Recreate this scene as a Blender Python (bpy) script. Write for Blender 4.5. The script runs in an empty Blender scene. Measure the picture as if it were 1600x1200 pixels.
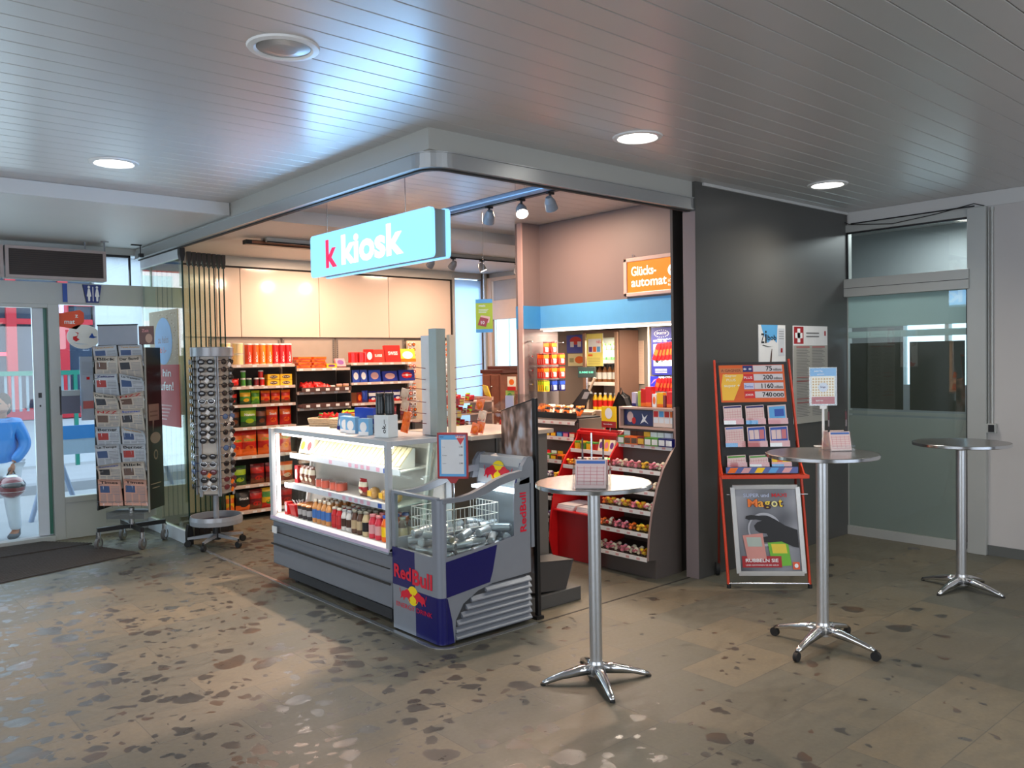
import bpy, math, random
from mathutils import Vector, Matrix
from mathutils.geometry import tessellate_polygon
random.seed(7)
PI = math.pi
SC = bpy.context.scene
COL = SC.collection

# ---------------------------------------------------------------- camera, world, exposure, large lights
def setup_camera():
    yaw, pitch, roll = math.radians(49.0), math.radians(-1.67), math.radians(-1.0)
    fw = Vector((math.cos(yaw)*math.cos(pitch), math.sin(yaw)*math.cos(pitch), math.sin(pitch)))
    rt = Vector((math.sin(yaw), -math.cos(yaw), 0)); up = rt.cross(fw)
    r2 = rt*math.cos(roll) + up*math.sin(roll); u2 = up*math.cos(roll) - rt*math.sin(roll)
    cd = bpy.data.cameras.new('camera'); cam = bpy.data.objects.new('camera', cd); COL.objects.link(cam)
    m = Matrix((r2, u2, -fw)).transposed().to_4x4(); m.translation = (0, 0, 1.75)
    cam.matrix_world = m
    cd.sensor_width = 36; cd.lens = 1300*36/1600; cd.clip_start = .05; cd.clip_end = 200
    SC.camera = cam
setup_camera()
SC.view_settings.view_transform = 'Standard'; SC.view_settings.look = 'None'
SC.view_settings.gamma = 1; SC.view_settings.use_curve_mapping = False
SC.view_settings.exposure = 0.25
try: SC.cycles.transparent_max_bounces = 24
except Exception: pass
W = bpy.data.worlds.new('sky'); SC.world = W; W.use_nodes = True
bg = W.node_tree.nodes['Background']; bg.inputs[0].default_value = (.62, .78, 1, 1); bg.inputs[1].default_value = 2.2

def light(name, kind, loc, energy, color, target=None, size=.1, size_y=None, angle=60, blend=.5, rad=.03):
    ld = bpy.data.lights.new(name, kind); ld.energy = energy; ld.color = color
    if kind == 'AREA':
        ld.size = size
        if size_y: ld.shape = 'RECTANGLE'; ld.size_y = size_y
    elif kind == 'SPOT':
        ld.spot_size = math.radians(angle); ld.spot_blend = blend; ld.shadow_soft_size = rad
    else: ld.shadow_soft_size = rad
    o = bpy.data.objects.new(name, ld); COL.objects.link(o); o.location = loc
    if target is not None:
        o.rotation_euler = (Vector(target)-Vector(loc)).to_track_quat('-Z', 'Y').to_euler()
    return o
DAY = (.72, .86, 1); WARM = (1, .67, .47); HALL = (1, .91, .78)
# daylight through the hall's big windows behind the viewer and through the street front
light('daylight_street', 'AREA', (.6, 9.7, 1.7), 70, DAY, (.6, 0, .9), 5.0, 2.2)
light('daylight_hall_windows', 'AREA', (-3.9, 1.5, 1.7), 85, (1,.95,.88), (3, 2.5, 1.2), 7.0, 2.2)
light('daylight_rear_windows', 'AREA', (2.5, -4.9, 1.8), 68, (1,.94,.86), (3.5, 2, 1.0), 7.0, 2.2)
light('daylight_kiosk_window', 'AREA', (7.35, 9.55, 1.9), 10, DAY, (6.9, 5, 1.5), .5, 1.8)

# ---------------------------------------------------------------- materials
MATS = {}
def mat(name, col=(.5,.5,.5), rough=.5, metal=0, emit=0, ecol=None, noise=.06, scale=12, spec=.5, coat=0, bump=0):
    if name in MATS: return MATS[name]
    m = bpy.data.materials.new(name); m.use_nodes = True; nt = m.node_tree; b = nt.nodes['Principled BSDF']
    b.inputs['Base Color'].default_value = (*col, 1); b.inputs['Roughness'].default_value = rough
    b.inputs['Metallic'].default_value = metal; b.inputs['Specular IOR Level'].default_value = spec
    if coat: b.inputs['Coat Weight'].default_value = coat; b.inputs['Coat Roughness'].default_value = .08
    if emit:
        b.inputs['Emission Color'].default_value = (*(ecol or col), 1); b.inputs['Emission Strength'].default_value = emit
    if noise or bump:
        tc = nt.nodes.new('ShaderNodeTexCoord'); n = nt.nodes.new('ShaderNodeTexNoise'); n.inputs['Scale'].default_value = scale
        n.inputs['Detail'].default_value = 4; nt.links.new(tc.outputs['Object'], n.inputs['Vector'])
        mx = nt.nodes.new('ShaderNodeMix'); mx.data_type = 'RGBA'
        mx.inputs[6].default_value = (*[c*(1-noise) for c in col], 1); mx.inputs[7].default_value = (*[min(1, c*(1+noise)) for c in col], 1)
        nt.links.new(n.outputs['Fac'], mx.inputs[0]); nt.links.new(mx.outputs[2], b.inputs['Base Color'])
        if bump:
            bp = nt.nodes.new('ShaderNodeBump'); bp.inputs['Strength'].default_value = bump; bp.inputs['Distance'].default_value = .01
            nt.links.new(n.outputs['Fac'], bp.inputs['Height']); nt.links.new(bp.outputs[0], b.inputs['Normal'])
    MATS[name] = m; return m

def glass(name, tint=(1,1,1), refl=1.0, rough=.0, base=.04, graz=.85):
    """thin pane: clear with a mirror reflection that grows at grazing angles"""
    if name in MATS: return MATS[name]
    m = bpy.data.materials.new(name); m.use_nodes = True; nt = m.node_tree; nt.nodes.clear()
    out = nt.nodes.new('ShaderNodeOutputMaterial'); tr = nt.nodes.new('ShaderNodeBsdfTransparent'); gl = nt.nodes.new('ShaderNodeBsdfGlossy')
    tr.inputs[0].default_value = (*tint, 1); gl.inputs['Roughness'].default_value = rough; gl.inputs[0].default_value = (refl, refl, refl, 1)
    lw = nt.nodes.new('ShaderNodeLayerWeight'); lw.inputs['Blend'].default_value = .5
    pw = nt.nodes.new('ShaderNodeMath'); pw.operation = 'POWER'; pw.inputs[1].default_value = 3.5
    ma = nt.nodes.new('ShaderNodeMath'); ma.operation = 'MULTIPLY_ADD'; ma.inputs[1].default_value = graz; ma.inputs[2].default_value = base
    mx = nt.nodes.new('ShaderNodeMixShader')
    nt.links.new(lw.outputs['Facing'], pw.inputs[0]); nt.links.new(pw.outputs[0], ma.inputs[0]); nt.links.new(ma.outputs[0], mx.inputs[0])
    nt.links.new(tr.outputs[0], mx.inputs[1]); nt.links.new(gl.outputs[0], mx.inputs[2]); nt.links.new(mx.outputs[0], out.inputs[0])
    MATS[name] = m; return m
def frosted(name, col, trans=.5):
    if name in MATS: return MATS[name]
    m = bpy.data.materials.new(name); m.use_nodes = True; nt = m.node_tree; nt.nodes.clear()
    out = nt.nodes.new('ShaderNodeOutputMaterial'); p = nt.nodes.new('ShaderNodeBsdfPrincipled'); t = nt.nodes.new('ShaderNodeBsdfTranslucent')
    n = nt.nodes.new('ShaderNodeTexNoise'); n.inputs['Scale'].default_value = 3
    p.inputs['Base Color'].default_value = (*col, 1); p.inputs['Roughness'].default_value = .25; t.inputs[0].default_value = (*col, 1)
    mr = nt.nodes.new('ShaderNodeMapRange'); mr.inputs[3].default_value = trans-.04; mr.inputs[4].default_value = trans+.04
    mx = nt.nodes.new('ShaderNodeMixShader')
    nt.links.new(n.outputs['Fac'], mr.inputs[0]); nt.links.new(mr.outputs[0], mx.inputs[0]); nt.links.new(p.outputs[0], mx.inputs[1]); nt.links.new(t.outputs[0], mx.inputs[2]); nt.links.new(mx.outputs[0], out.inputs[0])
    MATS[name] = m; return m

def srgb(r, g, b):
    f = lambda c: (c/255/12.92) if c/255 <= .04045 else ((c/255+.055)/1.055)**2.4
    return (f(r), f(g), f(b))
def C_(name, r, g, b, rough=.45, **k): return mat(name, srgb(r, g, b), rough, **k)

ALU = mat('brushed_aluminium', (.62,.63,.64), .32, .9, noise=.08, scale=30)
STEEL = mat('polished_steel', (.72,.73,.75), .16, 1, noise=.04, scale=40)
GREYM = C_('grey_powder_coat', 128,133,140, .4)
GREYL = C_('light_grey_panel', 176,180,184, .4)
WHITE = C_('white_plastic', 232,232,230, .35)
PAPER = C_('white_paper', 225,225,225, .7)
BLACK = C_('black_plastic', 22,22,24, .4)
DARK = C_('dark_grey_laminate', 62,59,58, .5)
RED = C_('signal_red', 214,26,28, .35)
RED2 = C_('deep_red', 165,16,24, .35)
NAVY = C_('navy_blue', 22,26,104, .3)
BLUE = C_('mid_blue', 34,78,170, .4)
SKYB = C_('sky_blue', 92,168,222, .45)
YELLOW = C_('bright_yellow', 250,205,20, .4)
ORANGE = C_('bright_orange', 240,120,22, .4)
GREEN = C_('leaf_green', 70,140,50, .4)
LIME = C_('lime_green', 168,200,30, .4)
BROWN = C_('chocolate_brown', 74,42,26, .5)
TAN = C_('biscuit_tan', 196,150,100, .6)
PINK = C_('candy_pink', 226,120,140, .45)
PURPLE = C_('violet_purple', 110,50,130, .45)
CREAM = C_('cream_print', 236,224,196, .5)
INK = C_('black_ink', 20,20,22, .6)
LETTER = C_('white_print', 240,240,240, .5)
CLEARP = glass('clear_acrylic', (.97,.98,.98), .8, .02, .05)
PANE = glass('window_pane', (.93,.98,.96), .9, 0, .05)
RUBBER = C_('black_rubber', 26,26,26, .7)

# ---------------------------------------------------------------- mesh builder
TXT = {}
def text_mesh(s, bold=0):
    k = (s, bold)
    if k in TXT: return TXT[k]
    cu = bpy.data.curves.new('t', 'FONT'); cu.body = s; cu.offset = bold; cu.resolution_u = 3; cu.fill_mode = 'FRONT'; cu.extrude = 0
    cu.align_x = 'LEFT'
    ob = bpy.data.objects.new('t', cu); COL.objects.link(ob)
    dg = bpy.context.evaluated_depsgraph_get(); dg.update()
    me = ob.evaluated_get(dg).to_mesh()
    vs = [tuple(v.co) for v in me.vertices]; fs = [tuple(p.vertices) for p in me.polygons]
    if fs:
        nz = me.polygons[0].normal.z
        if nz < 0: fs = [tuple(reversed(f)) for f in fs]
    ob.evaluated_get(dg).to_mesh_clear(); COL.objects.unlink(ob); bpy.data.objects.remove(ob); bpy.data.curves.remove(cu)
    if vs:
        x0 = min(v[0] for v in vs); x1 = max(v[0] for v in vs); y0 = min(v[1] for v in vs); y1 = max(v[1] for v in vs)
    else: x0 = x1 = y0 = y1 = 0
    TXT[k] = (vs, fs, x0, x1, y0, y1); return TXT[k]

class MB:
    def __init__(s): s.v = []; s.f = []; s.mi = []; s.ms = []; s.sm = []; s.T = None
    def m(s, mt):
        if mt not in s.ms: s.ms.append(mt)
        return s.ms.index(mt)
    def add(s, vs, fs, mt, smooth=False):
        b = len(s.v); i = s.m(mt)
        if s.T is not None: vs = [tuple(s.T @ Vector(p)) for p in vs]
        s.v += [tuple(p) for p in vs]
        for f in fs: s.f.append(tuple(b+q for q in f)); s.mi.append(i); s.sm.append(smooth)
        return s
    def box(s, x0, x1, y0, y1, z0, z1, mt):
        if x0 > x1: x0, x1 = x1, x0
        if y0 > y1: y0, y1 = y1, y0
        if z0 > z1: z0, z1 = z1, z0
        v = [(x0,y0,z0),(x1,y0,z0),(x1,y1,z0),(x0,y1,z0),(x0,y0,z1),(x1,y0,z1),(x1,y1,z1),(x0,y1,z1)]
        return s.add(v, [(0,3,2,1),(4,5,6,7),(0,1,5,4),(1,2,6,5),(2,3,7,6),(3,0,4,7)], mt)
    def rbox(s, x0, x1, y0, y1, z0, z1, r, mt, n=4):
        """box with rounded vertical corners"""
        pts = []
        for cx, cy, a in ((x1-r, y1-r, 0), (x0+r, y1-r, 90), (x0+r, y0+r, 180), (x1-r, y0+r, 270)):
            for k in range(n+1):
                t = math.radians(a+90*k/n); pts.append((cx+r*math.cos(t), cy+r*math.sin(t)))
        return s.prism([(p[0], p[1]) for p in pts], 'z', z0, z1, mt)
    def prism(s, pts, ax, a, b, mt, smooth=False):
        """pts 2-D outline; ax 'x': (y,z), 'y': (x,z), 'z': (x,y)"""
        def P(p, t): return {'x': (t, p[0], p[1]), 'y': (p[0], t, p[1]), 'z': (p[0], p[1], t)}[ax]
        n = len(pts); v = [P(p, a) for p in pts]+[P(p, b) for p in pts]
        tri = tessellate_polygon([[Vector((p[0], p[1], 0)) for p in pts]])
        fs = [tuple(t) for t in tri]+[tuple(q+n for q in reversed(t)) for t in tri]
        fs += [(i, (i+1) % n, n+(i+1) % n, n+i) for i in range(n)]
        return s.add(v, fs, mt, smooth)
    def poly(s, pts, mt):
        n = len(pts)
        nrm = (Vector(pts[1])-Vector(pts[0])).cross(Vector(pts[2])-Vector(pts[0]))
        tri = tessellate_polygon([[Vector(p) for p in pts]])
        return s.add(pts, [tuple(t) for t in tri], mt)
    def cyl(s, p0, p1, r0, mt, r1=None, n=16, caps=True):
        r1 = r0 if r1 is None else r1; a = Vector(p0); b = Vector(p1); d = (b-a).normalized()
        u = d.orthogonal().normalized(); w = d.cross(u); v = []
        for p, r in ((a, r0), (b, r1)):
            for k in range(n):
                t = 2*PI*k/n; v.append(tuple(p+u*(r*math.cos(t))+w*(r*math.sin(t))))
        s.add(v, [(k, (k+1) % n, n+(k+1) % n, n+k) for k in range(n)], mt, True)
        if caps: s.add(v, [tuple(reversed(range(n))), tuple(range(n, 2*n))], mt)
        return s
    def lathe(s, prof, c, mt, n=20, caps=True, smooth=True):
        """prof: (r, z[, material]) rings about a vertical axis at c"""
        v = []
        for q in prof:
            for k in range(n):
                t = 2*PI*k/n; v.append((c[0]+q[0]*math.cos(t), c[1]+q[0]*math.sin(t), c[2]+q[1]))
        for i in range(len(prof)-1):
            mm = prof[i][2] if len(prof[i]) > 2 else mt
            b = i*n; ring = v[b:b+2*n]
            s.add(ring, [(k, (k+1) % n, n+(k+1) % n, n+k) for k in range(n)], mm, smooth)
        if caps:
            s.add(v[:n], [tuple(reversed(range(n)))], prof[0][2] if len(prof[0]) > 2 else mt)
            s.add(v[-n:], [tuple(range(n))], prof[-1][2] if len(prof[-1]) > 2 else mt)
        return s
    def tube(s, pts, r, mt, n=8, caps=True):
        P = [Vector(p) for p in pts]; v = []; u = None
        for i, p in enumerate(P):
            d = ((P[min(i+1, len(P)-1)]-P[max(i-1, 0)])).normalized()
            if u is None: u = d.orthogonal().normalized()
            u = (u-d*u.dot(d)).normalized(); w = d.cross(u); rr = r[i] if isinstance(r, (list, tuple)) else r
            for k in range(n):
                t = 2*PI*k/n; v.append(tuple(p+u*(rr*math.cos(t))+w*(rr*math.sin(t))))
        fs = []
        for i in range(len(P)-1):
            for k in range(n): fs.append((i*n+k, i*n+(k+1) % n, (i+1)*n+(k+1) % n, (i+1)*n+k))
        s.add(v, fs, mt, True)
        if caps: s.add(v, [tuple(reversed(range(n))), tuple(range((len(P)-1)*n, len(P)*n))], mt)
        return s
    def ell(s, c, r, mt, nu=14, nv=9):
        v = [];
        for j in range(nv+1):
            ph = PI*j/nv
            for i in range(nu):
                t = 2*PI*i/nu; v.append((c[0]+r[0]*math.sin(ph)*math.cos(t), c[1]+r[1]*math.sin(ph)*math.sin(t), c[2]-r[2]*math.cos(ph)))
        fs = [(j*nu+i, j*nu+(i+1) % nu, (j+1)*nu+(i+1) % nu, (j+1)*nu+i) for j in range(nv) for i in range(nu)]
        return s.add(v, fs, mt, True)
    def text(s, t, o, R, U, h, mt, bold=0, align='l', width=None, warp=None, lift=.0012):
        """flat lettering; o = baseline start, R/U = right and up, h = full ink height"""
        vs, fs, x0, x1, y0, y1 = text_mesh(t, bold)
        if not vs: return s
        R = Vector(R); U = Vector(U); N = R.cross(U)
        k = h/(y1-y0); kx = k if width is None else width/(x1-x0)
        w = (x1-x0)*kx; off = {'l': 0, 'c': -w/2, 'r': -w}[align]
        out = []
        for p in vs:
            a = (p[0]-x0)*kx+off; b = (p[1]-y0)*k
            q = Vector(o)+R*a+U*b+N*lift
            if warp: q = Vector(warp(q))
            out.append(tuple(q))
        return s.add(out, fs, mt)
    def plate(s, o, R, U, w, h, mt, lift=.0008):
        """flat printed patch lying on a surface; o = lower left"""
        R = Vector(R); U = Vector(U); N = R.cross(U); o = Vector(o)+N*lift
        return s.add([tuple(o), tuple(o+R*w), tuple(o+R*w+U*h), tuple(o+U*h)], [(0,1,2,3)], mt)
    def disc(s, c, R, U, rx, ry, mt, n=24, lift=.0008, a0=0, a1=360):
        R = Vector(R); U = Vector(U); N = R.cross(U); c = Vector(c)+N*lift
        pts = [tuple(c+R*(rx*math.cos(math.radians(a0+(a1-a0)*k/n)))+U*(ry*math.sin(math.radians(a0+(a1-a0)*k/n)))) for k in range(n)]
        return s.add(pts, [tuple(range(n))], mt)
    def shape(s, pts, o, R, U, sx, sy, mt, lift=.0014):
        R = Vector(R); U = Vector(U); N = R.cross(U); o = Vector(o)+N*lift
        P = [tuple(o+R*(p[0]*sx)+U*(p[1]*sy)) for p in pts]
        tri = tessellate_polygon([[Vector((p[0], p[1], 0)) for p in pts]])
        return s.add(P, [tuple(t) for t in tri], mt)
    def mesh(s, name):
        me = bpy.data.meshes.new(name); me.from_pydata(s.v, [], s.f); me.update()
        for mm in s.ms: me.materials.append(mm)
        me.polygons.foreach_set('material_index', s.mi); me.polygons.foreach_set('use_smooth', s.sm)
        return me
    def build(s, name, parent=None, bevel=0, seg=2, loc=None, rotz=0, **tags):
        o = bpy.data.objects.new(name, s.mesh(name)); COL.objects.link(o)
        if parent is not None: o.parent = parent
        if loc is not None: o.location = loc
        if rotz: o.rotation_euler = (0, 0, rotz)
        if bevel:
            b = o.modifiers.new('bevel', 'BEVEL'); b.width = bevel; b.segments = seg; b.limit_method = 'ANGLE'; b.angle_limit = math.radians(40); b.harden_normals = False
        settag(o, **tags); return o

def settag(o, label=None, cat=None, group=None, kind=None):
    if label: o['label'] = label
    if cat: o['category'] = cat
    if group: o['group'] = group
    if kind: o['kind'] = kind
def thing(name, label, cat, loc=(0,0,0), rotz=0, group=None):
    o = bpy.data.objects.new(name, None); COL.objects.link(o); o.empty_display_size = .1
    o.location = loc; o.rotation_euler = (0, 0, rotz); settag(o, label, cat, group); return o
def struct(name, mb, parent=None, bevel=0):
    return mb.build(name, parent, bevel, kind='structure')

SPEC = {}
def inst(key, builder, name, label, cat, loc, rot=(0,0,0), group=None, scale=(1,1,1)):
    """first use builds the meshes, every later use is a new thing with its own parts sharing those meshes.
    builder returns [(part_name or None, MB, [(sub, MB)...])]; a part named None is the thing itself"""
    if key not in SPEC:
        SPEC[key] = [(p[0], p[1].mesh(p[0] or name), [(q[0], q[1].mesh(q[0])) for q in (p[2] if len(p) > 2 else [])]) for p in builder()]
    sp = SPEC[key]
    if sp[0][0] is None:
        root = bpy.data.objects.new(name, sp[0][1]); parts = sp[1:]
    else:
        root = bpy.data.objects.new(name, None); root.empty_display_size = .02; parts = sp
    COL.objects.link(root); root.location = loc; root.rotation_euler = rot; root.scale = scale
    for pn, me, subs in parts:
        c = bpy.data.objects.new(pn, me); COL.objects.link(c); c.parent = root
        for sn, sme in subs:
            d = bpy.data.objects.new(sn, sme); COL.objects.link(d); d.parent = c
    settag(root, label, cat, group); return root

ORD = ['first','second','third','fourth','fifth','sixth','seventh','eighth','ninth','tenth','eleventh','twelfth','thirteenth','fourteenth','fifteenth','sixteenth','seventeenth','eighteenth','nineteenth','twentieth']
X_, Y_, Z_ = Vector((1,0,0)), Vector((0,1,0)), Vector((0,0,1))
NX = (-X_, Vector((0,-1,0)), Z_)          # surface facing -X : right, up
FX = dict(R=(0,-1,0), U=(0,0,1))
FY = dict(R=(1,0,0), U=(0,0,1))

# ================================================================ THE SETTING
def floor_material():
    m = bpy.data.materials.new('slate_floor'); m.use_nodes = True; nt = m.node_tree; N = nt.nodes; L = nt.links; b = N['Principled BSDF']
    tc = N.new('ShaderNodeTexCoord')
    def mp(rot=0, sc=(1,1,1), loc=(0,0,0)):
        q = N.new('ShaderNodeMapping'); q.inputs['Rotation'].default_value = (0,0,rot); q.inputs['Scale'].default_value = sc; q.inputs['Location'].default_value = loc
        L.new(tc.outputs['Object'], q.inputs[0]); return q
    def noise(src, scale, detail=4, rough=.55):
        q = N.new('ShaderNodeTexNoise'); q.inputs['Scale'].default_value = scale; q.inputs['Detail'].default_value = detail; q.inputs['Roughness'].default_value = rough
        L.new(src.outputs[0], q.inputs['Vector']); return q
    def ramp(src, *st):
        q = N.new('ShaderNodeValToRGB'); e = q.color_ramp.elements
        while len(e) < len(st): e.new(.5)
        for i, (p, c) in enumerate(st): e[i].position = p; e[i].color = (*c, 1) if isinstance(c, tuple) else (c, c, c, 1)
        L.new(src, q.inputs[0]); return q
    def mix(fac, a, c, mode='MIX'):
        q = N.new('ShaderNodeMix'); q.data_type = 'RGBA'; q.blend_type = mode
        for s, i in ((fac, 0), (a, 6), (c, 7)):
            if isinstance(s, (int, float)): q.inputs[i].default_value = s
            elif isinstance(s, tuple): q.inputs[i].default_value = (*s, 1)
            else: L.new(s, q.inputs[i])
        return q.outputs[2]
    def math_(op, a, c):
        q = N.new('ShaderNodeMath'); q.operation = op
        for s, i in ((a, 0), (c, 1)):
            if isinstance(s, (int, float)): q.inputs[i].default_value = s
            else: L.new(s, q.inputs[i])
        return q.outputs[0]
    base = mp()
    br = N.new('ShaderNodeTexBrick'); L.new(base.outputs[0], br.inputs['Vector'])
    br.inputs['Scale'].default_value = 1; br.inputs['Brick Width'].default_value = .62; br.inputs['Row Height'].default_value = .36
    br.inputs['Mortar Size'].default_value = .0035; br.offset = .37; br.inputs['Color1'].default_value = (.098,.098,.078,1); br.inputs['Color2'].default_value = (.165,.138,.092,1)
    br.inputs['Mortar'].default_value = (.085,.08,.065,1); br.inputs['Bias'].default_value = -.15; br.inputs['Mortar Smooth'].default_value = .4
    n1 = noise(base, 1.3, 6); n2 = noise(mp(.6, (1, 2.2, 1)), 7, 8, .65); n3 = noise(base, 45, 3)
    c = mix(ramp(n1.outputs[0], (.35, 0.0), (.65, .42)).outputs[0], br.outputs[0], (.128,.126,.103))
    c = mix(.55, c, ramp(n2.outputs[0], (.3, (.62,.62,.62)), (.7, (1.12,1.10,1.04))).outputs[0], 'MULTIPLY')
    c = mix(.35, c, ramp(n3.outputs[0], (.3, (.75,.75,.75)), (.7, (1.2,1.2,1.2))).outputs[0], 'MULTIPLY')
    # wet footprints and drips: thick towards the street door, thinning out to the right
    sp = N.new('ShaderNodeSeparateXYZ'); L.new(tc.outputs['Object'], sp.inputs[0])
    fall = ramp(math_('ADD', math_('MULTIPLY', sp.outputs[0], .16), math_('MULTIPLY', sp.outputs[1], -.03)), (.0, 1.0), (.30, .80), (.50, .22), (.95, .08))
    wn = noise(mp(0, (1, 1, 1), (9, 2, 0)), 9, 4, .6)
    def blots(scale, seed, rmax, gain):
        q = mp(.4*seed, (1, 1, 1), (seed, seed*2, 0)); wv_ = N.new('ShaderNodeVectorMath'); wv_.operation = 'MULTIPLY_ADD'
        L.new(wn.outputs['Color'], wv_.inputs[0]); wv_.inputs[1].default_value = (.13, .13, 0); L.new(q.outputs[0], wv_.inputs[2])
        vo = N.new('ShaderNodeTexVoronoi'); vo.inputs['Scale'].default_value = scale; L.new(wv_.outputs[0], vo.inputs['Vector'])
        se = N.new('ShaderNodeSeparateColor'); L.new(vo.outputs['Color'], se.inputs[0])
        live = math_('LESS_THAN', se.outputs[0], math_('MULTIPLY', fall.outputs[0], gain))
        rad = math_('MULTIPLY', math_('MULTIPLY', se.outputs[1], rmax), live)
        return math_('SUBTRACT', rad, vo.outputs['Distance'])
    wb = math_('MAXIMUM', math_('MAXIMUM', blots(4.6, 1.0, .40, .95), blots(9.5, 2.3, .50, 1.05)), blots(17, 4.1, .42, .8))
    wet = ramp(math_('ADD', wb, .5), (.49, 0.0), (.53, 1.0))
    rust = noise(mp(0, (1, 1, 1), (1, 5, 0)), 2.2, 2)
    wc = mix(ramp(rust.outputs[0], (.52, 0.0), (.62, 1.0)).outputs[0], (.036,.034,.033), (.080,.045,.026))
    c = mix(math_('MULTIPLY', wet.outputs[0], .82), c, wc)
    L.new(c, b.inputs['Base Color'])
    r = math_('SUBTRACT', ramp(n2.outputs[0], (.3, .46), (.7, .64)).outputs[0], math_('MULTIPLY', wet.outputs[0], .22))
    L.new(r, b.inputs['Roughness'])
    bp = N.new('ShaderNodeBump'); bp.inputs['Strength'].default_value = .25; bp.inputs['Distance'].default_value = .004
    h = math_('ADD', n2.outputs[0], math_('MULTIPLY', br.outputs['Fac'], -.6)); h = math_('MULTIPLY', h, math_('SUBTRACT', 1, wet.outputs[0])); L.new(h, bp.inputs['Height']); L.new(bp.outputs[0], b.inputs['Normal'])
    return m
FLOORM = floor_material()
CEILM = mat('painted_metal_slats', (.56,.55,.54), .31, .12, noise=.03, scale=3, spec=.6)
SOFFM = mat('white_soffit_paint', (.56,.56,.55), .5, noise=.03, scale=3)
FASC = mat('satin_fascia_metal', (.42,.43,.43), .34, .55, noise=.04, scale=3)
FASP = mat('pale_fascia_paint', (.43,.43,.40), .45, noise=.03, scale=3)
DWALL = mat('anthracite_wall_paint', (.075,.074,.070), .45, noise=.10, scale=2)
GWALL = mat('off_white_wall_paint', (.50,.48,.47), .7, noise=.04, scale=4)
MAUVE = mat('mauve_grey_laminate', (.195,.152,.148), .5, noise=.04, scale=3)
TAUPE = mat('taupe_laminate', (.20,.165,.135), .5, noise=.06, scale=5)
BEIGE = mat('cream_gloss_panel', (.58,.48,.40), .14, noise=.02, scale=2, coat=.3)
FRAME = mat('anodised_frame_grey', (.42,.43,.41), .42, .25, noise=.04, scale=6)
SEAM = C_('dark_seam', 40,38,36, .7)

struct('floor', MB().box(-4, 9.4, -5, 9.44, -.1, 0, FLOORM))
# slatted ceiling: planks running towards the kiosk's right, a 6 mm joint between each
mb = MB(); y = -5.0
while y < 6.84:
    y1 = min(y+.1475, 6.87); w = y1-y-.005
    mb.prism([(y+.003, 3.11), (y+w-.001, 3.11), (y+w+.001, 3.113), (y+w+.001, 3.128), (y, 3.128), (y, 3.113)], 'x', -4, 7.75, CEILM); y += .1475
mb.box(-4, 7.75, -5, 6.87, 3.132, 3.2, SEAM)
struct('ceiling', mb)
mb = MB().box(-4, 7.75, 6.87, 9.5, 3.0, 3.2, SOFFM)
struct('ceiling', mb)
mb = MB()   # rounded nose where the low ceiling starts
mb.box(-4, 2.84, 6.845, 6.87, 3.002, 3.108, SOFFM)
struct('trim_1', mb)
# the kiosk's fascia along the front (x = 2.85) and along the side (y = 3.98)
mb = MB().box(2.85, 2.95, 3.98, 9.4, 2.985, 3.11, FASP).box(2.95, 5.44, 3.98, 4.08, 2.985, 3.11, FASP)
struct('trim_2', mb)
def arc_path(o, rr, n=8):
    pts = [(2.85-o, 9.38), ]
    cx, cy = 2.85+.16, 3.98+.16
    for k in range(n+1):
        t = math.radians(180+90*k/n); pts.append((cx+(rr+o)*math.cos(t), cy+(rr+o)*math.sin(t)))
    pts.append((5.43, 3.98-o)); return pts
def sweep(mb, outer, inner, z0, z1, m):
    n = len(outer)
    for i in range(n-1):
        a, b, c, d = outer[i], outer[i+1], inner[i+1], inner[i]
        v = [(a[0],a[1],z0),(b[0],b[1],z0),(c[0],c[1],z0),(d[0],d[1],z0),(a[0],a[1],z1),(b[0],b[1],z1),(c[0],c[1],z1),(d[0],d[1],z1)]
        f = [(0,3,2,1),(4,5,6,7),(0,1,5,4),(2,3,7,6)]
        if i == 0: f.append((3,0,4,7))
        if i == n-2: f.append((1,2,6,5))
        mb.add(v, f, m)
mb = MB(); IN = arc_path(-.06, .16)
sweep(mb, arc_path(.012, .16), IN, 2.902, 2.984, FASC)
sweep(mb, arc_path(.020, .16), IN, 2.890, 2.902, FASC)
sweep(mb, arc_path(.022, .16), IN, 2.978, 2.985, FASC)
sweep(mb, arc_path(-.020, .16), arc_path(-.05, .16), 2.880, 2.890, SEAM)
struct('trim_3', mb)
# threshold rail let into the floor
mb = MB()
sweep(mb, [(2.905, 8.5)]+[(x-.0, y) for x, y in [(3.03+.13*math.cos(math.radians(180+90*k/8))-.0, 4.16+.13*math.sin(math.radians(180+90*k/8))) for k in range(9)]]+[(3.7, 4.03)],
      [(2.935, 8.5)]+[(3.03+.10*math.cos(math.radians(180+90*k/8)), 4.16+.10*math.sin(math.radians(180+90*k/8))) for k in range(9)]+[(3.7, 4.06)], 0, .004, ALU)
sweep(mb, [(3.7, 4.03), (5.36, 4.03)], [(3.7, 4.045), (5.36, 4.045)], 0, .002, SEAM)
struct('trim_4', mb)

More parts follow.
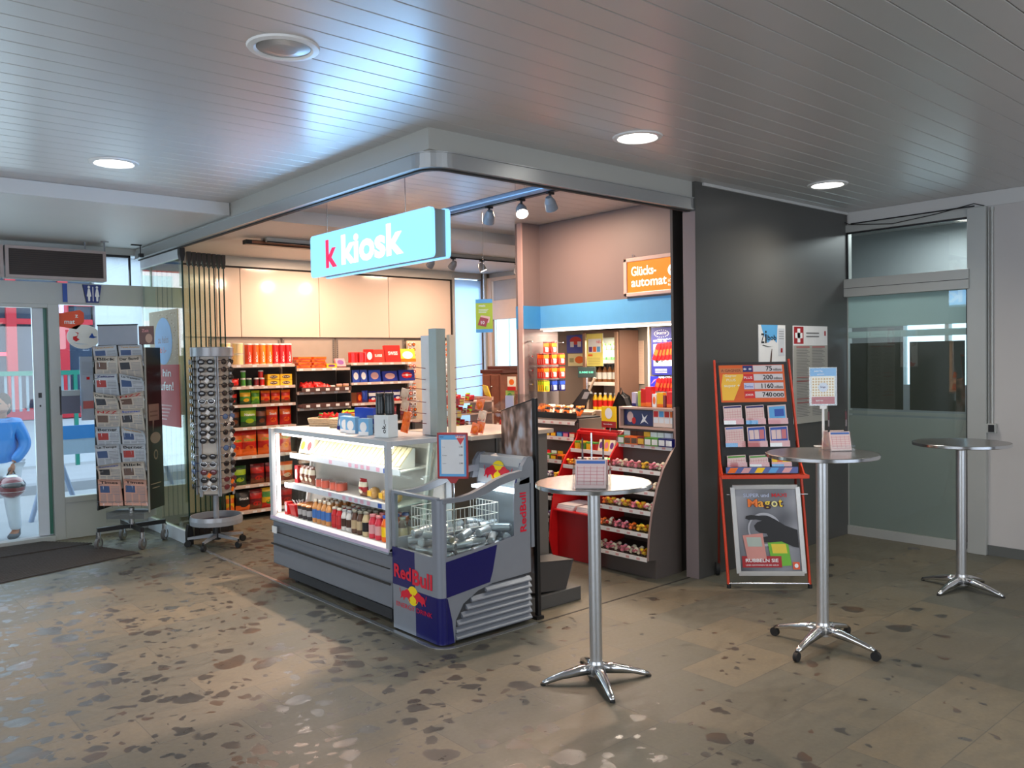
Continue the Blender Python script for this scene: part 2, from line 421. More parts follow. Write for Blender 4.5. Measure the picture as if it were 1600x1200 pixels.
# walls
mb = MB().box(5.35, 7.76, 3.95, 4.07, 0, 3.108, DWALL).box(5.345, 5.35, 3.952, 4.07, 0, 2.88, MAUVE)  # mauve strip on the wall end paints in the kiosk's pink light
mb.box(5.44, 7.75, 3.935, 3.95, 3.085, 3.108, SOFFM)
struct('wall_front', mb)
struct('wall_partition', MB().box(5.385, 5.8, 4.20, 4.225, 0, 3.108, DARK).box(5.8, 7.75, 4.20, 4.225, 0, 3.108, TAUPE))
mb = MB()
FD = 7.75  # right wall plane; openings: shop door y 2.85..3.95, kiosk side door y 8.68..9.3
mb.box(FD, FD+.14, -5, 2.70, 0, 3.2, GWALL).box(FD, FD+.14, 2.70, 4.07, 2.985, 3.2, GWALL).box(FD, FD+.14, 4.07, 8.0, 0, 3.2, GWALL).box(FD, FD+.14, 8.0, 9.5, 2.93, 3.2, SOFFM)
mb.box(FD-.012, FD, -5, 3.935, 2.985, 3.108, SOFFM)
struct('wall_right', mb)
struct('baseboard_right', MB().box(FD-.016, FD, -5, 2.70, 0, .085, mat('slate_skirting', (.10,.105,.10), .5)))
mb = MB()   # street front: lintel band and the kiosk's back wall
mb.box(-4, 3.03, 9.37, 9.46, 2.39, 2.61, FRAME).box(-4, 3.03, 9.37, 9.46, 2.93, 3.0, FRAME).box(2.915, 3.03, 9.34, 9.46, 0, 3.0, FRAME)
mb.box(3.03, 7.08, 9.40, 9.5, 0, 3.0, TAUPE).box(7.62, 7.76, 9.38, 9.5, 0, 3.0, TAUPE).box(7.08, 7.62, 9.40, 9.5, 2.92, 3.0, FRAME)
mb.box(7.045, 7.08, 9.33, 9.40, 0, 3.0, FRAME).box(7.62, 7.66, 9.33, 9.40, 0, 3.0, FRAME)
mb.box(-4, -1.0, 9.37, 9.46, 0, 2.39, FRAME)
struct('wall_back', mb)
mb = MB().box(-4.14, -4, -5, -1.8, 0, 3.2, GWALL).box(-4.14, -4, 5, 9.5, 0, 3.2, GWALL).box(-4.14, -4, -1.8, 5, 0, .5, GWALL).box(-4.14, -4, -1.8, 5, 2.8, 3.2, GWALL)
struct('wall_left', mb)
mb = MB().box(-4, -1.2, -5.14, -5, 0, 3.2, GWALL).box(6.2, 7.75, -5.14, -5, 0, 3.2, GWALL).box(-1.2, 6.2, -5.14, -5, 0, .4, GWALL).box(-1.2, 6.2, -5.14, -5, 2.8, 3.2, GWALL)
struct('wall_rear', mb)
# cream wall panels high on the kiosk's back wall
mb = MB(); xs = [3.03, 3.70, 3.985, 4.99, 6.0, 7.02]
mb.box(3.03, 7.045, 9.345, 9.40, 2.90, 3.0, FASP).box(3.03, 7.045, 9.33, 9.345, 2.885, 2.91, FASP)
for a, b in zip(xs, xs[1:]): mb.box(a+.004, b-.004, 9.355, 9.40, 2.07, 2.865, BEIGE)
mb.box(3.034, 3.595, 9.365, 9.40, .1, 2.07, BEIGE)  # cream panel added to brighten the view through the parked glass
mb.box(3.03, 7.045, 9.375, 9.40, 2.865, 2.90, SEAM); mb.box(7.02, 7.045, 9.35, 9.40, 2.07, 2.885, SEAM)
struct('trim_5', mb)
struct('window_1', MB().box(7.08, 7.62, 9.42, 9.44, 0, 2.9, frosted('frosted_daylight_glass', (.62,.80,.95), .55)))

# upper mauve wall with the blue band, and its projecting column
mb = MB().box(5.78, 5.9, 4.225, 6.19, 2.285, 3.108, MAUVE).box(5.777, 5.9, 4.225, 6.19, 2.062, 2.285, SKYB).box(5.77, 5.9, 4.225, 6.19, 2.04, 2.062, WHITE)
mb.box(5.55, 5.9, 6.19, 6.30, 2.285, 3.108, MAUVE).box(5.545, 5.9, 6.186, 6.30, 2.055, 2.285, C_('shaded_sky_blue', 60,140,200, .45)).box(5.55, 6.02, 6.19, 6.30, 0, 2.055, MAUVE)  # deeper blue paints in the shade on the column's front
mb.box(5.53, 5.55, 6.19, 6.25, 0, 3.108, C_('lit_mauve_edge', 190,160,155, .5))  # pale strip paints in the light falling on the column's side
struct('wall_kiosk', mb)
mb = MB().prism([(5.9, 4.225), (7.75, 4.225), (7.75, 8.0), (7.3, 8.0), (6.4, 7.1), (5.9, 6.3)], 'z', 2.09, 2.14, WHITE)
struct('ceiling', mb)
struct('wall_alcove', MB().box(7.3, 7.36, 4.225, 8.0, 0, 2.09, TAUPE).box(7.3, 7.36, 7.9, 8.0, 2.09, 3.108, TAUPE))

# ---- right shop door: frame, header, transom, door leaf
t = thing('door_1', 'grey framed glass shop door with frosted lower half beside the anthracite wall', 'door', (FD, 3.4, 0))
t['kind'] = 'structure'; del t['category']; del t['label']
def loc(mb, o): mb.T = Matrix.Translation(-Vector(o)); return mb
def LB(o): return loc(MB(), o)
o = (FD, 3.4, 0)
mb = LB(o).box(FD-.03, FD+.1, 3.955, 4.07, 0, 2.985, FRAME).box(FD-.05, FD+.1, 2.70, 2.85, 0, 2.985, FRAME).box(FD-.03, FD+.1, 2.85, 3.955, 2.915, 2.985, FRAME)
mb.build('door_frame', t, .003)
LB(o).box(FD-.07, FD+.06, 2.83, 3.985, 2.295, 2.465, FRAME).box(FD-.075, FD-.069, 2.83, 3.985, 2.375, 2.379, SEAM).build('door_header', t, .003)
LB(o).box(FD, FD+.008, 2.85, 3.955, 2.465, 2.915, PANE).build('transom_glass', t)
LB(o).box(FD-.012, FD, 2.85, 3.955, 2.90, 2.917, BLACK).box(FD-.012, FD, 3.935, 3.955, 2.465, 2.915, BLACK).build('transom_seal', t)
FROST = frosted('frosted_film', (.44,.445,.43), .38); FROST2 = frosted('pale_frosted_film', (.58,.66,.66), .5)
mb = LB(o).box(FD-.004, FD-.001, 2.87, 3.945, .085, 2.295, PANE); mb.build('door_glass', t)
mb = LB(o).box(FD+.003, FD+.008, 2.87, 3.945, .085, 1.155, FROST).box(FD+.003, FD+.008, 2.87, 3.945, 1.175, 1.205, FROST).box(FD+.003, FD+.008, 2.87, 3.945, 2.0, 2.295, FROST2).box(FD+.003, FD+.008, 2.87, 3.945, 1.90, 1.96, FROST2)
mb.build('frosted_film', t)
mb = LB(o).box(FD-.02, FD+.04, 2.86, 3.95, .0, .085, FRAME).box(FD-.005, FD+.04, 3.942, 3.955, .085, 2.295, FRAME).box(FD-.02, FD+.04, 2.85, 2.868, .03, 2.295, BLACK)
mb.build('door_rail', t)
mb = LB(o); DG = mat('painted_dark_view', (.034,.035,.026), .5)
mb.box(FD+.0, FD+.0025, 3.42, 3.925, 1.225, 1.85, DG).box(FD+.0, FD+.0025, 2.885, 3.36, 1.225, 1.85, DG)  # dark sheets painted in for the darkness behind clear glass
mb.build('dark_view_sheet', t)
mb = LB(o); mb.tube([(FD-.04, 3.98, 3.03), (FD-.05, 3.9, 2.985), (FD-.04, 3.5, 2.94), (FD-.035, 3.1, 2.975), (FD-.03, 2.8, 3.02), (FD-.02, 2.72, 2.99)], .004, BLACK, 6)
mb.tube([(FD-.02, 3.9, 2.995), (FD-.02, 2.8, 3.0)], .006, BLACK, 6)
tcb = mb.build('door_cable', t)
# room beyond the shop door: grey-blue and dim, a daylight window on its far side
BEY = mat('dim_room_paint', (.33,.36,.37), .6)
mb = MB().box(9.3, 9.4, 1.6, 5.2, 0, 1.4, BEY).box(9.3, 9.4, 1.6, 3.2, 1.4, 3.1, BEY).box(9.3, 9.4, 4.1, 5.2, 1.4, 3.1, BEY).box(9.3, 9.4, 3.2, 4.1, 2.25, 3.1, BEY)
mb.box(7.9, 9.4, 1.5, 1.6, 0, 3.1, BEY).box(7.9, 9.4, 5.2, 5.3, 0, 3.1, BEY)
struct('wall_beyond', mb)
struct('ceiling', MB().box(7.9, 9.4, 1.5, 5.3, 3.1, 3.2, CEILM))
mb = MB().box(9.33, 9.36, 3.2, 4.1, 1.4, 2.25, PANE).box(9.29, 9.38, 3.62, 3.66, 1.4, 2.25, FRAME)
struct('window_2', mb)
light('room_beyond_lamp', 'AREA', (8.6, 3.4, 3.05), 22, (.92,.95,1), (8.6, 3.4, 0), .5)
# conduit and socket on the right wall
t = thing('surface_conduit', 'thin grey vertical cable conduit running down the white wall to a small box', 'conduit', (FD-.012, 2.672, 1.1))
o = (FD-.012, 2.672, 1.1)
LB(o).cyl((FD-.012, 2.664, 1.13), (FD-.012, 2.664, 2.94), .010, FRAME, n=8).cyl((FD-.012, 2.69, 1.13), (FD-.012, 2.69, 2.94), .006, FRAME, n=8).build('pipe', t)
LB(o).cyl((FD-.014, 2.664, 2.94), (FD-.014, 2.664, 2.97), .016, FRAME, n=10).build('pipe_cap', t)
LB(o).box(FD-.05, FD-.001, 2.625, 2.705, 1.055, 1.135, FRAME).build('junction_box', t, .004)
LB(o).box(FD-.056, FD-.05, 2.635, 2.68, 1.065, 1.125, BLACK).build('cover', t)

# ---- street entrance: sliding door leaf and its side window
t = thing('door_2', None, None, (1.9, 9.4, 0)); t['kind'] = 'structure'; o = (1.9, 9.4, 0)
ALW = C_('white_aluminium', 205,212,218, .35)
LB(o).box(1.985, 2.085, 9.36, 9.46, 0, 2.39, FRAME).build('door_frame', t, .003)
LB(o).box(-1, 1.985, 9.33, 9.46, 0, .055, FRAME).box(-1, 1.985, 9.36, 9.44, 2.35, 2.39, FRAME).build('door_sill', t, .003)
mb = LB(o).box(1.85, 1.95, 9.41, 9.45, .06, 2.35, ALW).box(1.95, 1.985, 9.43, 9.45, .06, 2.35, C_('green_glass_edge', 60,120,100, .3)); mb.build('leaf_stile', t, .002)
mb = LB(o).box(1.885, 1.915, 9.405, 9.41, 1.45, 1.50, BLACK).box(1.893, 1.907, 9.405, 9.41, 1.36, 1.38, BLACK); mb.build('lock', t)
LB(o).box(-1, 1.85, 9.425, 9.433, .06, 2.35, PANE).build('leaf_glass', t)
t = thing('window_3', None, None, (2.5, 9.4, 0)); t['kind'] = 'structure'; o = (2.5, 9.4, 0)
LB(o).box(2.085, 2.915, 9.37, 9.45, 0, .37, FRAME).build('sill_panel', t, .003)
LB(o).box(2.085, 2.915, 9.36, 9.45, .37, .43, FRAME).build('sill_rail', t, .003)
LB(o).box(2.085, 2.915, 9.405, 9.413, .43, 2.39, PANE).build('pane', t)
t = thing('window_4', None, None, (2.5, 9.4, 2.6)); t['kind'] = 'structure'; o = (2.5, 9.4, 2.6)
LB(o).box(-1, 2.915, 9.40, 9.408, 2.61, 2.93, PANE).build('pane', t)
LB(o).box(2.78, 2.795, 9.385, 9.42, 2.61, 2.93, BLACK).box(-1, 2.795, 9.385, 9.42, 2.905, 2.93, BLACK).build('seal', t)

# ---- sliding glass front of the kiosk: one panel closed, eight parked in a stack
GL2 = glass('green_float_glass', (.86,.96,.90), .9, 0, .07)
EDGE = C_('dark_green_glass_edge', 18,52,44, .25)
GL3 = glass('pale_green_float_glass', (.955,.98,.955), .9, 0, .01, .12)
def glass_panel():
    a = MB().add([(0, .012, .10), (0, .95, .10), (0, .95, 2.78), (0, .012, 2.78)], [(0, 1, 2, 3)], GL3).box(-.004, .004, .95, .955, .10, 2.78, EDGE)
    e = MB().box(-.0055, .0055, 0, .012, .10, 2.78, EDGE)
    c = MB().prism([(-.010, 2.74), (.010, 2.74), (.018, 2.80), (.018, 2.88), (-.018, 2.88), (-.018, 2.80)], 'y', -.01, .03, BLACK)
    d = MB().prism([(-.012, .16), (.012, .16), (.024, .09), (.024, .02), (-.024, .02), (-.024, .09)], 'y', -.01, .08, BLACK)
    return [('pane', a), ('edge', e), ('top_clamp', c), ('bottom_clamp', d)]
px = [3.04, 3.095, 3.15, 3.205, 3.26, 3.315, 3.37, 3.425]
for i, x in enumerate(px):
    inst('gp', glass_panel, 'glass_screen', 'parked green glass sliding panel, '+ORD[i]+' from the left in the stack behind the glasses rack', 'glass panel', (x, 8.36+.012*i, .0), group='parked glass front panels')
t = thing('glass_screen', 'closed clear glass front panel with white bottom rail between entrance corner and parked stack', 'glass panel', (2.9, 8.8, 0))
o = (2.9, 8.8, 0)
LB(o).box(2.896, 2.904, 8.16, 9.34, .13, 2.80, GL2).build('pane', t)
LB(o).box(2.88, 2.92, 8.16, 9.34, 0, .13, ALW).build('bottom_rail', t, .003)
LB(o).box(2.88, 2.92, 8.16, 9.34, 2.79, 2.88, ALW).build('top_rail', t, .003)
LB(o).box(2.893, 2.907, 8.148, 8.16, .13, 2.80, EDGE).build('edge', t)
LB(o).prism([(2.885, .20), (2.915, .20), (2.93, .12), (2.93, .005), (2.87, .005), (2.87, .12)], 'y', 8.14, 8.2, BLACK).build('bottom_clamp', t)
LB(o).prism([(2.885, 2.76), (2.915, 2.76), (2.925, 2.82), (2.925, 2.885), (2.875, 2.885), (2.875, 2.82)], 'y', 8.14, 8.2, BLACK).build('top_clamp', t)

# ---- floor mats
MATM = mat('ribbed_mat_fibre', (.048,.040,.036), .85, noise=.25, scale=30, bump=.6)
def rib_mat(name, pts, label):
    mb = MB().prism(pts, 'z', .001, .012, MATM)
    xs = [p[0] for p in pts]; y0 = min(p[1] for p in pts); y1 = max(p[1] for p in pts)
    return mb.build(name, None, .003, label=label, cat='mat')
rm = rib_mat('entrance_mat', [(-.6, 7.35), (2.42, 8.13), (2.10, 9.02), (-.9, 8.3)], 'large dark ribbed entrance mat lying slightly askew in front of the door')
mb = MB()
for k in range(30):
    f = .02+k/30*.97
    a = Vector((-.6, 7.35, .0125)).lerp(Vector((-.9, 8.3, .0125)), f); b = Vector((2.42, 8.13, .0125)).lerp(Vector((2.10, 9.02, .0125)), f)
    mb.tube([a, b], .004, MATM, 5)
mb.build('rib', rm)
rm = rib_mat('entrance_mat', [(-.2, 8.72), (2.20, 8.86), (1.86, 9.30), (-.3, 9.28)], 'narrow dark ribbed mat tucked against the door sill behind the large mat')
rm.location.z = .012
mb = MB()
for k in range(14):
    f = .02+k/14*.97
    a = Vector((-.2, 8.72, .0125)).lerp(Vector((-.3, 9.28, .0125)), f); b = Vector((2.20, 8.86, .0125)).lerp(Vector((1.86, 9.30, .0125)), f)
    mb.tube([a, b], .004, MATM, 5)
mb.build('rib', rm)

# ================================================================ LAMPS
LAMPW = mat('lamp_glow_white', (1,.97,.9), .4, emit=9, ecol=(1,.97,.90), noise=0)
def downlight(x, y, on, label, e=80):
    t = thing('ceiling_downlight', label, 'ceiling light', (x, y, 3.11), group='recessed ceiling downlights')
    prof = [(.155, 0), (.15, -.008), (.125, -.012), (.118, -.004), (.112, .0)]
    MB().lathe(prof, (0,0,0), WHITE, 32, caps=False).build('trim_ring', t)
    if on:
        MB().lathe([(.114, -.003), (.06, -.008), (.001, -.009)], (0,0,0), LAMPW, 32, caps=False).build('diffuser', t)
        l = light('downlight', 'SPOT', (x, y, 3.08), e, HALL, (x, y, 0), angle=150, blend=.9, rad=.11)
    else:
        MB().lathe([(.114, -.004), (.06, -.010), (.001, -.012)], (0,0,0), C_('dull_lamp_glass', 150,152,150, .25), 32, caps=False).build('diffuser', t)
downlight(1.683, 5.94, 1, 'lit round recessed downlight on the left, above the street entrance side')
downlight(3.999, 3.38, 1, 'lit round recessed downlight above the nearest bistro table, right of the fascia corner')
downlight(6.327, 3.385, 1, 'lit round recessed downlight at far right above the lottery stand')
downlight(1.652, 3.36, 0, 'large unlit round recessed downlight at the top left of the ceiling')
# downlights of the same grid behind the viewer
for x, y in ((6.33, .8), (4.0, .8), (1.65, -1.6), (4.0, -1.6)): downlight(x, y, 1, 'lit round recessed downlight behind the viewpoint in the hall grid', 70)

SPOTG = mat('spot_bulb_glow', (1,.90,.80), .4, emit=14, ecol=(1,.88,.74), noise=0)
def spot_head(aim, on):
    """lamp head hanging from a track at the origin, aimed along aim"""
    d = Vector(aim).normalized(); c = Vector((0,0,-.075))
    def f():
        a = MB().cyl((0,0,0), (0,0,-.05), .009, BLACK, n=8).box(-.03,.03,-.012,.012,-.012,.002,BLACK)
        h = MB().cyl(c-d*.05, c-d*.01, .022, GREYM, r1=.040, n=18).cyl(c-d*.01, c+d*.05, .040, GREYM, r1=.046, n=18, caps=False)
        b = MB().cyl(c+d*.038, c+d*.047, .041, SPOTG if on else STEEL, n=18)
        return [('stem', a), ('head', h), ('bulb', b)]
    return f
def track_spot(i, x, y, z, aim, on, label, e=22, angle=75, col=WARM):
    inst('spot%d' % i, spot_head(aim, on), 'track_spotlight', label, 'spotlight', (x, y, z), group='track spotlights')
    if on:
        p = Vector((x, y, z-.075))+Vector(aim).normalized()*.06
        light('spotlight', 'SPOT', p, e, col, p+Vector(aim), angle=angle, blend=.6, rad=.04)
t = thing('light_track', 'blue-grey tubular light track running from the kiosk sign into the shop', 'light track', (4.08, 5.3, 2.99))
o = (4.08, 5.3, 2.99)
LB(o).cyl((4.08, 4.235, 2.965), (4.08, 6.6, 2.965), .030, C_('satin_blue_grey', 140,165,195, .25, metal=.5), n=14).build('tube', t)
LB(o).box(4.115, 4.155, 4.10, 6.6, 2.935, 2.965, BLACK).build('conductor_rail', t)
for yy in (4.52, 4.62): LB(o).cyl((4.08, yy, 2.99), (4.08, yy, 3.11), .003, STEEL, n=6).build('suspension_wire', t)
track_spot(0, 4.135, 4.99, 2.935, (.3, .6, -.8), 0, 'unlit spotlight on the tubular track nearest the kiosk sign')
track_spot(1, 4.135, 4.616, 2.935, (-.35, -.55, -.8), 1, 'lit spotlight in the middle of the tubular track', 170, 85)
track_spot(2, 4.135, 4.307, 2.935, (.6, .3, -.8), 0, 'unlit spotlight at the near end of the tubular track')
track_spot(3, 4.135, 5.75, 2.935, (-1.0, .05, -1.15), 1, 'lit spotlight on the tubular track hidden behind the kiosk sign, aimed at the entrance floor', 95, 62)
track_spot(4, 4.135, 6.35, 2.935, (-.75, -.55, -1.3), 1, 'lit spotlight at the far end of the tubular track', 70, 60)
t = thing('light_track', 'long black light track under the low ceiling at the back of the shop', 'light track', (6, 7.8, 2.96))
o = (6, 7.8, 2.96)
LB(o).box(3.6, 7.1, 7.78, 7.82, 2.955, 2.998, FASP).box(3.6, 7.1, 7.765, 7.785, 2.945, 2.96, BLACK).build('conductor_rail', t)
for i, (x, on, e) in enumerate(((4.35, 1, 24), (5.02, 1, 24), (5.591, 1, 24), (5.902, 0, 0), (6.334, 1, 20), (6.898, 0, 0))):
    track_spot(10+i, x, 7.8, 2.945, (-.1 if x != 6.334 else .25, .75 if x < 6 else -.2, -.75), on, ('lit' if on else 'unlit')+' spotlight on the rear light track, '+ORD[i]+' from the left', e, 110)
t = thing('strip_lamp', 'slim dark infrared strip heater on the kiosk ceiling left of the sign', 'heater', (3.8, 7.9, 2.96))
o = (3.8, 7.9, 2.96)
LB(o).box(3.42, 4.25, 7.86, 7.95, 2.93, 2.975, BLACK).build('housing', t, .006)
LB(o).box(3.48, 4.22, 7.852, 7.862, 2.94, 2.965, C_('copper_reflector', 170,120,95, .3, metal=.8)).build('reflector', t)
for xx in (3.6, 4.1): LB(o).box(xx, xx+.03, 7.88, 7.92, 2.97, 3.0, STEEL).build('bracket', t)
light('kiosk_spot', 'SPOT', (3.58, 6.15, 2.97), 420, WARM, (1.8, 5.7, 0), angle=50, blend=.25, rad=.04)
# added warm fill lamps without fixtures in the kiosk, and alcove strip
for x, y, e in ((5.0, 5.5, 46), (4.6, 8.6, 44), (6.4, 8.5, 40)):
    light('kiosk_fill', 'AREA', (x, y, 2.985 if y > 6.87 else 3.10), e, WARM, (x, y, 0), .35)
mb = MB().box(5.80, 5.83, 4.24, 6.17, 2.028, 2.04, mat('strip_glow', (1,.9,.78), .4, emit=7, ecol=(1,.9,.78), noise=0))
mb.build('fluorescent_strip', None, label='thin glowing light strip under the sky blue band', cat='strip light')
light('alcove_strip', 'AREA', (5.87, 5.2, 2.03), 34, (1,.86,.70), (5.9, 5.2, 0), 1.8, .08)
light('alcove_lamp', 'AREA', (6.6, 5.6, 2.085), 45, (1,.84,.66), (6.6, 5.6, 0), 1.6, .5)

# ================================================================ REFRIGERATED COUNTER (x 2.93.., y 4.62..6.40)
LED = mat('cool_led_strip', (1,.98,.95), .4, emit=3.5, ecol=(1,.97,.93), noise=0)
INW = mat('fridge_liner', (.72,.70,.66), .4, noise=.03)
FRG = C_('fridge_grey_enamel', 116,120,128, .32)
def refrigerated_counter():
    o = (2.93, 5.5, 0)
    t = thing('refrigerated_counter', 'long grey refrigerated display counter with glass ends and two lit shelves', 'fridge counter', o)
    LB(o).prism([(2.955, .47), (2.95, .13), (3.0, .10), (3.45, .10), (3.45, .50), (2.93, .50), (2.925, .485)], 'y', 4.625, 6.40, FRG).build('body', t, .004)
    LB(o).box(2.925, 2.934, 4.625, 6.40, .392, .396, SEAM).box(2.928, 2.936, 4.625, 6.40, .285, .297, SEAM).build('panel_seam', t)
    LB(o).box(2.99, 3.40, 4.70, 6.22, .03, .10, C_('shadow_plinth', 50,50,52, .6)).build('plinth', t)
    for y in (4.75, 6.15): LB(o).cyl((3.03, y, 0), (3.03, y, .03), .02, BLACK, n=10).build('foot', t)
    LB(o).box(2.921, 2.9255, 6.28, 6.36, .385, .44, PAPER).build('rating_label', t)
    # deck and inner back
    LB(o).prism([(2.93, .50), (3.32, .50), (3.32, .535), (2.975, .535), (2.935, .515)], 'y', 4.625, 6.40, INW).build('deck', t, .002)
    LB(o).box(2.926, 2.934, 4.63, 6.395, .50, .522, C_('lilac_price_rail', 205,190,215, .3)).build('front_rail', t)
    LB(o).prism([(3.25, .53), (3.36, 1.20), (3.40, 1.20), (3.40, .50), (3.29, .50)], 'y', 4.64, 6.385, mat('perforated_back', (.60,.56,.50), .45, noise=.05, scale=90)).build('back_wall', t)
    # end frames with glass
    for nm, y0, y1 in (('left', 6.355, 6.40), ('right', 4.625, 4.665)):
        LB(o).box(2.93, 2.968, y0, y1, .50, 1.231, GREYL).box(2.9685, 3.45, y0, y1, 1.195, 1.23, GREYL).box(3.40, 3.45, y0, y1, .50, 1.1945, GREYL).build('end_frame', t, .004)
        ym = (y0+y1)/2
        LB(o).box(2.968, 3.40, ym-.004, ym+.004, .535, 1.195, PANE).build('end_glass', t)
        yy = y0-.012 if nm == 'left' else y1+.012
        LB(o).box(2.972, 2.992, yy-.010, yy+.010, .55, 1.18, LED).build('upright_light', t)
    for yy in (4.668, 6.33): LB(o).prism([(3.21, .54), (3.235, .54), (3.33, 1.19), (3.305, 1.19)], 'y', yy, yy+.022, C_('bright_end_support', 235,232,225, .3)).build('shelf_upright', t)
    # canopy, light, worktop
    LB(o).prism([(2.965, 1.195), (2.965, 1.228), (3.51, 1.228), (3.51, 1.20), (3.02, 1.20), (3.0, 1.188)], 'y', 4.667, 6.353, GREYL).build('canopy', t, .003)
    LB(o).cyl((3.02, 4.70, 1.182), (3.02, 6.32, 1.182), .013, LED, n=10).build('canopy_light', t)
    # shelves
    for z, x0 in ((1.0, 3.08), (.765, 3.03)):
        LB(o).prism([(x0, z), (x0, z+.008), (3.33, z+.030), (3.33, z+.022)], 'y', 4.70, 6.32, C_('shelf_white', 225,222,216, .3)).build('shelf', t)
        mb = LB(o).box(x0-.008, x0, 4.70, 6.32, z-.018, z+.022, C_('clear_price_strip', 214,218,226, .25))
        for k, yy in enumerate((4.95, 5.08, 5.16, 5.24, 5.33, 5.62) if x0 > 3.05 else (5.0, 5.09, 5.17, 5.25, 5.34, 5.55)):
            mb.plate((x0-.008, yy+.045, z-.012), *FX.values(), .045, .028, C_('rose_price_tag', 215,165,185, .5))
        mb.plate((x0-.008, 4.90, z-.014), *FX.values(), .05, .03, BLUE, lift=.0016)
        mb.build('price_rail', t)
    light('fridge_light', 'AREA', (3.05, 5.5, 1.172), 5.5, (1,.95,.88), (3.12, 5.5, 0), 1.6, .03).rotation_euler = (0, 0, PI/2)
    light('fridge_light', 'AREA', (3.0, 6.31, .87), 1.2, (1,.96,.92), (3.2, 5.5, .8), .03, .55)
refrigerated_counter()

# service counter behind it
o = (4.0, 5.3, 0)
t = thing('service_counter', 'brown-grey service counter standing behind the refrigerated counter', 'counter', o)
CW = C_('counter_top_beige', 186,168,152, .35)
LB(o).box(3.76, 4.25, 4.50, 5.25, .08, 1.20, C_('counter_front_taupe', 104,98,92, .45)).build('body', t, .004)
LB(o).box(3.515, 4.30, 4.48, 5.28, 1.20, 1.232, CW).build('worktop', t, .004)
LB(o).box(3.80, 4.20, 4.55, 5.2, 0, .08, DARK).build('plinth', t)
LB(o).box(3.757, 3.76, 4.505, 4.52, .1, 1.2, SEAM).build('panel_seam', t)
# freestanding picture panel at the counter's end
def picture_panel():
    o = (3.775, 4.3, 0)
    t = thing('picture_panel', 'curved brown and grey picture panel with slanted top at the counter end', 'display panel', o)
    m = bpy.data.materials.new('blurred_portrait_print'); m.use_nodes = True; nt = m.node_tree; b = nt.nodes['Principled BSDF']; b.inputs['Roughness'].default_value = .3
    tc = nt.nodes.new('ShaderNodeTexCoord'); mp = nt.nodes.new('ShaderNodeMapping'); mp.inputs['Scale'].default_value = (1, 7.0, 3.2); n = nt.nodes.new('ShaderNodeTexNoise'); n.inputs['Scale'].default_value = 1.6; n.inputs['Detail'].default_value = 2
    r = nt.nodes.new('ShaderNodeValToRGB'); e = r.color_ramp.elements; e.new(.5); e.new(.6)
    for i, (p, c) in enumerate(((.30, (.015,.012,.012)), (.44, (.13,.08,.06)), (.52, (.36,.23,.18)), (.64, (.50,.50,.54)))): e[i].position = p; e[i].color = (*c, 1)
    nt.links.new(tc.outputs['Object'], mp.inputs[0]); nt.links.new(mp.outputs[0], n.inputs['Vector']); nt.links.new(n.outputs['Fac'], r.inputs[0]); nt.links.new(r.outputs[0], b.inputs['Base Color'])
    mb = LB(o); n = 8; pts = []
    for k in range(n+1):
        f = k/n; y = 4.47-.33*f; x = 3.778-.035*math.sin(f*PI); pts.append((x, y, 1.385+.09*f))
    v = []
    for x, y, z in pts: v += [(x, y, .30), (x, y, z), (x+.012, y, .30), (x+.012, y, z)]
    fs = []
    for k in range(n):
        a = 4*k; c = a+4
        fs += [(a, c, c+1, a+1), (a+2, a+3, c+3, c+2), (a+1, c+1, c+3, a+3)]
    fs += [(0, 1, 3, 2), (4*n, 4*n+2, 4*n+3, 4*n+1)]
    mb.add(v, fs, m, False); mb.build('picture', t)
    LB(o).box(3.765, 3.792, 4.10, 4.135, 0, 1.49, BLACK).build('post', t, .003)
    LB(o).tube([(3.778, 4.47, 1.39), (3.753, 4.40, 1.405), (3.743, 4.30, 1.43), (3.768, 4.14, 1.478)], .004, BLACK, 6).build('top_edge', t)
    LB(o).box(3.735, 3.798, 4.08, 4.48, 0, .02, BLACK).build('base', t)
picture_panel()
o = (4.1, 4.35, 0)
t = thing('storage_bin', 'low grey stepped bin on the floor beside the counter end', 'bin', o)
LB(o).prism([(3.80, .14), (4.16, .10), (4.24, .30), (3.80, .34)], 'y', 4.24, 4.46, DARK).build('tub', t, .006)
LB(o).box(3.80, 4.30, 4.22, 4.46, .0, .10, C_('bin_dark_grey', 78,76,74, .5)).build('foot', t, .006)

# ================================================================ ENERGY DRINK COOLER
RB_RED = C_('logo_red', 214,22,52, .35); RB_YEL = C_('logo_yellow', 245,215,15, .35); RB_SIL = C_('cooler_silver', 138,143,152, .32, metal=.2); RB_BLUE = C_('cooler_navy', 20,20,92, .28)
BULL = [(0,.42),(.04,.60),(.16,.74),(.34,.78),(.50,.92),(.64,.98),(.78,.90),(.88,.74),(1.0,.62),(1.06,.70),(1.10,.60),(1.03,.50),(.95,.46),(.88,.40),(.82,.24),(.90,.06),(.82,.02),(.72,.18),(.62,.30),(.48,.28),(.36,.20),(.30,.02),(.22,.0),(.24,.16),(.14,.26),(.02,.08),(-.06,.10),(.02,.30),(-.02,.46),(-.10,.66),(-.14,.88),(-.10,.90),(-.05,.66)]
def bulls(mb, c, R, U, w, h):
    """two charging bulls head to head in front of a sun disc; c centre, w total width"""
    c = Vector(c); R = Vector(R); U = Vector(U)
    mb.disc(c, R, U, h*.62, h*.62, RB_YEL, lift=.0016)
    bw = w*.46
    mb.shape([(p[0], p[1]) for p in BULL], c-R*(w/2)-U*(h*.45), R, U, bw*.95, h*.8, RB_RED, lift=.0024)
    mb.shape([(-p[0], p[1]) for p in reversed(BULL)], c+R*(w/2)-U*(h*.45), R, U, bw*.95, h*.8, RB_RED, lift=.0024)
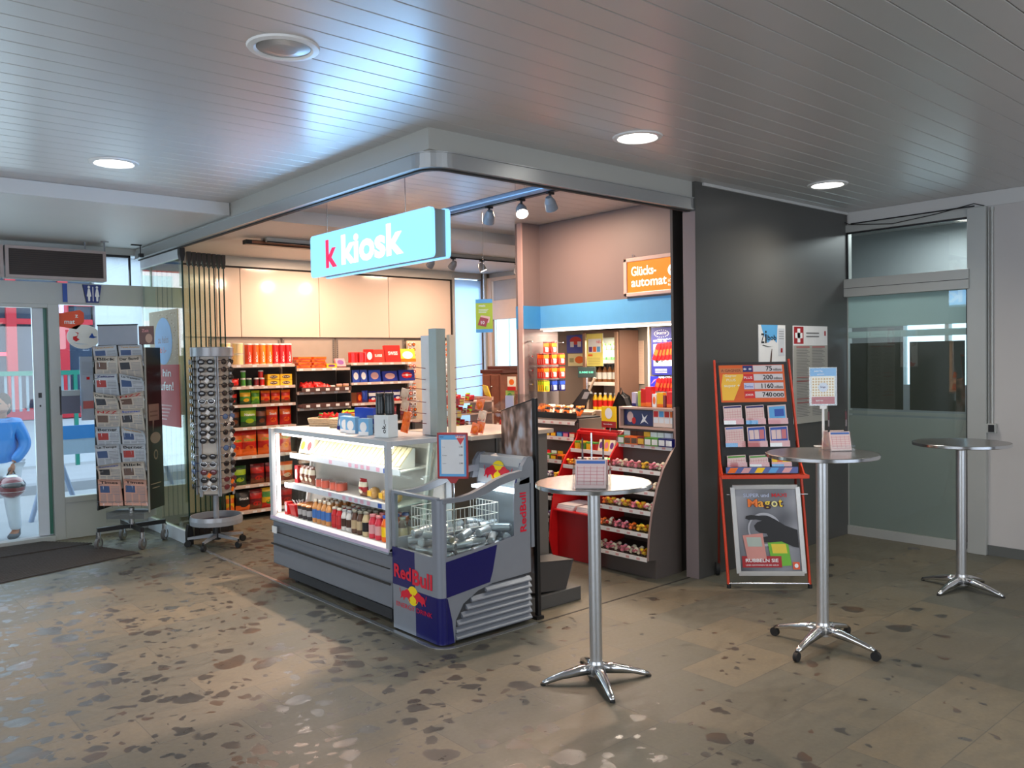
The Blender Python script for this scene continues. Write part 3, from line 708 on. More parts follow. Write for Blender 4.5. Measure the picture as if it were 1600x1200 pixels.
def cooler():
    o = (3.0, 4.35, 0)
    t = thing('drinks_cooler', 'silver and navy open-top energy drink cooler with glass front windows at the counter corner', 'cooler', o)
    X0, X1, Y0, Y1 = 2.945, 3.69, 4.085, 4.612
    # hollow body: outer shell up to the window sill, tub inside
    mb = LB(o)
    mb.box(X0+.02, X0+.05, Y0+.02, Y1, .03, .535, RB_SIL)                            # front wall
    mb.box(X0+.02, X1, Y0+.02, Y0+.05, .03, .535, RB_SIL)                            # right side
    mb.box(X0+.02, X1, Y1-.03, Y1, .03, .60, RB_SIL).box(X1-.03, X1, Y0+.02, Y1, .03, 1.03, RB_SIL)
    mb.box(X0+.03, X1-.02, Y0+.03, Y1-.02, .42, .45, C_('tub_grey', 120,124,130, .35))
    mb.build('body', t)
    # front skin with rounded corner: navy and silver quarters
    def skin(pts, z0, z1, m):
        q = LB(o); v = []; n = len(pts)
        for (x, y) in pts: v += [(x, y, z0), (x, y, z1)]
        q.add(v, [(2*i, 2*i+2, 2*i+3, 2*i+1) for i in range(n-1)], m, True); return q
    r = .045
    corner = [(X0+r-r*math.cos(math.radians(a)), Y0+r-r*math.sin(math.radians(a))) for a in range(0, 91, 15)]
    ymid = 4.355; zmid = .30
    front_l = [(X0, Y1), (X0, ymid)]; front_r = [(X0, ymid)]+corner
    taper = lambda z: .0
    for pts, z0, z1, m in ((front_l, zmid, .545, RB_BLUE), (front_l, .012, zmid, RB_SIL), (front_r, zmid, .545, RB_SIL), (front_r, .012, zmid, RB_BLUE)):
        skin(pts, z0, z1, m).build('front_panel', t)
    # right side: navy upper quarter, silver rear, louvred lower grille
    side = LB(o)
    def sp(pts, m, lift=0): side.shape(pts, (0, Y0-.0, 0), (1,0,0), (0,0,1), 1, 1, m, lift=lift)
    xc = X0+r
    sp([(xc, .012), (3.05, .012), (3.06, .15), (3.12, .24), (3.24, .30), (3.36, .325), (3.69, .335), (3.69, .97), (3.555, .94), (3.545, .60), (3.45, .585), (xc, .545)], RB_SIL)
    sp([(xc, .30), (3.335, .335), (3.36, .40), (3.40, .565), (xc, .52)], RB_BLUE, .0015)
    side.build('side_panel', t)
    NAV = LB(o).shape([(xc, .012), (3.045, .012), (3.03, .15), (3.0, .29), (xc, .30)], (0, Y0, 0), (1,0,0), (0,0,1), 1, 1, RB_BLUE, lift=.0018); NAV.build('corner_stripe', t)
    g = LB(o).shape([(3.05, .015), (3.685, .015), (3.685, .33), (3.36, .32), (3.24, .295), (3.12, .235), (3.06, .15)], (0, Y0+.012, 0), (1,0,0), (0,0,1), 1, 1, C_('grille_shadow', 60,62,66, .5)); g.build('grille_back', t)
    for k in range(7):
        z = .028+k*.042; x0 = 3.058+max(0, (z-.10))*.9
        if k == 6: x0 = 3.30
        LB(o).prism([(Y0+.012, z), (Y0-.012, z+.002), (Y0-.012, z+.010), (Y0+.012, z+.034)], 'x', x0, 3.686, RB_SIL).build('louvre', t)
    # windows
    LB(o).box(X0+.004, X0+.010, Y0+.05, Y1-.03, .545, .895, PANE).build('front_glass', t)
    gl = LB(o).prism([(X0+.05, .55), (3.45, .595), (3.545, .61), (3.545, .955), (3.43, .935), (3.3, .915), (3.15, .905), (X0+.05, .90)], 'y', Y0+.004, Y0+.010, PANE); gl.build('side_glass', t)
    LB(o).box(X0-.002, X0+.03, Y1-.035, Y1, .545, .90, RB_SIL).build('front_post', t, .004)
    sk = LB(o); 
    sk.add([p for (x, y) in [(X0, Y0+.075)]+corner+[(X0+.055, Y0)] for p in ((x, y, .545), (x, y, .90))], [(2*i, 2*i+2, 2*i+3, 2*i+1) for i in range(8)], RB_SIL, True)
    sk.build('corner_post', t)
    LB(o).box(X0+.0, X0+.035, Y0+.03, Y1, .893, .915, RB_SIL).build('front_rim', t, .005)
    # S-curved rims along both sides rising to the back
    curve = [(X0+.03, .905), (3.10, .905), (3.20, .92), (3.30, .95), (3.40, .985), (3.50, 1.008), (3.60, 1.018), (3.69, 1.02)]
    low = [(3.69, .975), (3.60, .975), (3.54, .965), (3.44, .945), (3.34, .91), (3.24, .885), (3.12, .878), (X0+.03, .880)]
    LB(o).prism(curve+low, 'y', Y0-.006, Y0+.03, RB_SIL).build('side_rim', t, .006)
    LB(o).prism(curve+low, 'y', Y1-.034, Y1, RB_SIL).build('side_rim', t, .006)
    # rear hood with inner sign panel
    hood = [(3.60, .93), (3.63, 1.05), (3.67, 1.10), (3.715, 1.105), (3.725, 1.07), (3.725, .5), (3.70, .5), (3.70, .93)]
    for a, b in ((Y0+.0, Y0+.03), (Y1-.03, Y1)): LB(o).prism(hood, 'y', a, b, RB_SIL).build('hood_cheek', t, .004)
    LB(o).prism([(3.645, .90), (3.675, 1.085), (3.72, 1.10), (3.725, .5), (3.69, .5), (3.69, .90)], 'y', Y0+.03, Y1-.03, C_('pale_sign_panel', 186,188,190, .35)).build('hood', t)
    q = LB(o); R = Vector((0,-1,0)); U = Vector((.16, 0, .985)).normalized()
    bulls(q, (3.655, 4.37, .985), R, U, .27, .12); q.shape([(0,0),(.05,0),(.075,1),(.03,1)], (3.648, 4.19, .91), R, U, 1, .15, RB_BLUE, lift=.002)
    q.build('sign_logo', t)
    LB(o).box(3.58, 3.66, Y0+.04, Y1-.04, .865, .885, mat('cooler_glow', (.85,.93,1), .4, emit=2.0, ecol=(.8,.9,1), noise=0)).build('cooler_light', t)
    light('cooler_lamp', 'AREA', (3.56, 4.35, .86), .9, (.85,.94,1), (3.2, 4.35, .5), .4, .04)
    # lettering
    q = LB(o)
    R, U = FX.values(); x = X0
    q.text('Red', (x, 4.590, .350), R, U, .088, RB_RED, .03, width=.195, lift=.003)
    q.text('Bull', (x, 4.380, .335), R, U, .100, RB_RED, .03, width=.215, lift=.003)
    q.build('brand_lettering', t)
    q = LB(o); bulls(q, (x, 4.38, .262), R, U, .27, .10); q.build('bulls_logo', t)
    q = LB(o); q.text('ENERGY DRINK', (x, 4.57, .165), R, U, .030, RB_RED, 0, width=.40, lift=.003); q.build('energy_drink_lettering', t)
    q = LB(o); q.text('RedBull', (3.655, Y0, .615), (0,0,1), (-1,0,0), .055, RB_RED, .02, width=.26, lift=.002); q.build('side_lettering', t)
    # wire basket
    b = LB(o)
    for k in range(15): b.cyl((3.06+.035*k, 4.25, .66), (3.06+.035*k, 4.25, .80), .002, WHITE, n=5)
    for k in range(10): b.cyl((3.55, 4.25+.033*k, .66), (3.55, 4.25+.033*k, .80), .002, WHITE, n=5)
    for k in range(10): b.cyl((3.06, 4.25+.033*k, .66), (3.06, 4.25+.033*k, .80), .002, WHITE, n=5)
    for z in (.66, .73, .80): b.tube([(3.06, 4.25, z), (3.55, 4.25, z), (3.55, 4.55, z), (3.06, 4.55, z), (3.06, 4.25, z)], .003, WHITE, 5)
    b.build('wire_basket', t)
    # cans heaped in the tub
    CAN = C_('can_silver', 176,180,188, .25, metal=.45); CANB = C_('can_blue', 30,40,120, .3, metal=.4)
    def can():
        a = MB().lathe([(.018, -.067), (.026, -.062), (.0265, -.02, CAN), (.0265, .03, CANB if 0 else CAN), (.0265, .056), (.020, .066)], (0,0,0), CAN, 14)
        a.plate((-.018, -.0262, -.05), (1,0,0), (0,0,1), .018, .05, CANB, lift=.003).plate((0, -.0262, 0), (1,0,0), (0,0,1), .018, .05, CANB, lift=.003)
        tb = MB().lathe([(.019, .0665), (.019, .0675), (.004, .0675)], (0,0,0), STEEL, 12)
        return [(None, a), ('lid', tb)]
    rnd = random.Random(3); n = 0
    for lay, (z, nx, ny) in enumerate(((.478, 5, 4), (.53, 5, 4), (.583, 5, 4), (.636, 4, 3))):
        for i in range(nx):
            for j in range(ny):
                x = 3.015+(i+.5)*(.62/nx)+(rnd.random()-.5)*.02; y = 4.15+(j+.5)*(.42/ny)+(rnd.random()-.5)*.02
                if x > 3.6: x = 3.58
                inst('can', can, 'drink_can', 'silver and blue drink can lying in the heap inside the cooler', 'can', (x, y, z), (PI/2+(rnd.random()-.5)*.3, 0, rnd.random()*PI), group='cans heaped in the drinks cooler')
                n += 1
cooler()

# price sign on a stalk in the cooler
def price_sign():
    o = (3.16, 4.22, .45)
    t = thing('price_sign', 'red framed price sign with blue border on a steel stalk above the cooler', 'sign', (3.16, 4.22, .45), math.radians(-51))
    R, U = (1,0,0), (0,0,1)
    MB().cyl((0,.006,.0), (0,.006,.56), .006, STEEL, n=10).build('stalk', t)
    h0, h1 = .553, .845; w = .10
    fr = MB()
    for (a, b, c, d) in ((-w, w, h0, h0+.014), (-w, w, h1-.014, h1), (-w, -w+.012, h0, h1), (w-.012, w, h0, h1)): fr.box(a, b, -.008, .008, c, d, RED2)
    fr.build('frame', t, .003)
    MB().prism([(-.035, h0), (.035, h0), (.014, h0-.028), (-.014, h0-.028)], 'y', -.007, .012, RED2).build('clamp', t, .002)
    s = MB().box(-w+.012, w-.012, -.003, .003, h0+.014, h1-.014, SKYB).plate((-w+.026, -.003, h0+.030), R, U, 2*w-.052, .218, PAPER, lift=.001)
    s.shape([(0, 1), (1, 1), (.5, 0)], (.018, -.003, h1-.078), R, U, .070, .060, RED, lift=.002)
    s.text('aktuell', (.022, -.003, h1-.034), R, U, .016, LETTER, .01, width=.06, lift=.003)
    s.text('kiosk', (-.08, -.003, h1-.030), R, U, .008, NAVY, .01, lift=.002)
    for k, (a, b) in enumerate((('Energy', '1.90'), ('4 Dosen', '5.00'), ('Sugarfree', '2.90'))):
        z = h1-.095-.052*k
        s.text(a, (-.066, -.003, z), R, U, .006, INK, 0, lift=.002); s.text(b, (.066, -.003, z), R, U, .010, INK, .01, align='r', lift=.002)
    s.build('price_card', t)
price_sign()

# ================================================================ KIOSK SIGN
def kiosk_sign():
    o = (3.07, 4.95, 2.39)
    t = thing('illuminated_sign', 'light blue illuminated double-sided kiosk sign hanging from the ceiling', 'sign', o)
    SB = mat('sign_face_glow', (.20,.55,.95), .3, emit=1.0, ecol=(.26,.62,.98), noise=0)
    SW = mat('sign_letter_glow', (.95,.98,1), .3, emit=1.05, ecol=(.93,.97,1), noise=0)
    SR = mat('sign_red_letter_glow', (.75,.03,.10), .3, emit=.85, ecol=(.78,.02,.10), noise=0)
    def face(x0, x1, flip):
        a = LB(o); r = .03
        pts = []
        for cy, cz, s in ((4.17+r, 2.70-r, 90), (4.17+r, 2.39+r, 180), (5.735-r, 2.39+r, 270), (5.735-r, 2.70-r, 0)):
            for k in range(5):
                t_ = math.radians(s+90*k/4); pts.append((cy+r*math.cos(t_), cz+r*math.sin(t_)))
        a.prism(pts, 'x', x0, x1, SB); return a
    face(2.998, 3.022, 0).build('light_panel', t, .003)
    face(3.115, 3.14, 1).build('light_panel', t, .003)
    LB(o).box(3.022, 3.115, 4.19, 5.715, 2.40, 2.69, C_('sign_housing_grey', 132,134,132, .4)).build('housing', t)
    R, U = FX.values(); x = 2.998
    q = LB(o).text('k', (x, 5.500, 2.442), R, U, .205, SR, .035, width=.165, lift=.002); q.build('red_letter', t)
    q = LB(o).text('kiosk', (x, 5.272, 2.442), R, U, .213, SW, .035, width=.79, lift=.002); q.build('white_lettering', t)
    R2 = (0,1,0)
    q = LB(o).text('k', (3.14, 4.40, 2.442), R2, U, .205, SR, .035, width=.165, lift=.002).text('kiosk', (3.14, 4.63, 2.442), R2, U, .213, SW, .035, width=.79, lift=.002); q.build('rear_lettering', t)
    for y in (4.56, 5.60): LB(o).cyl((3.07, y, 2.69), (3.07, y, 3.11), .003, STEEL, n=6).build('suspension_wire', t)
    light('sign_light', 'AREA', (2.985, 4.95, 2.55), 17, (.28,.58,1), (-5, 4.95, 2.55), 1.5, .28).rotation_euler = (PI/2, 0, PI/2)
    light('sign_light', 'AREA', (3.155, 4.95, 2.55), 6, (.28,.58,1), (9, 4.95, 2.55), 1.5, .28).rotation_euler = (PI/2, 0, -PI/2)
kiosk_sign()
def lottery_sign():
    o = (5.75, 4.7, 2.28)
    t = thing('illuminated_sign', 'orange illuminated lottery machine sign in a pink frame on the mauve wall', 'sign', o)
    OR = mat('orange_sign_glow', (.35,.10,.01), .3, emit=.72, ecol=(1,.27,.015), noise=0); LW = mat('orange_sign_letter', (.6,.6,.55), .3, emit=.9, ecol=(1,.97,.85), noise=0)
    fr = LB(o); FRM = C_('rosy_sign_frame', 205,180,172, .3)
    fr.box(5.74, 5.775, 4.30, 5.04, 2.30, 2.335, FRM).box(5.74, 5.775, 4.30, 5.04, 2.61, 2.645, FRM).box(5.74, 5.775, 5.0, 5.04, 2.30, 2.645, FRM).box(5.74, 5.775, 4.30, 4.34, 2.30, 2.645, FRM)
    fr.build('frame', t, .006)
    LB(o).box(5.752, 5.772, 4.34, 5.0, 2.335, 2.61, OR).build('light_panel', t)
    q = LB(o); R, U = FX.values()
    q.text('Glücks-', (5.752, 4.955, 2.480), R, U, .085, LW, .02, width=.285, lift=.001).text('automat', (5.752, 4.955, 2.382), R, U, .07, LW, .02, width=.40, lift=.001)
    q.disc((5.752, 4.49, 2.50), R, U, .052, .052, LW, lift=.001).disc((5.752, 4.485, 2.50), R, U, .03, .03, OR, lift=.002).text('LOTTO', (5.752, 4.54, 2.40), R, U, .025, LW, .01, width=.10, lift=.001).text('Romand', (5.752, 4.54, 2.365), R, U, .02, LW, .01, width=.10, lift=.001)
    q.build('lettering', t)
    LB(o).cyl((5.765, 4.95, 2.645), (5.765, 4.95, 2.68), .004, STEEL, n=6).build('hook', t)
lottery_sign()

# ================================================================ BISTRO TABLES
TOPM = mat('mottled_steel_top', (.27,.26,.25), .24, .85, noise=.35, scale=38)
def bistro(x, y, h, r, ang, label, casters, feet=4, col=ALU):
    t = thing('bistro_table', label, 'table', (x, y, 0), math.radians(ang), group='round standing tables')
    MB().lathe([(r-.012, h-.026), (r, h-.022), (r, h-.006), (r-.004, h-.001), (.0001, h)], (0,0,0), TOPM, 64, caps=False, smooth=False).lathe([(.001, h-.024), (r-.012, h-.026)], (0,0,0), ALU, 48, caps=False).build('tabletop', t)
    MB().lathe([(r-.001, h-.024), (r+.003, h-.021), (r+.003, h-.004), (r-.001, h-.001)], (0,0,0), STEEL, 64, caps=False).build('rim', t)
    MB().cyl((0,0,.10), (0,0,h-.03), .034, col, n=28).build('column', t)
    MB().lathe([(.034, h-.06), (.06, h-.03), (.10, h-.026)], (0,0,0), ALU, 24, caps=False).build('mount', t)
    zc = .045 if casters else 0
    MB().lathe([(.05, zc+.035), (.052, zc+.075), (.040, zc+.095), (.036, zc+.11)], (0,0,0), ALU, 24).build('hub', t)
    for k in range(feet):
        a = 2*PI*k/feet; c, s = math.cos(a), math.sin(a)
        L = .31 if casters else .30; mb = MB(); v = []
        secs = ((.03, .036, .050, .095), (.10, .030, .042, .088), (.20, .023, .030, .060), (L-.03, .019, .012, .036), (L, .014, .006, .022))
        for (d, w, z0, z1) in secs:
            for (ww, zz) in ((-w, z0), (w, z0), (w*.8, z1-.006), (w*.3, z1), (-w*.3, z1), (-w*.8, z1-.006)):
                v.append((d*c-ww*s, d*s+ww*c, zc+zz))
        fs = []
        for i in range(len(secs)-1):
            for j in range(6): fs.append((i*6+j, i*6+(j+1) % 6, (i+1)*6+(j+1) % 6, (i+1)*6+j))
        fs += [tuple(reversed(range(6))), tuple(range(24, 30))]
        mb.add(v, fs, STEEL, True); leg = mb.build('leg', t, 0)
        if casters:
            m2 = MB().cyl(((L+.005)*c-.012*s, (L+.005)*s+.012*c, .027), ((L+.005)*c+.012*s, (L+.005)*s-.012*c, .027), .027, RUBBER, n=18)
            m2.cyl((L*c, L*s, .05), (L*c, L*s, .062), .012, BLACK, n=10); m2.build('caster', leg)
        else:
            MB().cyl((L*c*.99, L*s*.99, 0), (L*c*.99, L*s*.99, .010), .014, RUBBER, n=12).build('foot_pad', leg)
bistro(3.261, 3.094, 1.083, .312, -31, 'round steel standing table nearest the viewer with leaflet holder and two pens', 0)
bistro(4.606, 2.511, 1.167, .318, 2, 'taller round steel standing table on castors with a small poster stand', 1)
bistro(6.489, 2.444, 1.088, .325, -8, 'empty round steel standing table by the frosted shop door', 0)

SLIP = C_('pale_rose_lottery_slip', 226,200,196, .7); SLIPB = C_('slip_print_blue', 70,110,180, .6); SLIPR = C_('slip_print_rose', 205,120,125, .6)
def leaflet_block(head=SLIPB, grid=True, w=.10, h=.125):
    mb = MB().box(-w/2, w/2, -.006, .006, 0, h, SLIP); R, U = FY.values()
    mb.plate((-w/2+.004, -.006, h-.018), R, U, w-.008, .012, head)
    if grid:
        for k in range(6): mb.plate((-w/2+.006, -.006, .012+k*.014), R, U, w-.012, .0016, SLIPR)
        for k in range(5): mb.plate((-w/2+.008+k*(w-.018)/4, -.006, .012), R, U, .0016, .078, SLIPR)
    return mb
def holder(x, y, z, ang, label, pens, sc=1.25):
    t = thing('leaflet_holder', label, 'leaflet holder', (x, y, z), math.radians(ang))
    t.scale = (sc, sc, sc)
    MB().prism([(-.075, 0), (.075, 0), (.03, .115), (-.03, .115)], 'x', -.075, .075, CLEARP).build('acrylic_body', t)
    for s in (-1, 1):
        MB().prism([(s*.080, .0), (s*.086, .0), (s*.086, .035), (s*.080, .035)], 'x', -.078, .078, CLEARP).build('pocket', t)
    for s in (-1, 1):
        lb = leaflet_block(w=.125, h=.118)
        o = inst('slipblock%d' % s, lambda: [(None, lb)], 'lottery_slips', 'stack of pale rose lottery slips in the '+('camera-facing' if s == 1 else 'far')+' pocket of the '+('rear' if sc < 1 else 'nearest')+' table holder', 'slips',
                 (Vector((x, y, z))+Matrix.Rotation(math.radians(ang), 4, 'Z') @ Vector((0, -s*.068*sc, .002))), (-math.radians(16)*1, 0, math.radians(ang)+(0 if s == 1 else PI)))
        o.scale = (sc, sc, sc)
    if pens:
        for k, px in enumerate((-.048, .06)):
            p = thing('pen', 'ballpoint pen standing in the holder on the '+('nearest' if pens == 1 else 'castor')+' table, '+('left' if k == 0 else 'right')+' one of two', 'pen', Vector((x, y, z+(.118 if sc > 1 else .108)))+Matrix.Rotation(math.radians(ang), 4, 'Z') @ Vector((px, 0, 0)))
            MB().cyl((0,0,0), (0,0,.035), .006, BLACK, n=10).cyl((0,0,.035), (0,0,.075), .0045, C_('smoke_grey_barrel', 120,110,112, .3), n=10).build('barrel', p)
            MB().cyl((0,0,.075), (0,0,.125), .0055, C_('dark_red_cap', 80,20,26, .3), n=10).cyl((0,0,.125), (0,0,.135), .003, BLACK, n=8).build('cap', p)
        if pens == 1: MB().cyl((0,0,0), (0,0,.16), .005, STEEL, n=10).build('steel_rod', None, loc=Vector((x, y, z+.118)), label='thin steel rod rising from the leaflet holder between the two pens', cat='rod')
holder(3.145, 2.995, 1.084, -52, 'clear leaflet holder with lottery slips on the nearest bistro table', 1)
holder(4.80, 2.52, 1.168, -38, 'clear leaflet holder with rose slips on the table with castors', 2, .98)
def table_poster():
    t = thing('poster_stand', 'clear poster pocket with blue and red lottery leaflet on a white pole', 'poster stand', (4.90, 2.66, 1.168), math.radians(-46))
    MB().box(-.05, .05, -.04, .04, 0, .006, WHITE).build('base', t, .002)
    MB().cyl((0,0,.006), (0,0,.25), .008, WHITE, n=10).box(-.02, .02, -.006, .006, .24, .26, WHITE).build('pole', t)
    MB().box(-.085, .085, -.004, -.002, .26, .50, CLEARP).box(-.085, .085, .002, .004, .26, .50, CLEARP).build('pocket', t)
    q = MB().box(-.07, .07, -.001, .001, .27, .49, CREAM); R, U = FY.values()
    q.plate((-.08, -.0015, .445), R, U, .16, .05, SKYB).plate((-.07, -.0015, .27), R, U, .14, .045, RED2, lift=.001)
    for k in range(8):
        for j in range(7): q.disc((-.06+.017*k, -.0015, .325+.017*j), R, U, .0055, .0055, C_('gold_ball', 205,165,90, .4), n=8, lift=.001)
    q.disc((.0, -.0015, .375), R, U, .030, .030, C_('pale_ball', 205,212,225, .3), lift=.0022).text('bingo', (.0, -.0015, .369), R, U, .014, NAVY, .01, align='c', lift=.003)
    q.text('Jeden Tag', (-.055, -.0015, .470), R, U, .012, LETTER, .01, lift=.002).text('gewinnen', (-.035, -.0015, .452), R, U, .010, LETTER, .01, lift=.002).text('Spiel mit', (-.045, -.0015, .285), R, U, .012, LETTER, .01, lift=.002)
    q.build('leaflet', t)
table_poster()

# ================================================================ PRODUCTS
def bag(w, h, d, cols, words=None, wcol=None, seed=0):
    """pillow-shaped foil bag, front towards -y, standing on z = 0; cols = (main, band, foot)"""
    def f():
        rnd = random.Random(seed); nx, nz = 8, 11; mb = MB(); V = []
        def th(u, v):
            a = max(0, 1-abs(2*u-1)**3.2); b = max(0, math.sin(PI*min(1, max(0, (v-.03)/.93))))**.55
            return d/2*a*b
        for side in (-1, 1):
            for j in range(nz+1):
                v = j/nz; pin = 1-.05*math.sin(PI*v)
                for i in range(nx+1):
                    u = i/nx; z = h*v
                    V.append(((u-.5)*w*pin, side*(th(u, v)+.0008)+(rnd.random()-.5)*d*.05*(0 < i < nx and 0 < j < nz), z))
        n1 = (nx+1)*(nz+1)
        main, band, foot = cols
        for side in (0, 1):
            for j in range(nz):
                fs = []
                for i in range(nx):
                    a = side*n1+j*(nx+1)+i; q = (a, a+1, a+nx+2, a+nx+1); fs.append(q if side == 0 else tuple(reversed(q)))
                v = (j+.5)/nz; m = foot if v < .28 else band if .50 < v < .78 else main
                mb.v_ = V
                used = sorted({k for q in fs for k in q}); mp = {k: i for i, k in enumerate(used)}
                mb.add([V[k] for k in used], [tuple(mp[k] for k in q) for q in fs], m, True)
        warp = lambda q: (q[0], -th(q[0]/w+.5, q[2]/h)-.002, q[2])
        if words: mb.text(words, (0, 0, h*.56), (1,0,0), (0,0,1), h*.13, wcol or LETTER, .02, align='c', width=w*.62, warp=warp)
        # round picture low on the bag
        pts = [(math.cos(k*PI/8)*w*.26, 0, h*.30+math.sin(k*PI/8)*h*.12) for k in range(16)]
        c = (0, 0, h*.30)
        mb.add([warp(Vector(c))]+[warp(Vector(p)) for p in pts], [(0, 1+k, 1+(k+1) % 16) for k in range(16)], band, True)
        return [(None, mb)]
    return f
def tincan(r, h, col, words, lid=WHITE):
    def f():
        mb = MB().lathe([(r*.96, 0, lid), (r, .006, lid), (r, .008), (r, h-.01), (r, h-.004, lid)], (0,0,0), col, 18)
        wp = lambda q: (r*1.01*math.sin(q[0]/r), -r*1.012*math.cos(q[0]/r), q[2])
        if words: mb.text(words, (r*.35, 0, h*.12), (0,0,1), (-1,0,0), r*.75, LETTER, .03, width=h*.5, warp=wp)
        lidm = MB().lathe([(r*1.02, h-.008), (r*1.02, h+.004), (r*.9, h+.007), (.001, h+.007)], (0,0,0), lid, 18, caps=False)
        return [(None, mb), ('lid', lidm)]
    return f
def carton(w, h, d, col, patch=None, words=None, wcol=None, tilt=0, band=None, lift=0):
    def f():
        mb = MB()
        if tilt: mb.T = Matrix.Rotation(tilt, 4, 'X')
        mb.box(-w/2, w/2, -d/2, d/2, 0, h, col); R, U = FY.values()
        if band: mb.plate((-w/2, -d/2, 0), R, U, w, h*.22, band)
        if patch: mb.disc((0, -d/2, h*.5), R, U, w*.34, h*.30, patch, n=18, lift=.001)
        if words: mb.text(words, (0, -d/2, h*.40), R, U, h*.22, wcol or LETTER, .02, align='c', width=w*.62, lift=.0018)
        return [(None, mb)]
    return f
def bottle(r, h, body, label, cap, capw=.45):
    def f():
        mb = MB().lathe([(r*.9, 0, body), (r, .01, body), (r, h*.20, label), (r, h*.58, body), (r*.97, h*.66, body), (r*capw*1.1, h*.84, body), (r*capw, h*.88, body), (r*capw, h*.92, body)], (0,0,0), body, 14)
        cp = MB().lathe([(r*capw*1.15, h*.90), (r*capw*1.2, h*.93), (r*capw*1.15, h), (.001, h)], (0,0,0), cap, 12)
        return [(None, mb), ('cap', cp)]
    return f
FOIL_R = C_('foil_red', 200,36,26, .28); FOIL_O = C_('foil_orange', 236,110,30, .28); FOIL_G = C_('foil_green', 80,150,50, .28); FOIL_DG = C_('foil_dark_green', 44,84,44, .3)
FOIL_Y = C_('foil_yellow', 240,190,40, .28); FOIL_BR = C_('foil_brown', 120,66,40, .3); FOIL_K = C_('foil_black', 34,30,30, .3); FOIL_M = C_('foil_maroon', 120,30,34, .3); FOIL_B = C_('foil_blue', 40,70,170, .28)

def shelf_z(x): return x
SH = [1.745, 1.50, 1.295, 1.04, .715, .385, .095]
def shelf_bay(x0, x1, zs, label, depth=.36, dark=True):
    t = thing('wall_shelf', label, 'shelf', ((x0+x1)/2, 9.2, 0), group='shelf bays on the back wall')
    o = ((x0+x1)/2, 9.2, 0)
    LB(o).box(x0, x1, 9.385, 9.398, .02, 2.06, C_('shelf_back_grey', 150,142,132, .5)).build('back_panel', t)
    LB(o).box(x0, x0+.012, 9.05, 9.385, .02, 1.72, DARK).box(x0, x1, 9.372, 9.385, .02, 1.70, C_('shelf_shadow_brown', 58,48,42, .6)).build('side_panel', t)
    for xx in (x0+.004, x1-.03): 
        q = LB(o).box(xx, xx+.024, 9.378, 9.388, 1.70, 2.05, C_('slotted_upright_grey', 120,116,110, .4))
        for k in range(12): q.box(xx+.009, xx+.015, 9.375, 9.379, 1.73+k*.026, 1.745+k*.026, BLACK)
        q.build('slotted_upright', t)
    for z in zs:
        s = LB(o).box(x0+.002, x1-.002, 9.385-depth, 9.372, z-.022, z, C_('shelf_metal_beige', 188,172,158, .4)).build('shelf', t)
        e = LB(o).box(x0, x1, 9.385-depth-.008, 9.385-depth, z-.03, z+.002, C_('shelf_edge_rose', 205,184,172, .35))
        rnd = random.Random(int(z*100+x0*10))
        xx = x0+.03
        while xx < x1-.08:
            e.plate((xx, 9.385-depth-.008, z-.027), *FY.values(), .05, .024, PAPER); xx += .09+rnd.random()*.14
        e.build('price_strip', s)
    return t
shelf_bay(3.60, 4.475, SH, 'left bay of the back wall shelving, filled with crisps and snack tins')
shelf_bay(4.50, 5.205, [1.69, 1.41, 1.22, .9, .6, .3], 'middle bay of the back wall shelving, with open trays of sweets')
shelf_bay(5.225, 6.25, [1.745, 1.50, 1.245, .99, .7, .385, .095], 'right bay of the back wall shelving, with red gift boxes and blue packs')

cnt = {}
def row(rowname, items, xs, y, z, group=None):
    """items: list of (key, builder, name, look, category[, rotz]) placed left to right"""
    for i, (it, x) in enumerate(zip(items, xs)):
        key, bld, nm, look, cat = it[:5]
        inst(key, bld, nm, '%s, %s from left %s' % (look, ORD[i], rowname), cat, (x, y, z+.001), (0, 0, it[5] if len(it) > 5 else 0), group=group or cat+'s '+rowname)
def lin(a, b, n): return [a+(b-a)*i/(n-1) for i in range(n)] if n > 1 else [a]
# left bay
rolls = ('roll', tincan(.058, .115, C_('cream_tin', 232,205,150, .4), None, C_('cream_tin_lid', 225,215,190, .4)), 'snack_tin')
for k, x in enumerate((3.69, 3.835)):
    for j in range(2): inst('roll', rolls[1], 'snack_tin', '%s cream printed snack tin on the top shelf, %s column' % (('lower', 'upper')[j], ('left', 'right')[k]), 'tin', (x, 9.12, 1.746+j*.124), group='cream snack tins')
TR = [C_('tin_orange_red', 226,70,34, .3), C_('tin_orange', 236,104,44, .3), C_('tin_amber', 240,140,40, .3), C_('tin_amber_deep', 238,128,36, .3), C_('tin_red', 206,38,38, .3), C_('tin_red', 0,0,0), C_('tin_red', 0,0,0)]
TN = ['orange-red', 'orange', 'amber', 'deep amber', 'red', 'red', 'red']
row('on the top shelf', [('tube'+TN[i], tincan(.041, .232, TR[i], 'ok.–'), 'crisp_tube', TN[i]+' cardboard crisp tube with white lid', 'crisp tube') for i in range(7)], lin(3.945, 4.43, 7)[:7], 9.09, 1.745)
smalls = [('sgn', bag(.11, .09, .05, (FOIL_R, RED, FOIL_M), seed=1), 'snack_bag', 'small red shiny snack bag', 'snack bag')]
smalls += [('st%d' % i, tincan(.028, .085, c, None, WHITE), 'snack_tube', n+' mini snack tube', 'snack tube') for i, (c, n) in enumerate(((GREEN, 'green'), (FOIL_DG, 'dark green'), (FOIL_M, 'maroon'), (FOIL_R, 'red')))]
row('on the second shelf', smalls, (3.77, 3.875, 3.945, 4.03, 4.10), 9.09, 1.50)
for i, x in enumerate((3.88, 4.09)):
    inst('st%d' % (i*3), None, 'snack_tube', ('green', 'red')[i]+' mini snack tube on top of the row on the second shelf', 'snack tube', (x, 9.10, 1.587), group='stacked mini snack tubes')
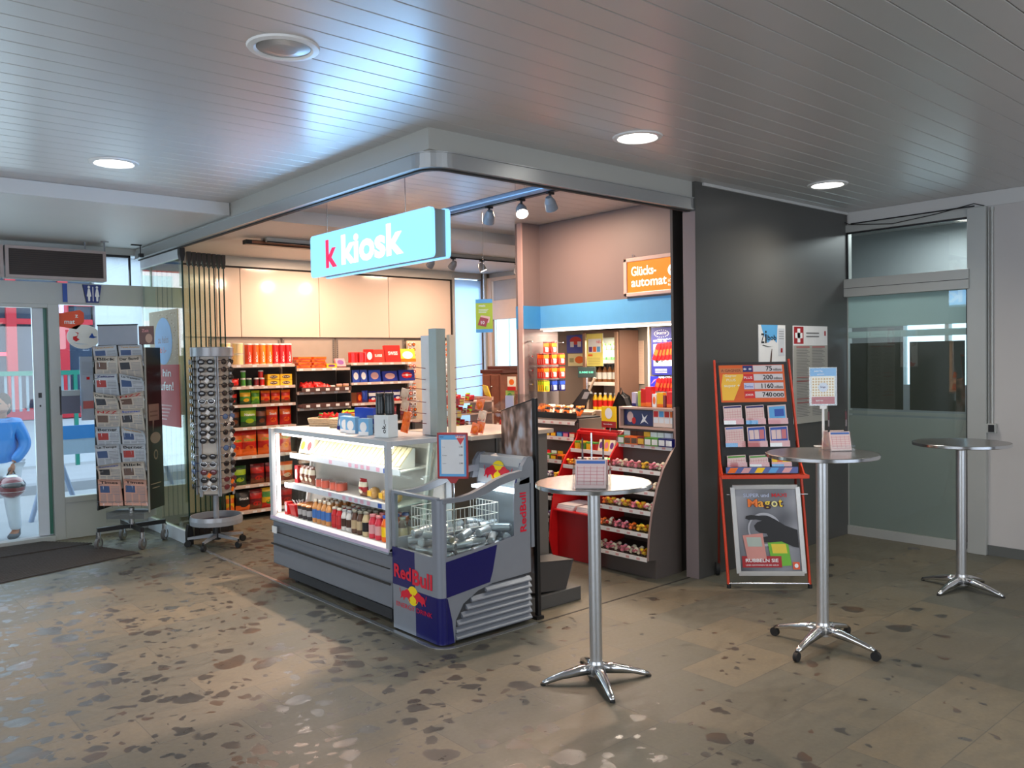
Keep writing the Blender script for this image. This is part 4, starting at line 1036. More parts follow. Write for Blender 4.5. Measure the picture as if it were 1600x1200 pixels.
yb = carton(.145, .062, .10, C_('biscuit_box_yellow', 244,186,40, .4), BROWN, 'TUC', CREAM)
for i in range(2):
    for j in range(2): inst('ybox', yb, 'biscuit_box', ('upper' if j else 'lower')+' '+('right' if i else 'left')+' yellow biscuit box of the four on the second shelf', 'box', (4.225+i*.155, 9.10, 1.501+j*.067), group='yellow biscuit boxes')
row('on the third shelf', [('b3a', bag(.13, .15, .06, (FOIL_K, FOIL_R, FOIL_K), seed=3), 'snack_bag', 'dark snack bag', 'snack bag'), ('b3g', bag(.13, .165, .07, (FOIL_G, FOIL_Y, FOIL_DG), seed=4), 'snack_bag', 'green and yellow snack bag', 'snack bag'), ('b3h', bag(.10, .155, .06, (LIME, FOIL_G, FOIL_G), seed=5), 'snack_bag', 'lime green snack bag', 'snack bag')] +
    [('b3o', bag(.115, .15, .06, (FOIL_O, FOIL_R, FOIL_BR), seed=6), 'snack_bag', 'orange and red snack bag', 'snack bag')]*3, (3.74, 3.90, 4.02, 4.14, 4.265, 4.39), 9.10, 1.295)
row('on the fourth shelf', [('b4k', bag(.13, .21, .07, (FOIL_K, FOIL_BR, FOIL_K), seed=7), 'snack_bag', 'black and brown snack bag', 'snack bag'), ('b4g', bag(.19, .225, .09, (FOIL_G, LIME, FOIL_DG), 'Nature', seed=8), 'snack_bag', 'large green crisp bag', 'crisp bag'), ('b4k', None, 'snack_bag', 'black and brown snack bag', 'snack bag'), ('b4r', bag(.145, .22, .08, (FOIL_R, FOIL_O, FOIL_R), 'Snack', seed=9), 'snack_bag', 'red and orange snack bag', 'snack bag'), ('b4r', None, 'snack_bag', 'red and orange snack bag', 'snack bag')], (3.76, 3.93, 4.08, 4.215, 4.38), 9.10, 1.04)
SPEC_R = bag(.20, .285, .10, (FOIL_R, FOIL_O, FOIL_O), 'Chips', C_('chips_letter_green', 120,190,60, .4), seed=10)
row('on the fifth shelf', [('b5', SPEC_R, 'crisp_bag', 'large red and orange crisp bag', 'crisp bag')]*4, (3.76, 3.92, 4.13, 4.345), 9.10, .715)
row('on the sixth shelf', [('b6g', bag(.17, .22, .09, (FOIL_DG, LIME, FOIL_DG), seed=11), 'crisp_bag', 'dark green crisp bag', 'crisp bag'), ('b6m', bag(.17, .225, .09, (FOIL_M, FOIL_R, FOIL_BR), seed=12), 'crisp_bag', 'maroon crisp bag', 'crisp bag'), ('b6m', None, 'crisp_bag', 'maroon crisp bag', 'crisp bag'), ('b6o', bag(.17, .22, .09, (FOIL_O, CREAM, FOIL_BR), seed=13), 'crisp_bag', 'orange crisp bag', 'crisp bag')], (3.80, 4.02, 4.20, 4.37), 9.10, .385)
row('on the bottom shelf', [('b7y', bag(.12, .19, .08, (FOIL_Y, FOIL_O, FOIL_O), seed=14), 'crisp_bag', 'yellow snack bag', 'snack bag'), ('b7k', bag(.18, .225, .09, (FOIL_K, FOIL_K, FOIL_O), 'Snack', seed=15), 'crisp_bag', 'black crisp bag with orange foot', 'crisp bag'), ('b6m', None, 'crisp_bag', 'maroon crisp bag', 'crisp bag'), ('b7l', bag(.19, .23, .09, (FOIL_Y, FOIL_G, FOIL_R), seed=16), 'crisp_bag', 'yellow and green crisp bag', 'crisp bag'), ('b6m', None, 'crisp_bag', 'maroon crisp bag', 'crisp bag')], (3.68, 3.84, 3.99, 4.15, 4.36), 9.10, .095)
# middle bay
for k, (x, n, w) in enumerate(((4.60, 4, .17), (4.80, 4, .17))):
    for j in range(n):
        inst('flat_or', carton(w, .032, .13, FOIL_O, None, 'BISCUITS', FOIL_K, band=FOIL_R), 'biscuit_pack', '%s orange biscuit pack in the %s stack on the top middle shelf' % (('bottom','second','third','top')[j], ('left','right')[k]), 'pack', (x+(j % 2)*.012, 9.10, 1.691+j*.034), (0, 0, (j % 2-.5)*.12), group='orange biscuit packs')
inst('flat_ye', carton(.14, .05, .12, FOIL_Y, PURPLE), 'biscuit_pack', 'yellow and purple biscuit pack beside the orange stacks', 'pack', (4.97, 9.10, 1.691))
inst('leanpk', carton(.13, .11, .03, C_('rose_lilac_pack', 196,130,140, .4), PURPLE, tilt=-.5), 'sweet_pack', 'rose lilac pack leaning at the right end of the top middle shelf', 'pack', (5.11, 9.06, 1.70))
TRAYM = C_('smoked_tray', 92,66,62, .25)
for (z, d, nm) in ((1.41, .10, 'upper'), (1.22, .08, 'lower')):
    t = thing('display_tray', nm+' smoked plastic display tray in the middle shelf bay', 'tray', (4.85, 9.08, z))
    MB().box(-.33, .33, -.13, .20, .001, .008, TRAYM).box(-.33, .33, -.138, -.13, .001, .055, TRAYM).build('tray_body', t, .002)
    q = MB()
    for k in range(5): q.plate((-.28+.13*k, -.1385, .01), *FY.values(), .05, .03, PAPER)
    q.build('price_label', t)
rnd = random.Random(5)
SW_R = bag(.085, .075, .05, (RED, FOIL_R, FOIL_M), seed=21); SW_G = bag(.08, .07, .045, (GREEN, RED, GREEN), seed=22)
for k in range(13):
    inst('swr', SW_R, 'sweet_bag', 'small red foil sweet bag in the heap on the upper middle tray', 'sweet bag', (4.60+.052*(k % 7), 9.02+.07*(k//7), 1.42+.03*(k//7)+.0), (rnd.uniform(-.5, .1), rnd.uniform(-.5, .5), rnd.uniform(-.6, .6)), group='red sweet bags heaped on the upper tray')
row('on the upper tray', [('cyl', tincan(.03, .05, FOIL_Y, None, WHITE), 'sweet_tub', 'small yellow sweet tub', 'tub'), ('cy2', tincan(.036, .065, TAN, None, C_('rose_lid', 226,170,160, .4)), 'sweet_tub', 'small beige tub with rose lid', 'tub'), ('cy2', None, 'sweet_tub', 'small beige tub with rose lid', 'tub')], (4.97, 5.06, 5.15), 9.03, 1.42)
row('on the lower middle tray', [('bar%d' % (i % 2), carton(.10, .03, .16, (C_('bar_rose', 205,150,140, .4), C_('bar_brown', 150,110,90, .4))[i % 2]), 'chocolate_bar', ('rose', 'brown')[i % 2]+' wrapped chocolate bar', 'chocolate bar') for i in range(6)], lin(4.58, 5.12, 6), 9.03, 1.23)
# right bay
JAR = tincan(.06, .125, C_('red_jar', 190,34,34, .2), None, C_('red_jar_lid', 214,60,54, .35))
row('on the top right shelf', [('jar', JAR, 'sweet_jar', 'round red sweet jar', 'jar'), ('jar', None, 'sweet_jar', 'round red sweet jar', 'jar'),
    ('rb1', carton(.11, .165, .06, C_('gift_red', 196,40,36, .35), LETTER), 'gift_box', 'narrow red gift box with white heart patch', 'box'), ('rb2', carton(.17, .16, .05, C_('gift_red_b', 216,60,50, .35), None, 'SUISSE', LETTER, tilt=-.15), 'gift_box', 'red gift box with white lettering', 'box'),
    ('rb3', carton(.23, .215, .05, C_('gift_red_c', 206,46,42, .35), None, 'SWISS', LETTER, tilt=-.15), 'gift_box', 'largest red gift box with white lettering', 'box'), ('rb4', carton(.24, .17, .04, C_('gift_lime', 196,200,70, .35), LETTER, band=FOIL_O, tilt=-.2), 'gift_box', 'lime and orange gift box with white flower', 'box')], (5.30, 5.42, 5.52, 5.66, 5.88, 6.11), 9.10, 1.746)
BLS = [carton(.10, .155, .04, FOIL_B, LETTER, tilt=-.12), carton(.17, .15, .04, FOIL_B, C_('alps_print', 190,150,150, .5), tilt=-.12), carton(.22, .13, .04, C_('pack_deep_blue', 34,50,140, .3), C_('alps_print', 0,0,0), tilt=-.2), carton(.24, .14, .04, C_('pack_deep_blue', 0,0,0), RED, '+', LETTER, tilt=-.2)]
row('on the second right shelf', [('bl0', BLS[0], 'chocolate_pack', 'upright blue chocolate pack', 'pack'), ('bl0', None, 'chocolate_pack', 'upright blue chocolate pack', 'pack'), ('bl1', BLS[1], 'chocolate_pack', 'blue chocolate pack with rosy mountain print', 'pack'), ('bl2', BLS[2], 'chocolate_pack', 'wide deep blue chocolate pack', 'pack'), ('bl3', BLS[3], 'chocolate_pack', 'deep blue chocolate pack with red emblem', 'pack')], (5.33, 5.44, 5.60, 5.83, 6.09), 9.10, 1.50)
row('on the third right shelf', [('kk', carton(.08, .13, .04, FOIL_BR, None), 'chocolate_pack', 'brown chocolate pack', 'pack'), ('kr', carton(.07, .13, .04, FOIL_M, FOIL_O), 'chocolate_pack', 'maroon chocolate pack', 'pack')]+[('bb', bag(.085, .15, .05, (FOIL_B, FOIL_B, NAVY), seed=31), 'sweet_bag', 'blue sweet bag', 'sweet bag')]+[('bbr', bag(.11, .14, .05, (NAVY, LETTER, RED), seed=32), 'sweet_bag', 'navy sweet bag with white and red print', 'sweet bag')]*5, (5.29, 5.37, 5.455, 5.565, 5.685, 5.805, 5.93, 6.06), 9.10, 1.245)
# lower right shelves show only as blocks behind the counter goods
row('on the fourth right shelf', [('b6m', None, 'crisp_bag', 'maroon snack bag', 'snack bag')]*4, (5.40, 5.62, 5.84, 6.06), 9.10, .99)

# pegboard of round sweet packs right of the shelving
t = thing('pegboard', 'tall cream pegboard hung with rows of small round sweet packs', 'pegboard', (6.65, 9.36, 1.0)); o = (6.65, 9.36, 1.0)
LB(o).box(6.27, 7.04, 9.35, 9.365, .95, 2.03, C_('pegboard_cream', 214,190,160, .5)).build('board', t)
LB(o).box(6.30, 6.34, 9.30, 9.35, 0, .95, DARK).box(6.96, 7.0, 9.30, 9.35, 0, .95, DARK).build('leg', t)
def sweet_round(c1, c2):
    def f():
        mb = MB().box(-.026, .026, -.004, .004, -.045, .02, PAPER); mb.cyl((0,-.014,-.01), (0,-.004,-.01), .024, c1, n=12).cyl((0,-.016,-.01), (0,-.014,-.01), .013, c2, n=10)
        return [(None, mb)]
    return f
srt = [('orange', FOIL_O, CREAM), ('white', LETTER, FOIL_BR), ('brown', FOIL_BR, FOIL_O), ('red', FOIL_R, CREAM)]
for r in range(14):
    for c in range(12):
        x = 6.30+c*.062; 
        if 6.42 < x < 6.68: continue   # fully hidden behind the grey tower
        nm, a, b = srt[(r*3+c*2+(c*r) % 3) % 4]
        inst('sr'+nm, sweet_round(a, b), 'sweet_pack', 'small round '+nm+' sweet pack hanging on the cream pegboard', 'sweet pack', (x, 9.33, 1.99-r*.073), group='round '+nm+' sweet packs on the pegboard')

# ---------------------------------------------------------------- goods in the refrigerated counter
SANDM = C_('sandwich_bread', 214,178,120, .7); WRAP = C_('sandwich_wrap_white', 240,236,226, .4)
def sandwich():
    a = MB().prism([(-.06, 0), (.075, .0), (.055, .012), (-.05, .135), (-.065, .135)], 'y', -.028, .028, WRAP)
    b = MB().prism([(.056, .012), (.064, .018), (-.042, .138), (-.05, .135)], 'y', -.027, .027, C_('sandwich_window', 236,220,180, .2))
    return [(None, a), ('window', b)]
n = 0
for i, y in enumerate(lin(6.02, 4.80, 21)):
    inst('sand', sandwich, 'sandwich_pack', 'white wedge sandwich pack on the top fridge shelf, %s from the left' % (ORD[i] if i < 20 else 'last'), 'sandwich', (3.185, y, 1.016), (0, 0, PI-.12+.02*(i % 3)), group='wedge sandwich packs')
BAGU = C_('baguette_crust', 196,150,80, .6)
def roll_bag(col, w=.075):
    def f():
        a = MB().ell((0,0,w*.55), (w*.62, w*.55, w*.55), BAGU, 12, 8); b = MB().ell((0,0,w*.56), (w*.72, w*.62, w*.60), CLEARP, 12, 8).box(-w*.3, w*.3, -w*.62, -w*.58, w*.3, w*.8, col)
        return [('roll', a), ('wrapper', b)]
    return f
inst('pk1', carton(.10, .12, .04, CREAM, FOIL_Y, tilt=-.3), 'cheese_pack', 'cream cheese pack at the left end of the top fridge shelf', 'pack', (3.15, 6.23, 1.018), (0,0,-PI/2))
inst('pk2', carton(.10, .12, .04, CREAM, RED2, tilt=-.3), 'snack_pack', 'cream pack with red oval beside the cheese pack', 'pack', (3.15, 6.12, 1.018), (0,0,-PI/2))
row2 = [('sp_r', carton(.05, .14, .05, RED2, LETTER), 'snack_pack', 'slim red and white snack pack', 'pack'), ('sp_b', bag(.09, .15, .05, (FOIL_BR, CREAM, FOIL_BR), seed=41), 'snack_bag', 'clear brown snack bag', 'bag'), ('sp_b', None, 'snack_bag', 'clear brown snack bag', 'bag'), ('sp_b', None, 'snack_bag', 'clear brown snack bag', 'bag'),
        ('tub', tincan(.045, .07, C_('salad_bowl_red', 190,90,70, .3), None, CLEARP), 'dessert_cup', 'clear dessert cup with red filling', 'cup'), ('tub', None, 'dessert_cup', 'clear dessert cup with red filling', 'cup'), ('tub', None, 'dessert_cup', 'clear dessert cup with red filling', 'cup'), ('tub', None, 'dessert_cup', 'clear dessert cup with red filling', 'cup'),
        ('rbag', bag(.10, .13, .06, (RED2, CREAM, FOIL_BR), seed=42), 'snack_bag', 'red and white snack bag', 'bag'), ('roll1', roll_bag(FOIL_Y), 'bread_roll', 'filled bread roll with yellow label', 'bread roll'), ('roll1', None, 'bread_roll', 'filled bread roll with yellow label', 'bread roll'), ('roll1', None, 'bread_roll', 'filled bread roll with yellow label', 'bread roll')]
for i, (it, y) in enumerate(zip(row2, (6.26, 6.18, 6.10, 6.03, 5.88, 5.79, 5.66, 5.57, 5.25, 5.10, 4.95, 4.82))):
    inst(it[0], it[1], it[2], it[3]+', %s from left on the second fridge shelf' % ORD[i], it[4], (3.12, y, .779+.001), (0,0,-PI/2), group=it[4]+'s on the second fridge shelf')
# deck: coffee cups, juice, milk drinks
def cupdrink():
    a = MB().lathe([(.026, 0), (.034, .10)], (0,0,0), C_('coffee_cup_dark', 60,52,52, .4), 14).lathe([(.0285, .03), (.032, .075)], (0,0,0), C_('coffee_cup_band', 190,186,184, .4), 14, caps=False); l = MB().lathe([(.036, .10), (.036, .108), (.02, .118), (.001, .118)], (0,0,0), C_('amber_lid', 196,120,50, .3), 14)
    return [(None, a), ('lid', l)]
JU = [('juice_orange', bottle(.030, .175, C_('juice_amber', 214,150,90, .2), C_('juice_label_blue', 70,120,190, .4), C_('pale_cap', 226,216,196, .4))), ('milk_red', bottle(.031, .15, C_('milk_red', 196,36,40, .3), C_('milk_red_b', 214,60,60, .3), C_('pale_cap', 0,0,0), .6)), ('milk_white', bottle(.031, .15, C_('milk_white', 220,214,206, .3), BROWN, C_('silver_cap', 180,180,180, .3), .6)),
      ('milk_brown', bottle(.032, .165, C_('milk_brown', 96,66,50, .3), C_('milk_label_tan', 205,180,140, .3), C_('grey_cap', 150,146,130, .4), .6)), ('milk_vanilla', bottle(.034, .17, C_('milk_vanilla', 216,196,150, .3), INK, C_('grey_cap', 0,0,0), .6)), ('milk_pink', bottle(.034, .165, C_('milk_pink', 222,60,76, .3), C_('milk_label_rose', 232,170,170, .4), C_('pink_cap', 232,150,150, .4), .6)), ('juice_soda', bottle(.035, .175, C_('soda_orange', 240,110,30, .25), YELLOW, BLUE, .6))]
def rank(key, bld, nm, look, cat, y, n, dx, x0=3.015):
    for k in range(n):
        inst(key, bld, nm, '%s, %s' % (look, ('front','second','third','last')[k]), cat, (x0+k*dx, y, .536), (0,0,-PI/2), group=look+' file')
for i, y in enumerate((6.02, 5.945, 5.87)): rank('cupd', cupdrink, 'coffee_cup', 'dark coffee cup with amber lid, '+('left','middle','right')[i]+' file on fridge deck', 'coffee cup', y, 3, .074)
for i, y in enumerate((5.78, 5.71, 5.64, 5.57)): rank('juice_orange', JU[0][1], 'juice_bottle', 'amber juice bottle on fridge deck, '+ORD[i]+' file from left', 'bottle', y, 4, .066)
for i, (k, y) in enumerate(((1, 5.49), (1, 5.42), (2, 5.345), (2, 5.275), (3, 5.20), (3, 5.125), (4, 5.045), (5, 4.96), (5, 4.88), (6, 4.795), (3, 4.715))):
    look = ('red milk drink bottle', 'white and brown milk drink bottle', 'brown milk drink bottle', 'cream vanilla drink bottle', 'pink strawberry drink bottle', 'orange soda bottle with blue cap')[k-1]
    rank(JU[k][0], JU[k][1], 'drink_bottle', look+', file %s from right' % ORD[10-i], 'bottle', y, 3, .078, 3.02)
t = thing('red_bowl', 'red plastic bowl with wrapped straws at the left of the fridge deck', 'bowl', (3.06, 6.13, .536))
MB().prism([(-.055, 0), (.055, 0), (.075, .09), (-.075, .09)], 'y', -.05, .05, RED).build('bowl', t, .004)
q = MB(); rnd = random.Random(9)
for k in range(9): q.cyl((-.04+.01*k, rnd.uniform(-.03, .03), .07), (-.06+.014*k, rnd.uniform(-.06, .06), .125), .004, WHITE, n=6)
q.build('straws', t)
inst('redcart', carton(.05, .10, .05, RED, LETTER), 'milk_carton', 'small red and white carton at the far left of the fridge deck', 'carton', (3.02, 6.25, .536), (0,0,-PI/2))

# ---------------------------------------------------------------- goods on top of the refrigerated counter
WICK = mat('wicker', (.52,.40,.26), .7, noise=.3, scale=120, bump=.8)
def basket(w, d, h, nm, label, x, y):
    t = thing('wicker_basket', label, 'basket', (x, y, 1.2295), math.radians(-62)); q = MB()
    n = 5
    for k in range(n):
        z = k*h/n+.004; f = 1+.12*k/n
        q.tube([(-w/2*f, -d/2*f, z), (w/2*f, -d/2*f, z), (w/2*f, d/2*f, z), (-w/2*f, d/2*f, z), (-w/2*f, -d/2*f, z)], h/n*.55, WICK, 6)
    q.box(-w/2, w/2, -d/2, d/2, .001, .01, WICK); q.build('basket_weave', t)
    return t
basket(.26, .16, .07, 'a', 'long wicker basket with red fruit sweets at the counter back edge', 3.38, 6.22)
basket(.20, .15, .08, 'b', 'square wicker basket right of the long one on the counter', 3.38, 5.93)
rnd = random.Random(12)
for k in range(8): inst('swr' if k % 3 else 'swg', SW_R if k % 3 else SW_G, 'sweet_bag', ('red' if k % 3 else 'green')+' sweet bag in the long wicker basket', 'sweet bag', (3.36+.03*(k % 2), 6.31-.026*k, 1.262), (rnd.uniform(-.6, 0), rnd.uniform(-.5, .5), -1.1+rnd.uniform(-.4, .4)), group='sweet bags in the long basket')
for k in range(6): inst('swy', bag(.09, .10, .04, (LIME, FOIL_R, FOIL_Y), seed=23), 'sweet_bag', 'lime and red sweet bag in the square wicker basket', 'sweet bag', (3.36+.03*(k % 2), 5.99-.024*k, 1.27), (rnd.uniform(-.6, 0), rnd.uniform(-.5, .5), -1.1+rnd.uniform(-.4, .4)), group='sweet bags in the square basket')
ctr = [('phc', carton(.085, .13, .05, C_('phonecard_blue', 96,130,170, .35), LETTER, band=NAVY, tilt=-.2), 'card_display', 'grey-blue card display', (3.22, 5.70)), ('yb2', carton(.08, .12, .07, C_('box_amber', 224,150,30, .4), BROWN), 'small_box', 'amber box', (3.36, 5.72)),
       ('bd1', carton(.09, .12, .05, C_('display_light_blue', 120,180,225, .35), LETTER, band=LETTER), 'card_display', 'light blue card display', (3.15, 5.52)), ('bd2', carton(.10, .18, .05, FOIL_B, None, band=LETTER), 'card_display', 'tall blue card display', (3.27, 5.50)),
       ('bd2', None, 'card_display', 'tall blue card display', (3.27, 5.385)), ('bd1', None, 'card_display', 'light blue card display', (3.12, 5.385)), ('bgr', bag(.10, .13, .05, (C_('bag_grey', 110,112,124, .35), NAVY, C_('bag_grey', 0,0,0)), seed=44), 'sweet_bag', 'grey sweet bag', (3.22, 5.27)),
       ('bwh', carton(.09, .12, .05, C_('display_white_blue', 205,216,230, .35), SKYB), 'card_display', 'white and blue card display', (3.24, 5.15)), ('bd1', None, 'card_display', 'light blue card display', (3.10, 5.17))]
for i, (k, b, nm, look, (x, y)) in enumerate(ctr):
    inst(k, b, nm, '%s on the fridge counter top, %s from the left' % (look, ORD[i]), 'card display' if 'display' in nm else 'sweet bag' if 'bag' in nm else 'box', (x, y, 1.2295), (0,0,-PI/2+.35), group='small displays on the counter top')
# white box with black writing and bottles on it
t = thing('display_box', 'white cardboard display box with black ok lettering beside the grey tower', 'box', (3.12, 4.93, 1.229), -PI/2+.25)
MB().box(-.065, .065, -.05, .05, 0, .155, C_('white_card', 224,228,228, .5)).build('box', t, .002)
MB().text('ok.–', (.045, -.05, .03), (0,0,1), (-1,0,0), .035, INK, .02, width=.095).build('black_lettering', t)
MB().disc((.0508, 0, .08), (0,1,0), (0,0,1), .0, .0, GREEN).build('side_print', t) if 0 else None
for k in range(2):
    inst('blkb', bottle(.033, .15, C_('black_can', 30,34,36, .3), C_('black_can_b', 44,50,52, .3), C_('black_cap2', 40,42,44, .4), .8), 'drink_bottle', ('left','right')[k]+' black bottle standing on the white display box', 'bottle', (3.10+.035*k, 4.965-.062*k, 1.385))
# grey tower with hooks
t = thing('display_tower', 'tall grey metal display tower with wire hooks on the counter', 'display tower', (3.4, 4.72, 1.232)); o = (3.4, 4.72, 1.232)
LB(o).box(3.37, 3.45, 4.665, 4.755, 1.2322, 1.975, C_('tower_green_grey', 150,158,152, .35, metal=.1)).build('post', t, .002)
LB(o).box(3.385, 3.44, 4.76, 4.87, 1.2322, 1.93, C_('tower_white', 212,208,204, .4)).build('left_panel', t)
LB(o).box(3.455, 3.50, 4.625, 4.66, 1.2322, 1.93, C_('tower_cream', 220,196,168, .4)).build('right_panel', t)
hz = [1.70, 1.62, 1.55, 1.46, 1.38, 1.31]
for k, z in enumerate(hz):
    LB(o).cyl((3.385, 4.82, z), (3.27, 4.90, z+.02), .0025, FOIL_M, n=5).build('hook', t)
    LB(o).cyl((3.49, 4.63, z), (3.66, 4.52, z+.025), .0025, FOIL_M, n=5).build('hook', t)
def hangpack(c1, c2):
    def f():
        return [(None, MB().box(-.028, .028, -.006, .006, -.08, 0, c1).plate((-.022, -.006, -.07), (1,0,0), (0,0,1), .044, .03, c2).ell((0,-.004,-.045), (.026,.012,.03), c1, 8, 6))]
    return f
for i, (x, y, z, k) in enumerate(((3.27, 4.90, 1.56, 0), (3.27, 4.90, 1.48, 0), (3.28, 4.89, 1.40, 1), (3.27, 4.90, 1.33, 1), (3.65, 4.53, 1.48, 1), (3.66, 4.52, 1.40, 0), (3.65, 4.53, 1.32, 1), (3.62, 4.55, 1.31, 1))):
    inst('hp%d' % k, hangpack(C_('hang_clear', 226,190,160, .3) if k == 0 else FOIL_O, FOIL_R), 'sweet_pack', ('clear' if k == 0 else 'orange and red')+' sweet pack on the grey tower, '+ORD[i % 4]+' from top on its '+('left' if i < 4 else 'right')+' side', 'sweet pack', (x, y, z), (0, .25, -PI/2+.5), group='sweet packs hanging on the tower')

# tiered sweet racks at the far end of the service counter
t = thing('sweet_rack', 'tiered wire and acrylic sweet rack with red price headers behind the counter', 'rack', (4.62, 5.92, 0)); o = (4.62, 5.92, 0)
RACKC = C_('rack_beige', 196,160,140, .35)
LB(o).box(4.42, 4.86, 5.80, 6.10, 0, 1.10, DARK).build('cabinet', t)
for k, (z, dx) in enumerate(((1.16, 0), (1.27, .03), (1.375, .06))):
    s = LB(o).prism([(4.40+dx, z), (4.40+dx, z+.012), (4.80, z+.012), (4.80, z)], 'y', 5.78, 6.10, RACKC).build('tier', t)
    q = LB(o).box(4.392+dx, 4.40+dx, 5.78, 6.10, z-.02, z+.045, (RED2, RACKC, RED)[k])
    for j in range(4): q.plate((4.392+dx, 6.08-.085*j, z-.01), *FX.values(), .06, .045, (FOIL_O, LETTER, RED2, FOIL_Y)[j % 4])
    q.build('tier_front', s)
LB(o).box(4.78, 4.80, 5.78, 6.10, 1.10, 1.42, RACKC).build('back_panel', t)
rnd = random.Random(15)
for k in range(3):
    for j in range(5):
        c = [('swr', SW_R, 'red'), ('ssb', bag(.06, .06, .04, (FOIL_BR, CREAM, FOIL_BR), seed=51), 'brown'), ('swy', None, 'lime and red')][(k+j) % 3]
        inst(c[0], c[1], 'sweet_bag', '%s sweet bag on the %s tier of the sweet rack, %s from left' % (c[2], ('lowest','middle','top')[k], ORD[j]), 'sweet bag', (4.50+.03*k, 6.06-.065*j, (1.173, 1.283, 1.388)[k]), (-.2, 0, -PI/2), group='sweet bags on the tiered rack', scale=(.75,.75,.75))
t = thing('acrylic_display', 'clear acrylic sweet display with yellow flag behind the counter', 'display', (4.85, 5.62, 0)); o = (4.85, 5.62, 0)
LB(o).box(4.72, 5.02, 5.48, 5.76, 0, 1.12, DARK).build('cabinet', t)
LB(o).box(4.72, 5.02, 5.48, 5.76, 1.121, 1.30, CLEARP).build('case', t)
LB(o).prism([(4.70, 1.30), (4.99, 1.44), (5.0, 1.43), (4.71, 1.29)], 'y', 5.48, 5.76, CLEARP).build('slanted_lid', t)
LB(o).box(4.70, 4.712, 5.40, 5.50, 1.15, 1.44, C_('notice_lilac', 200,196,214, .5)).build('notice', t)
LB(o).prism([(5.70, 1.42), (5.78, 1.44), (5.82, 1.53), (5.75, 1.52)], 'x', 4.70, 4.71, FOIL_Y).build('yellow_flag', t)
for k in range(6): inst(('ssb', 'swr')[k % 2], None, 'sweet_bag', ('brown','red')[k % 2]+' sweet bag inside the clear acrylic display, '+ORD[k]+' from left', 'sweet bag', (4.80, 5.73-.045*k, 1.125), (-.2, 0, -PI/2), group='sweet bags in the acrylic display', scale=(.7,.7,1.2))

# hanging green leaflet sign and brown cabinet near the side door
t = thing('hanging_poster', 'lime green gratis poster hanging from the ceiling behind the counter', 'poster', (4.75, 5.83, 2.0), math.radians(-49))
q = MB().box(-.077, .077, -.002, .002, 0, .30, C_('poster_lime', 180,200,40, .5)); R, U = FY.values()
q.plate((-.077, -.002, .265), R, U, .154, .035, SKYB).plate((-.077, -.002, 0), R, U, .154, .03, SKYB).text('gratis', (-.05, -.002, .225), R, U, .026, LETTER, .02, lift=.002)
for k in range(3): q.plate((-.05, -.002, .205-.013*k), R, U, .09-.01*k, .004, LETTER)
q.shape([(0,.2),(.75,0),(1,.8),(.25,1)], (-.06, -.002, .05), R, U, .10, .09, RED2, lift=.002).shape([(0,.1),(.9,0),(1,.8),(.15,1)], (-.045, -.002, .085), R, U, .10, .07, C_('leaflet_rose', 236,190,180, .5), lift=.0015).text('10', (-.03, -.002, .075), R, U, .03, LETTER, .02, lift=.003)
q.build('poster', t)
MB().cyl((0,0,.30), (0,0,1.10), .0015, STEEL, n=5).build('wire', t)
t = thing('wooden_cabinet', 'reddish brown wooden cabinet by the side door', 'cabinet', (6.15, 7.25, 0)); o = (6.15, 7.25, 0)
WOOD = mat('red_brown_wood', (.26,.085,.05), .4, noise=.25, scale=18)
LB(o).box(6.0, 6.40, 7.10, 7.42, 0, 1.60, WOOD).build('body', t, .004)
LB(o).box(5.995, 6.42, 7.05, 7.45, 1.60, 1.64, C_('cabinet_dark_top', 90,40,34, .4)).box(6.1, 6.42, 7.05, 7.45, 1.64, 1.68, C_('cabinet_dark_top', 0,0,0)).build('top', t, .003)
LB(o).box(5.988, 6.0, 7.12, 7.25, .6, 1.58, WOOD).box(5.988, 6.0, 7.27, 7.40, .6, 1.58, WOOD).build('door', t, .003)
LB(o).ell((5.985, 7.24, 1.45), (.012,.012,.012), STEEL, 8, 6).build('knob', t)
for k, (y, z) in enumerate(((6.33, 1.44), (6.36, 1.30))):
    q = MB().box(-.05, .05, -.004, .004, 0, .14, (CREAM, C_('magazine_lime', 170,190,90, .5))[k]).plate((-.05, -.004, 0), *FY.values(), .10, .04, FOIL_R).disc((0,-.004,.085), *FY.values(), .03, .03, (FOIL_O, GREEN)[k])
    q.build('magazine', None, loc=(5.50, y, z), rotz=-PI/2+.3, label=('upper cream', 'lower green and red')[k]+' magazine clipped to the edge of the mauve column', cat='magazine')

# side door and glazing in the right wall of the shop
t = thing('door_3', None, None, (7.7, 9.0, 0)); t['kind'] = 'structure'; o = (7.7, 9.0, 0)
TANF = C_('warm_grey_frame', 190,168,150, .4)
LB(o).box(7.66, 7.76, 9.24, 9.38, 0, 2.93, TANF).box(7.66, 7.76, 8.0, 8.62, 0, 2.93, TANF).box(7.66, 7.76, 8.62, 9.24, 2.33, 2.60, TANF).box(7.66, 7.76, 8.62, 9.24, 2.88, 2.93, TANF).build('door_frame', t, .003)
LB(o).box(7.69, 7.70, 8.66, 9.22, 2.60, 2.88, C_('grey_transom_film', 150,150,150, .4)).build('transom', t)
LB(o).box(7.69, 7.71, 9.20, 9.235, 0, 2.33, STEEL).box(7.69, 7.71, 8.88, 8.90, 0, 2.33, STEEL).box(7.69, 7.71, 8.62, 8.65, 0, 2.33, STEEL).build('door_stile', t)
LB(o).box(7.70, 7.706, 8.65, 9.22, .05, 2.33, PANE).build('door_glass', t)
light('daylight_side_door', 'AREA', (8.4, 8.95, 1.5), 12, DAY, (7, 8.95, 1.3), .7, 2)

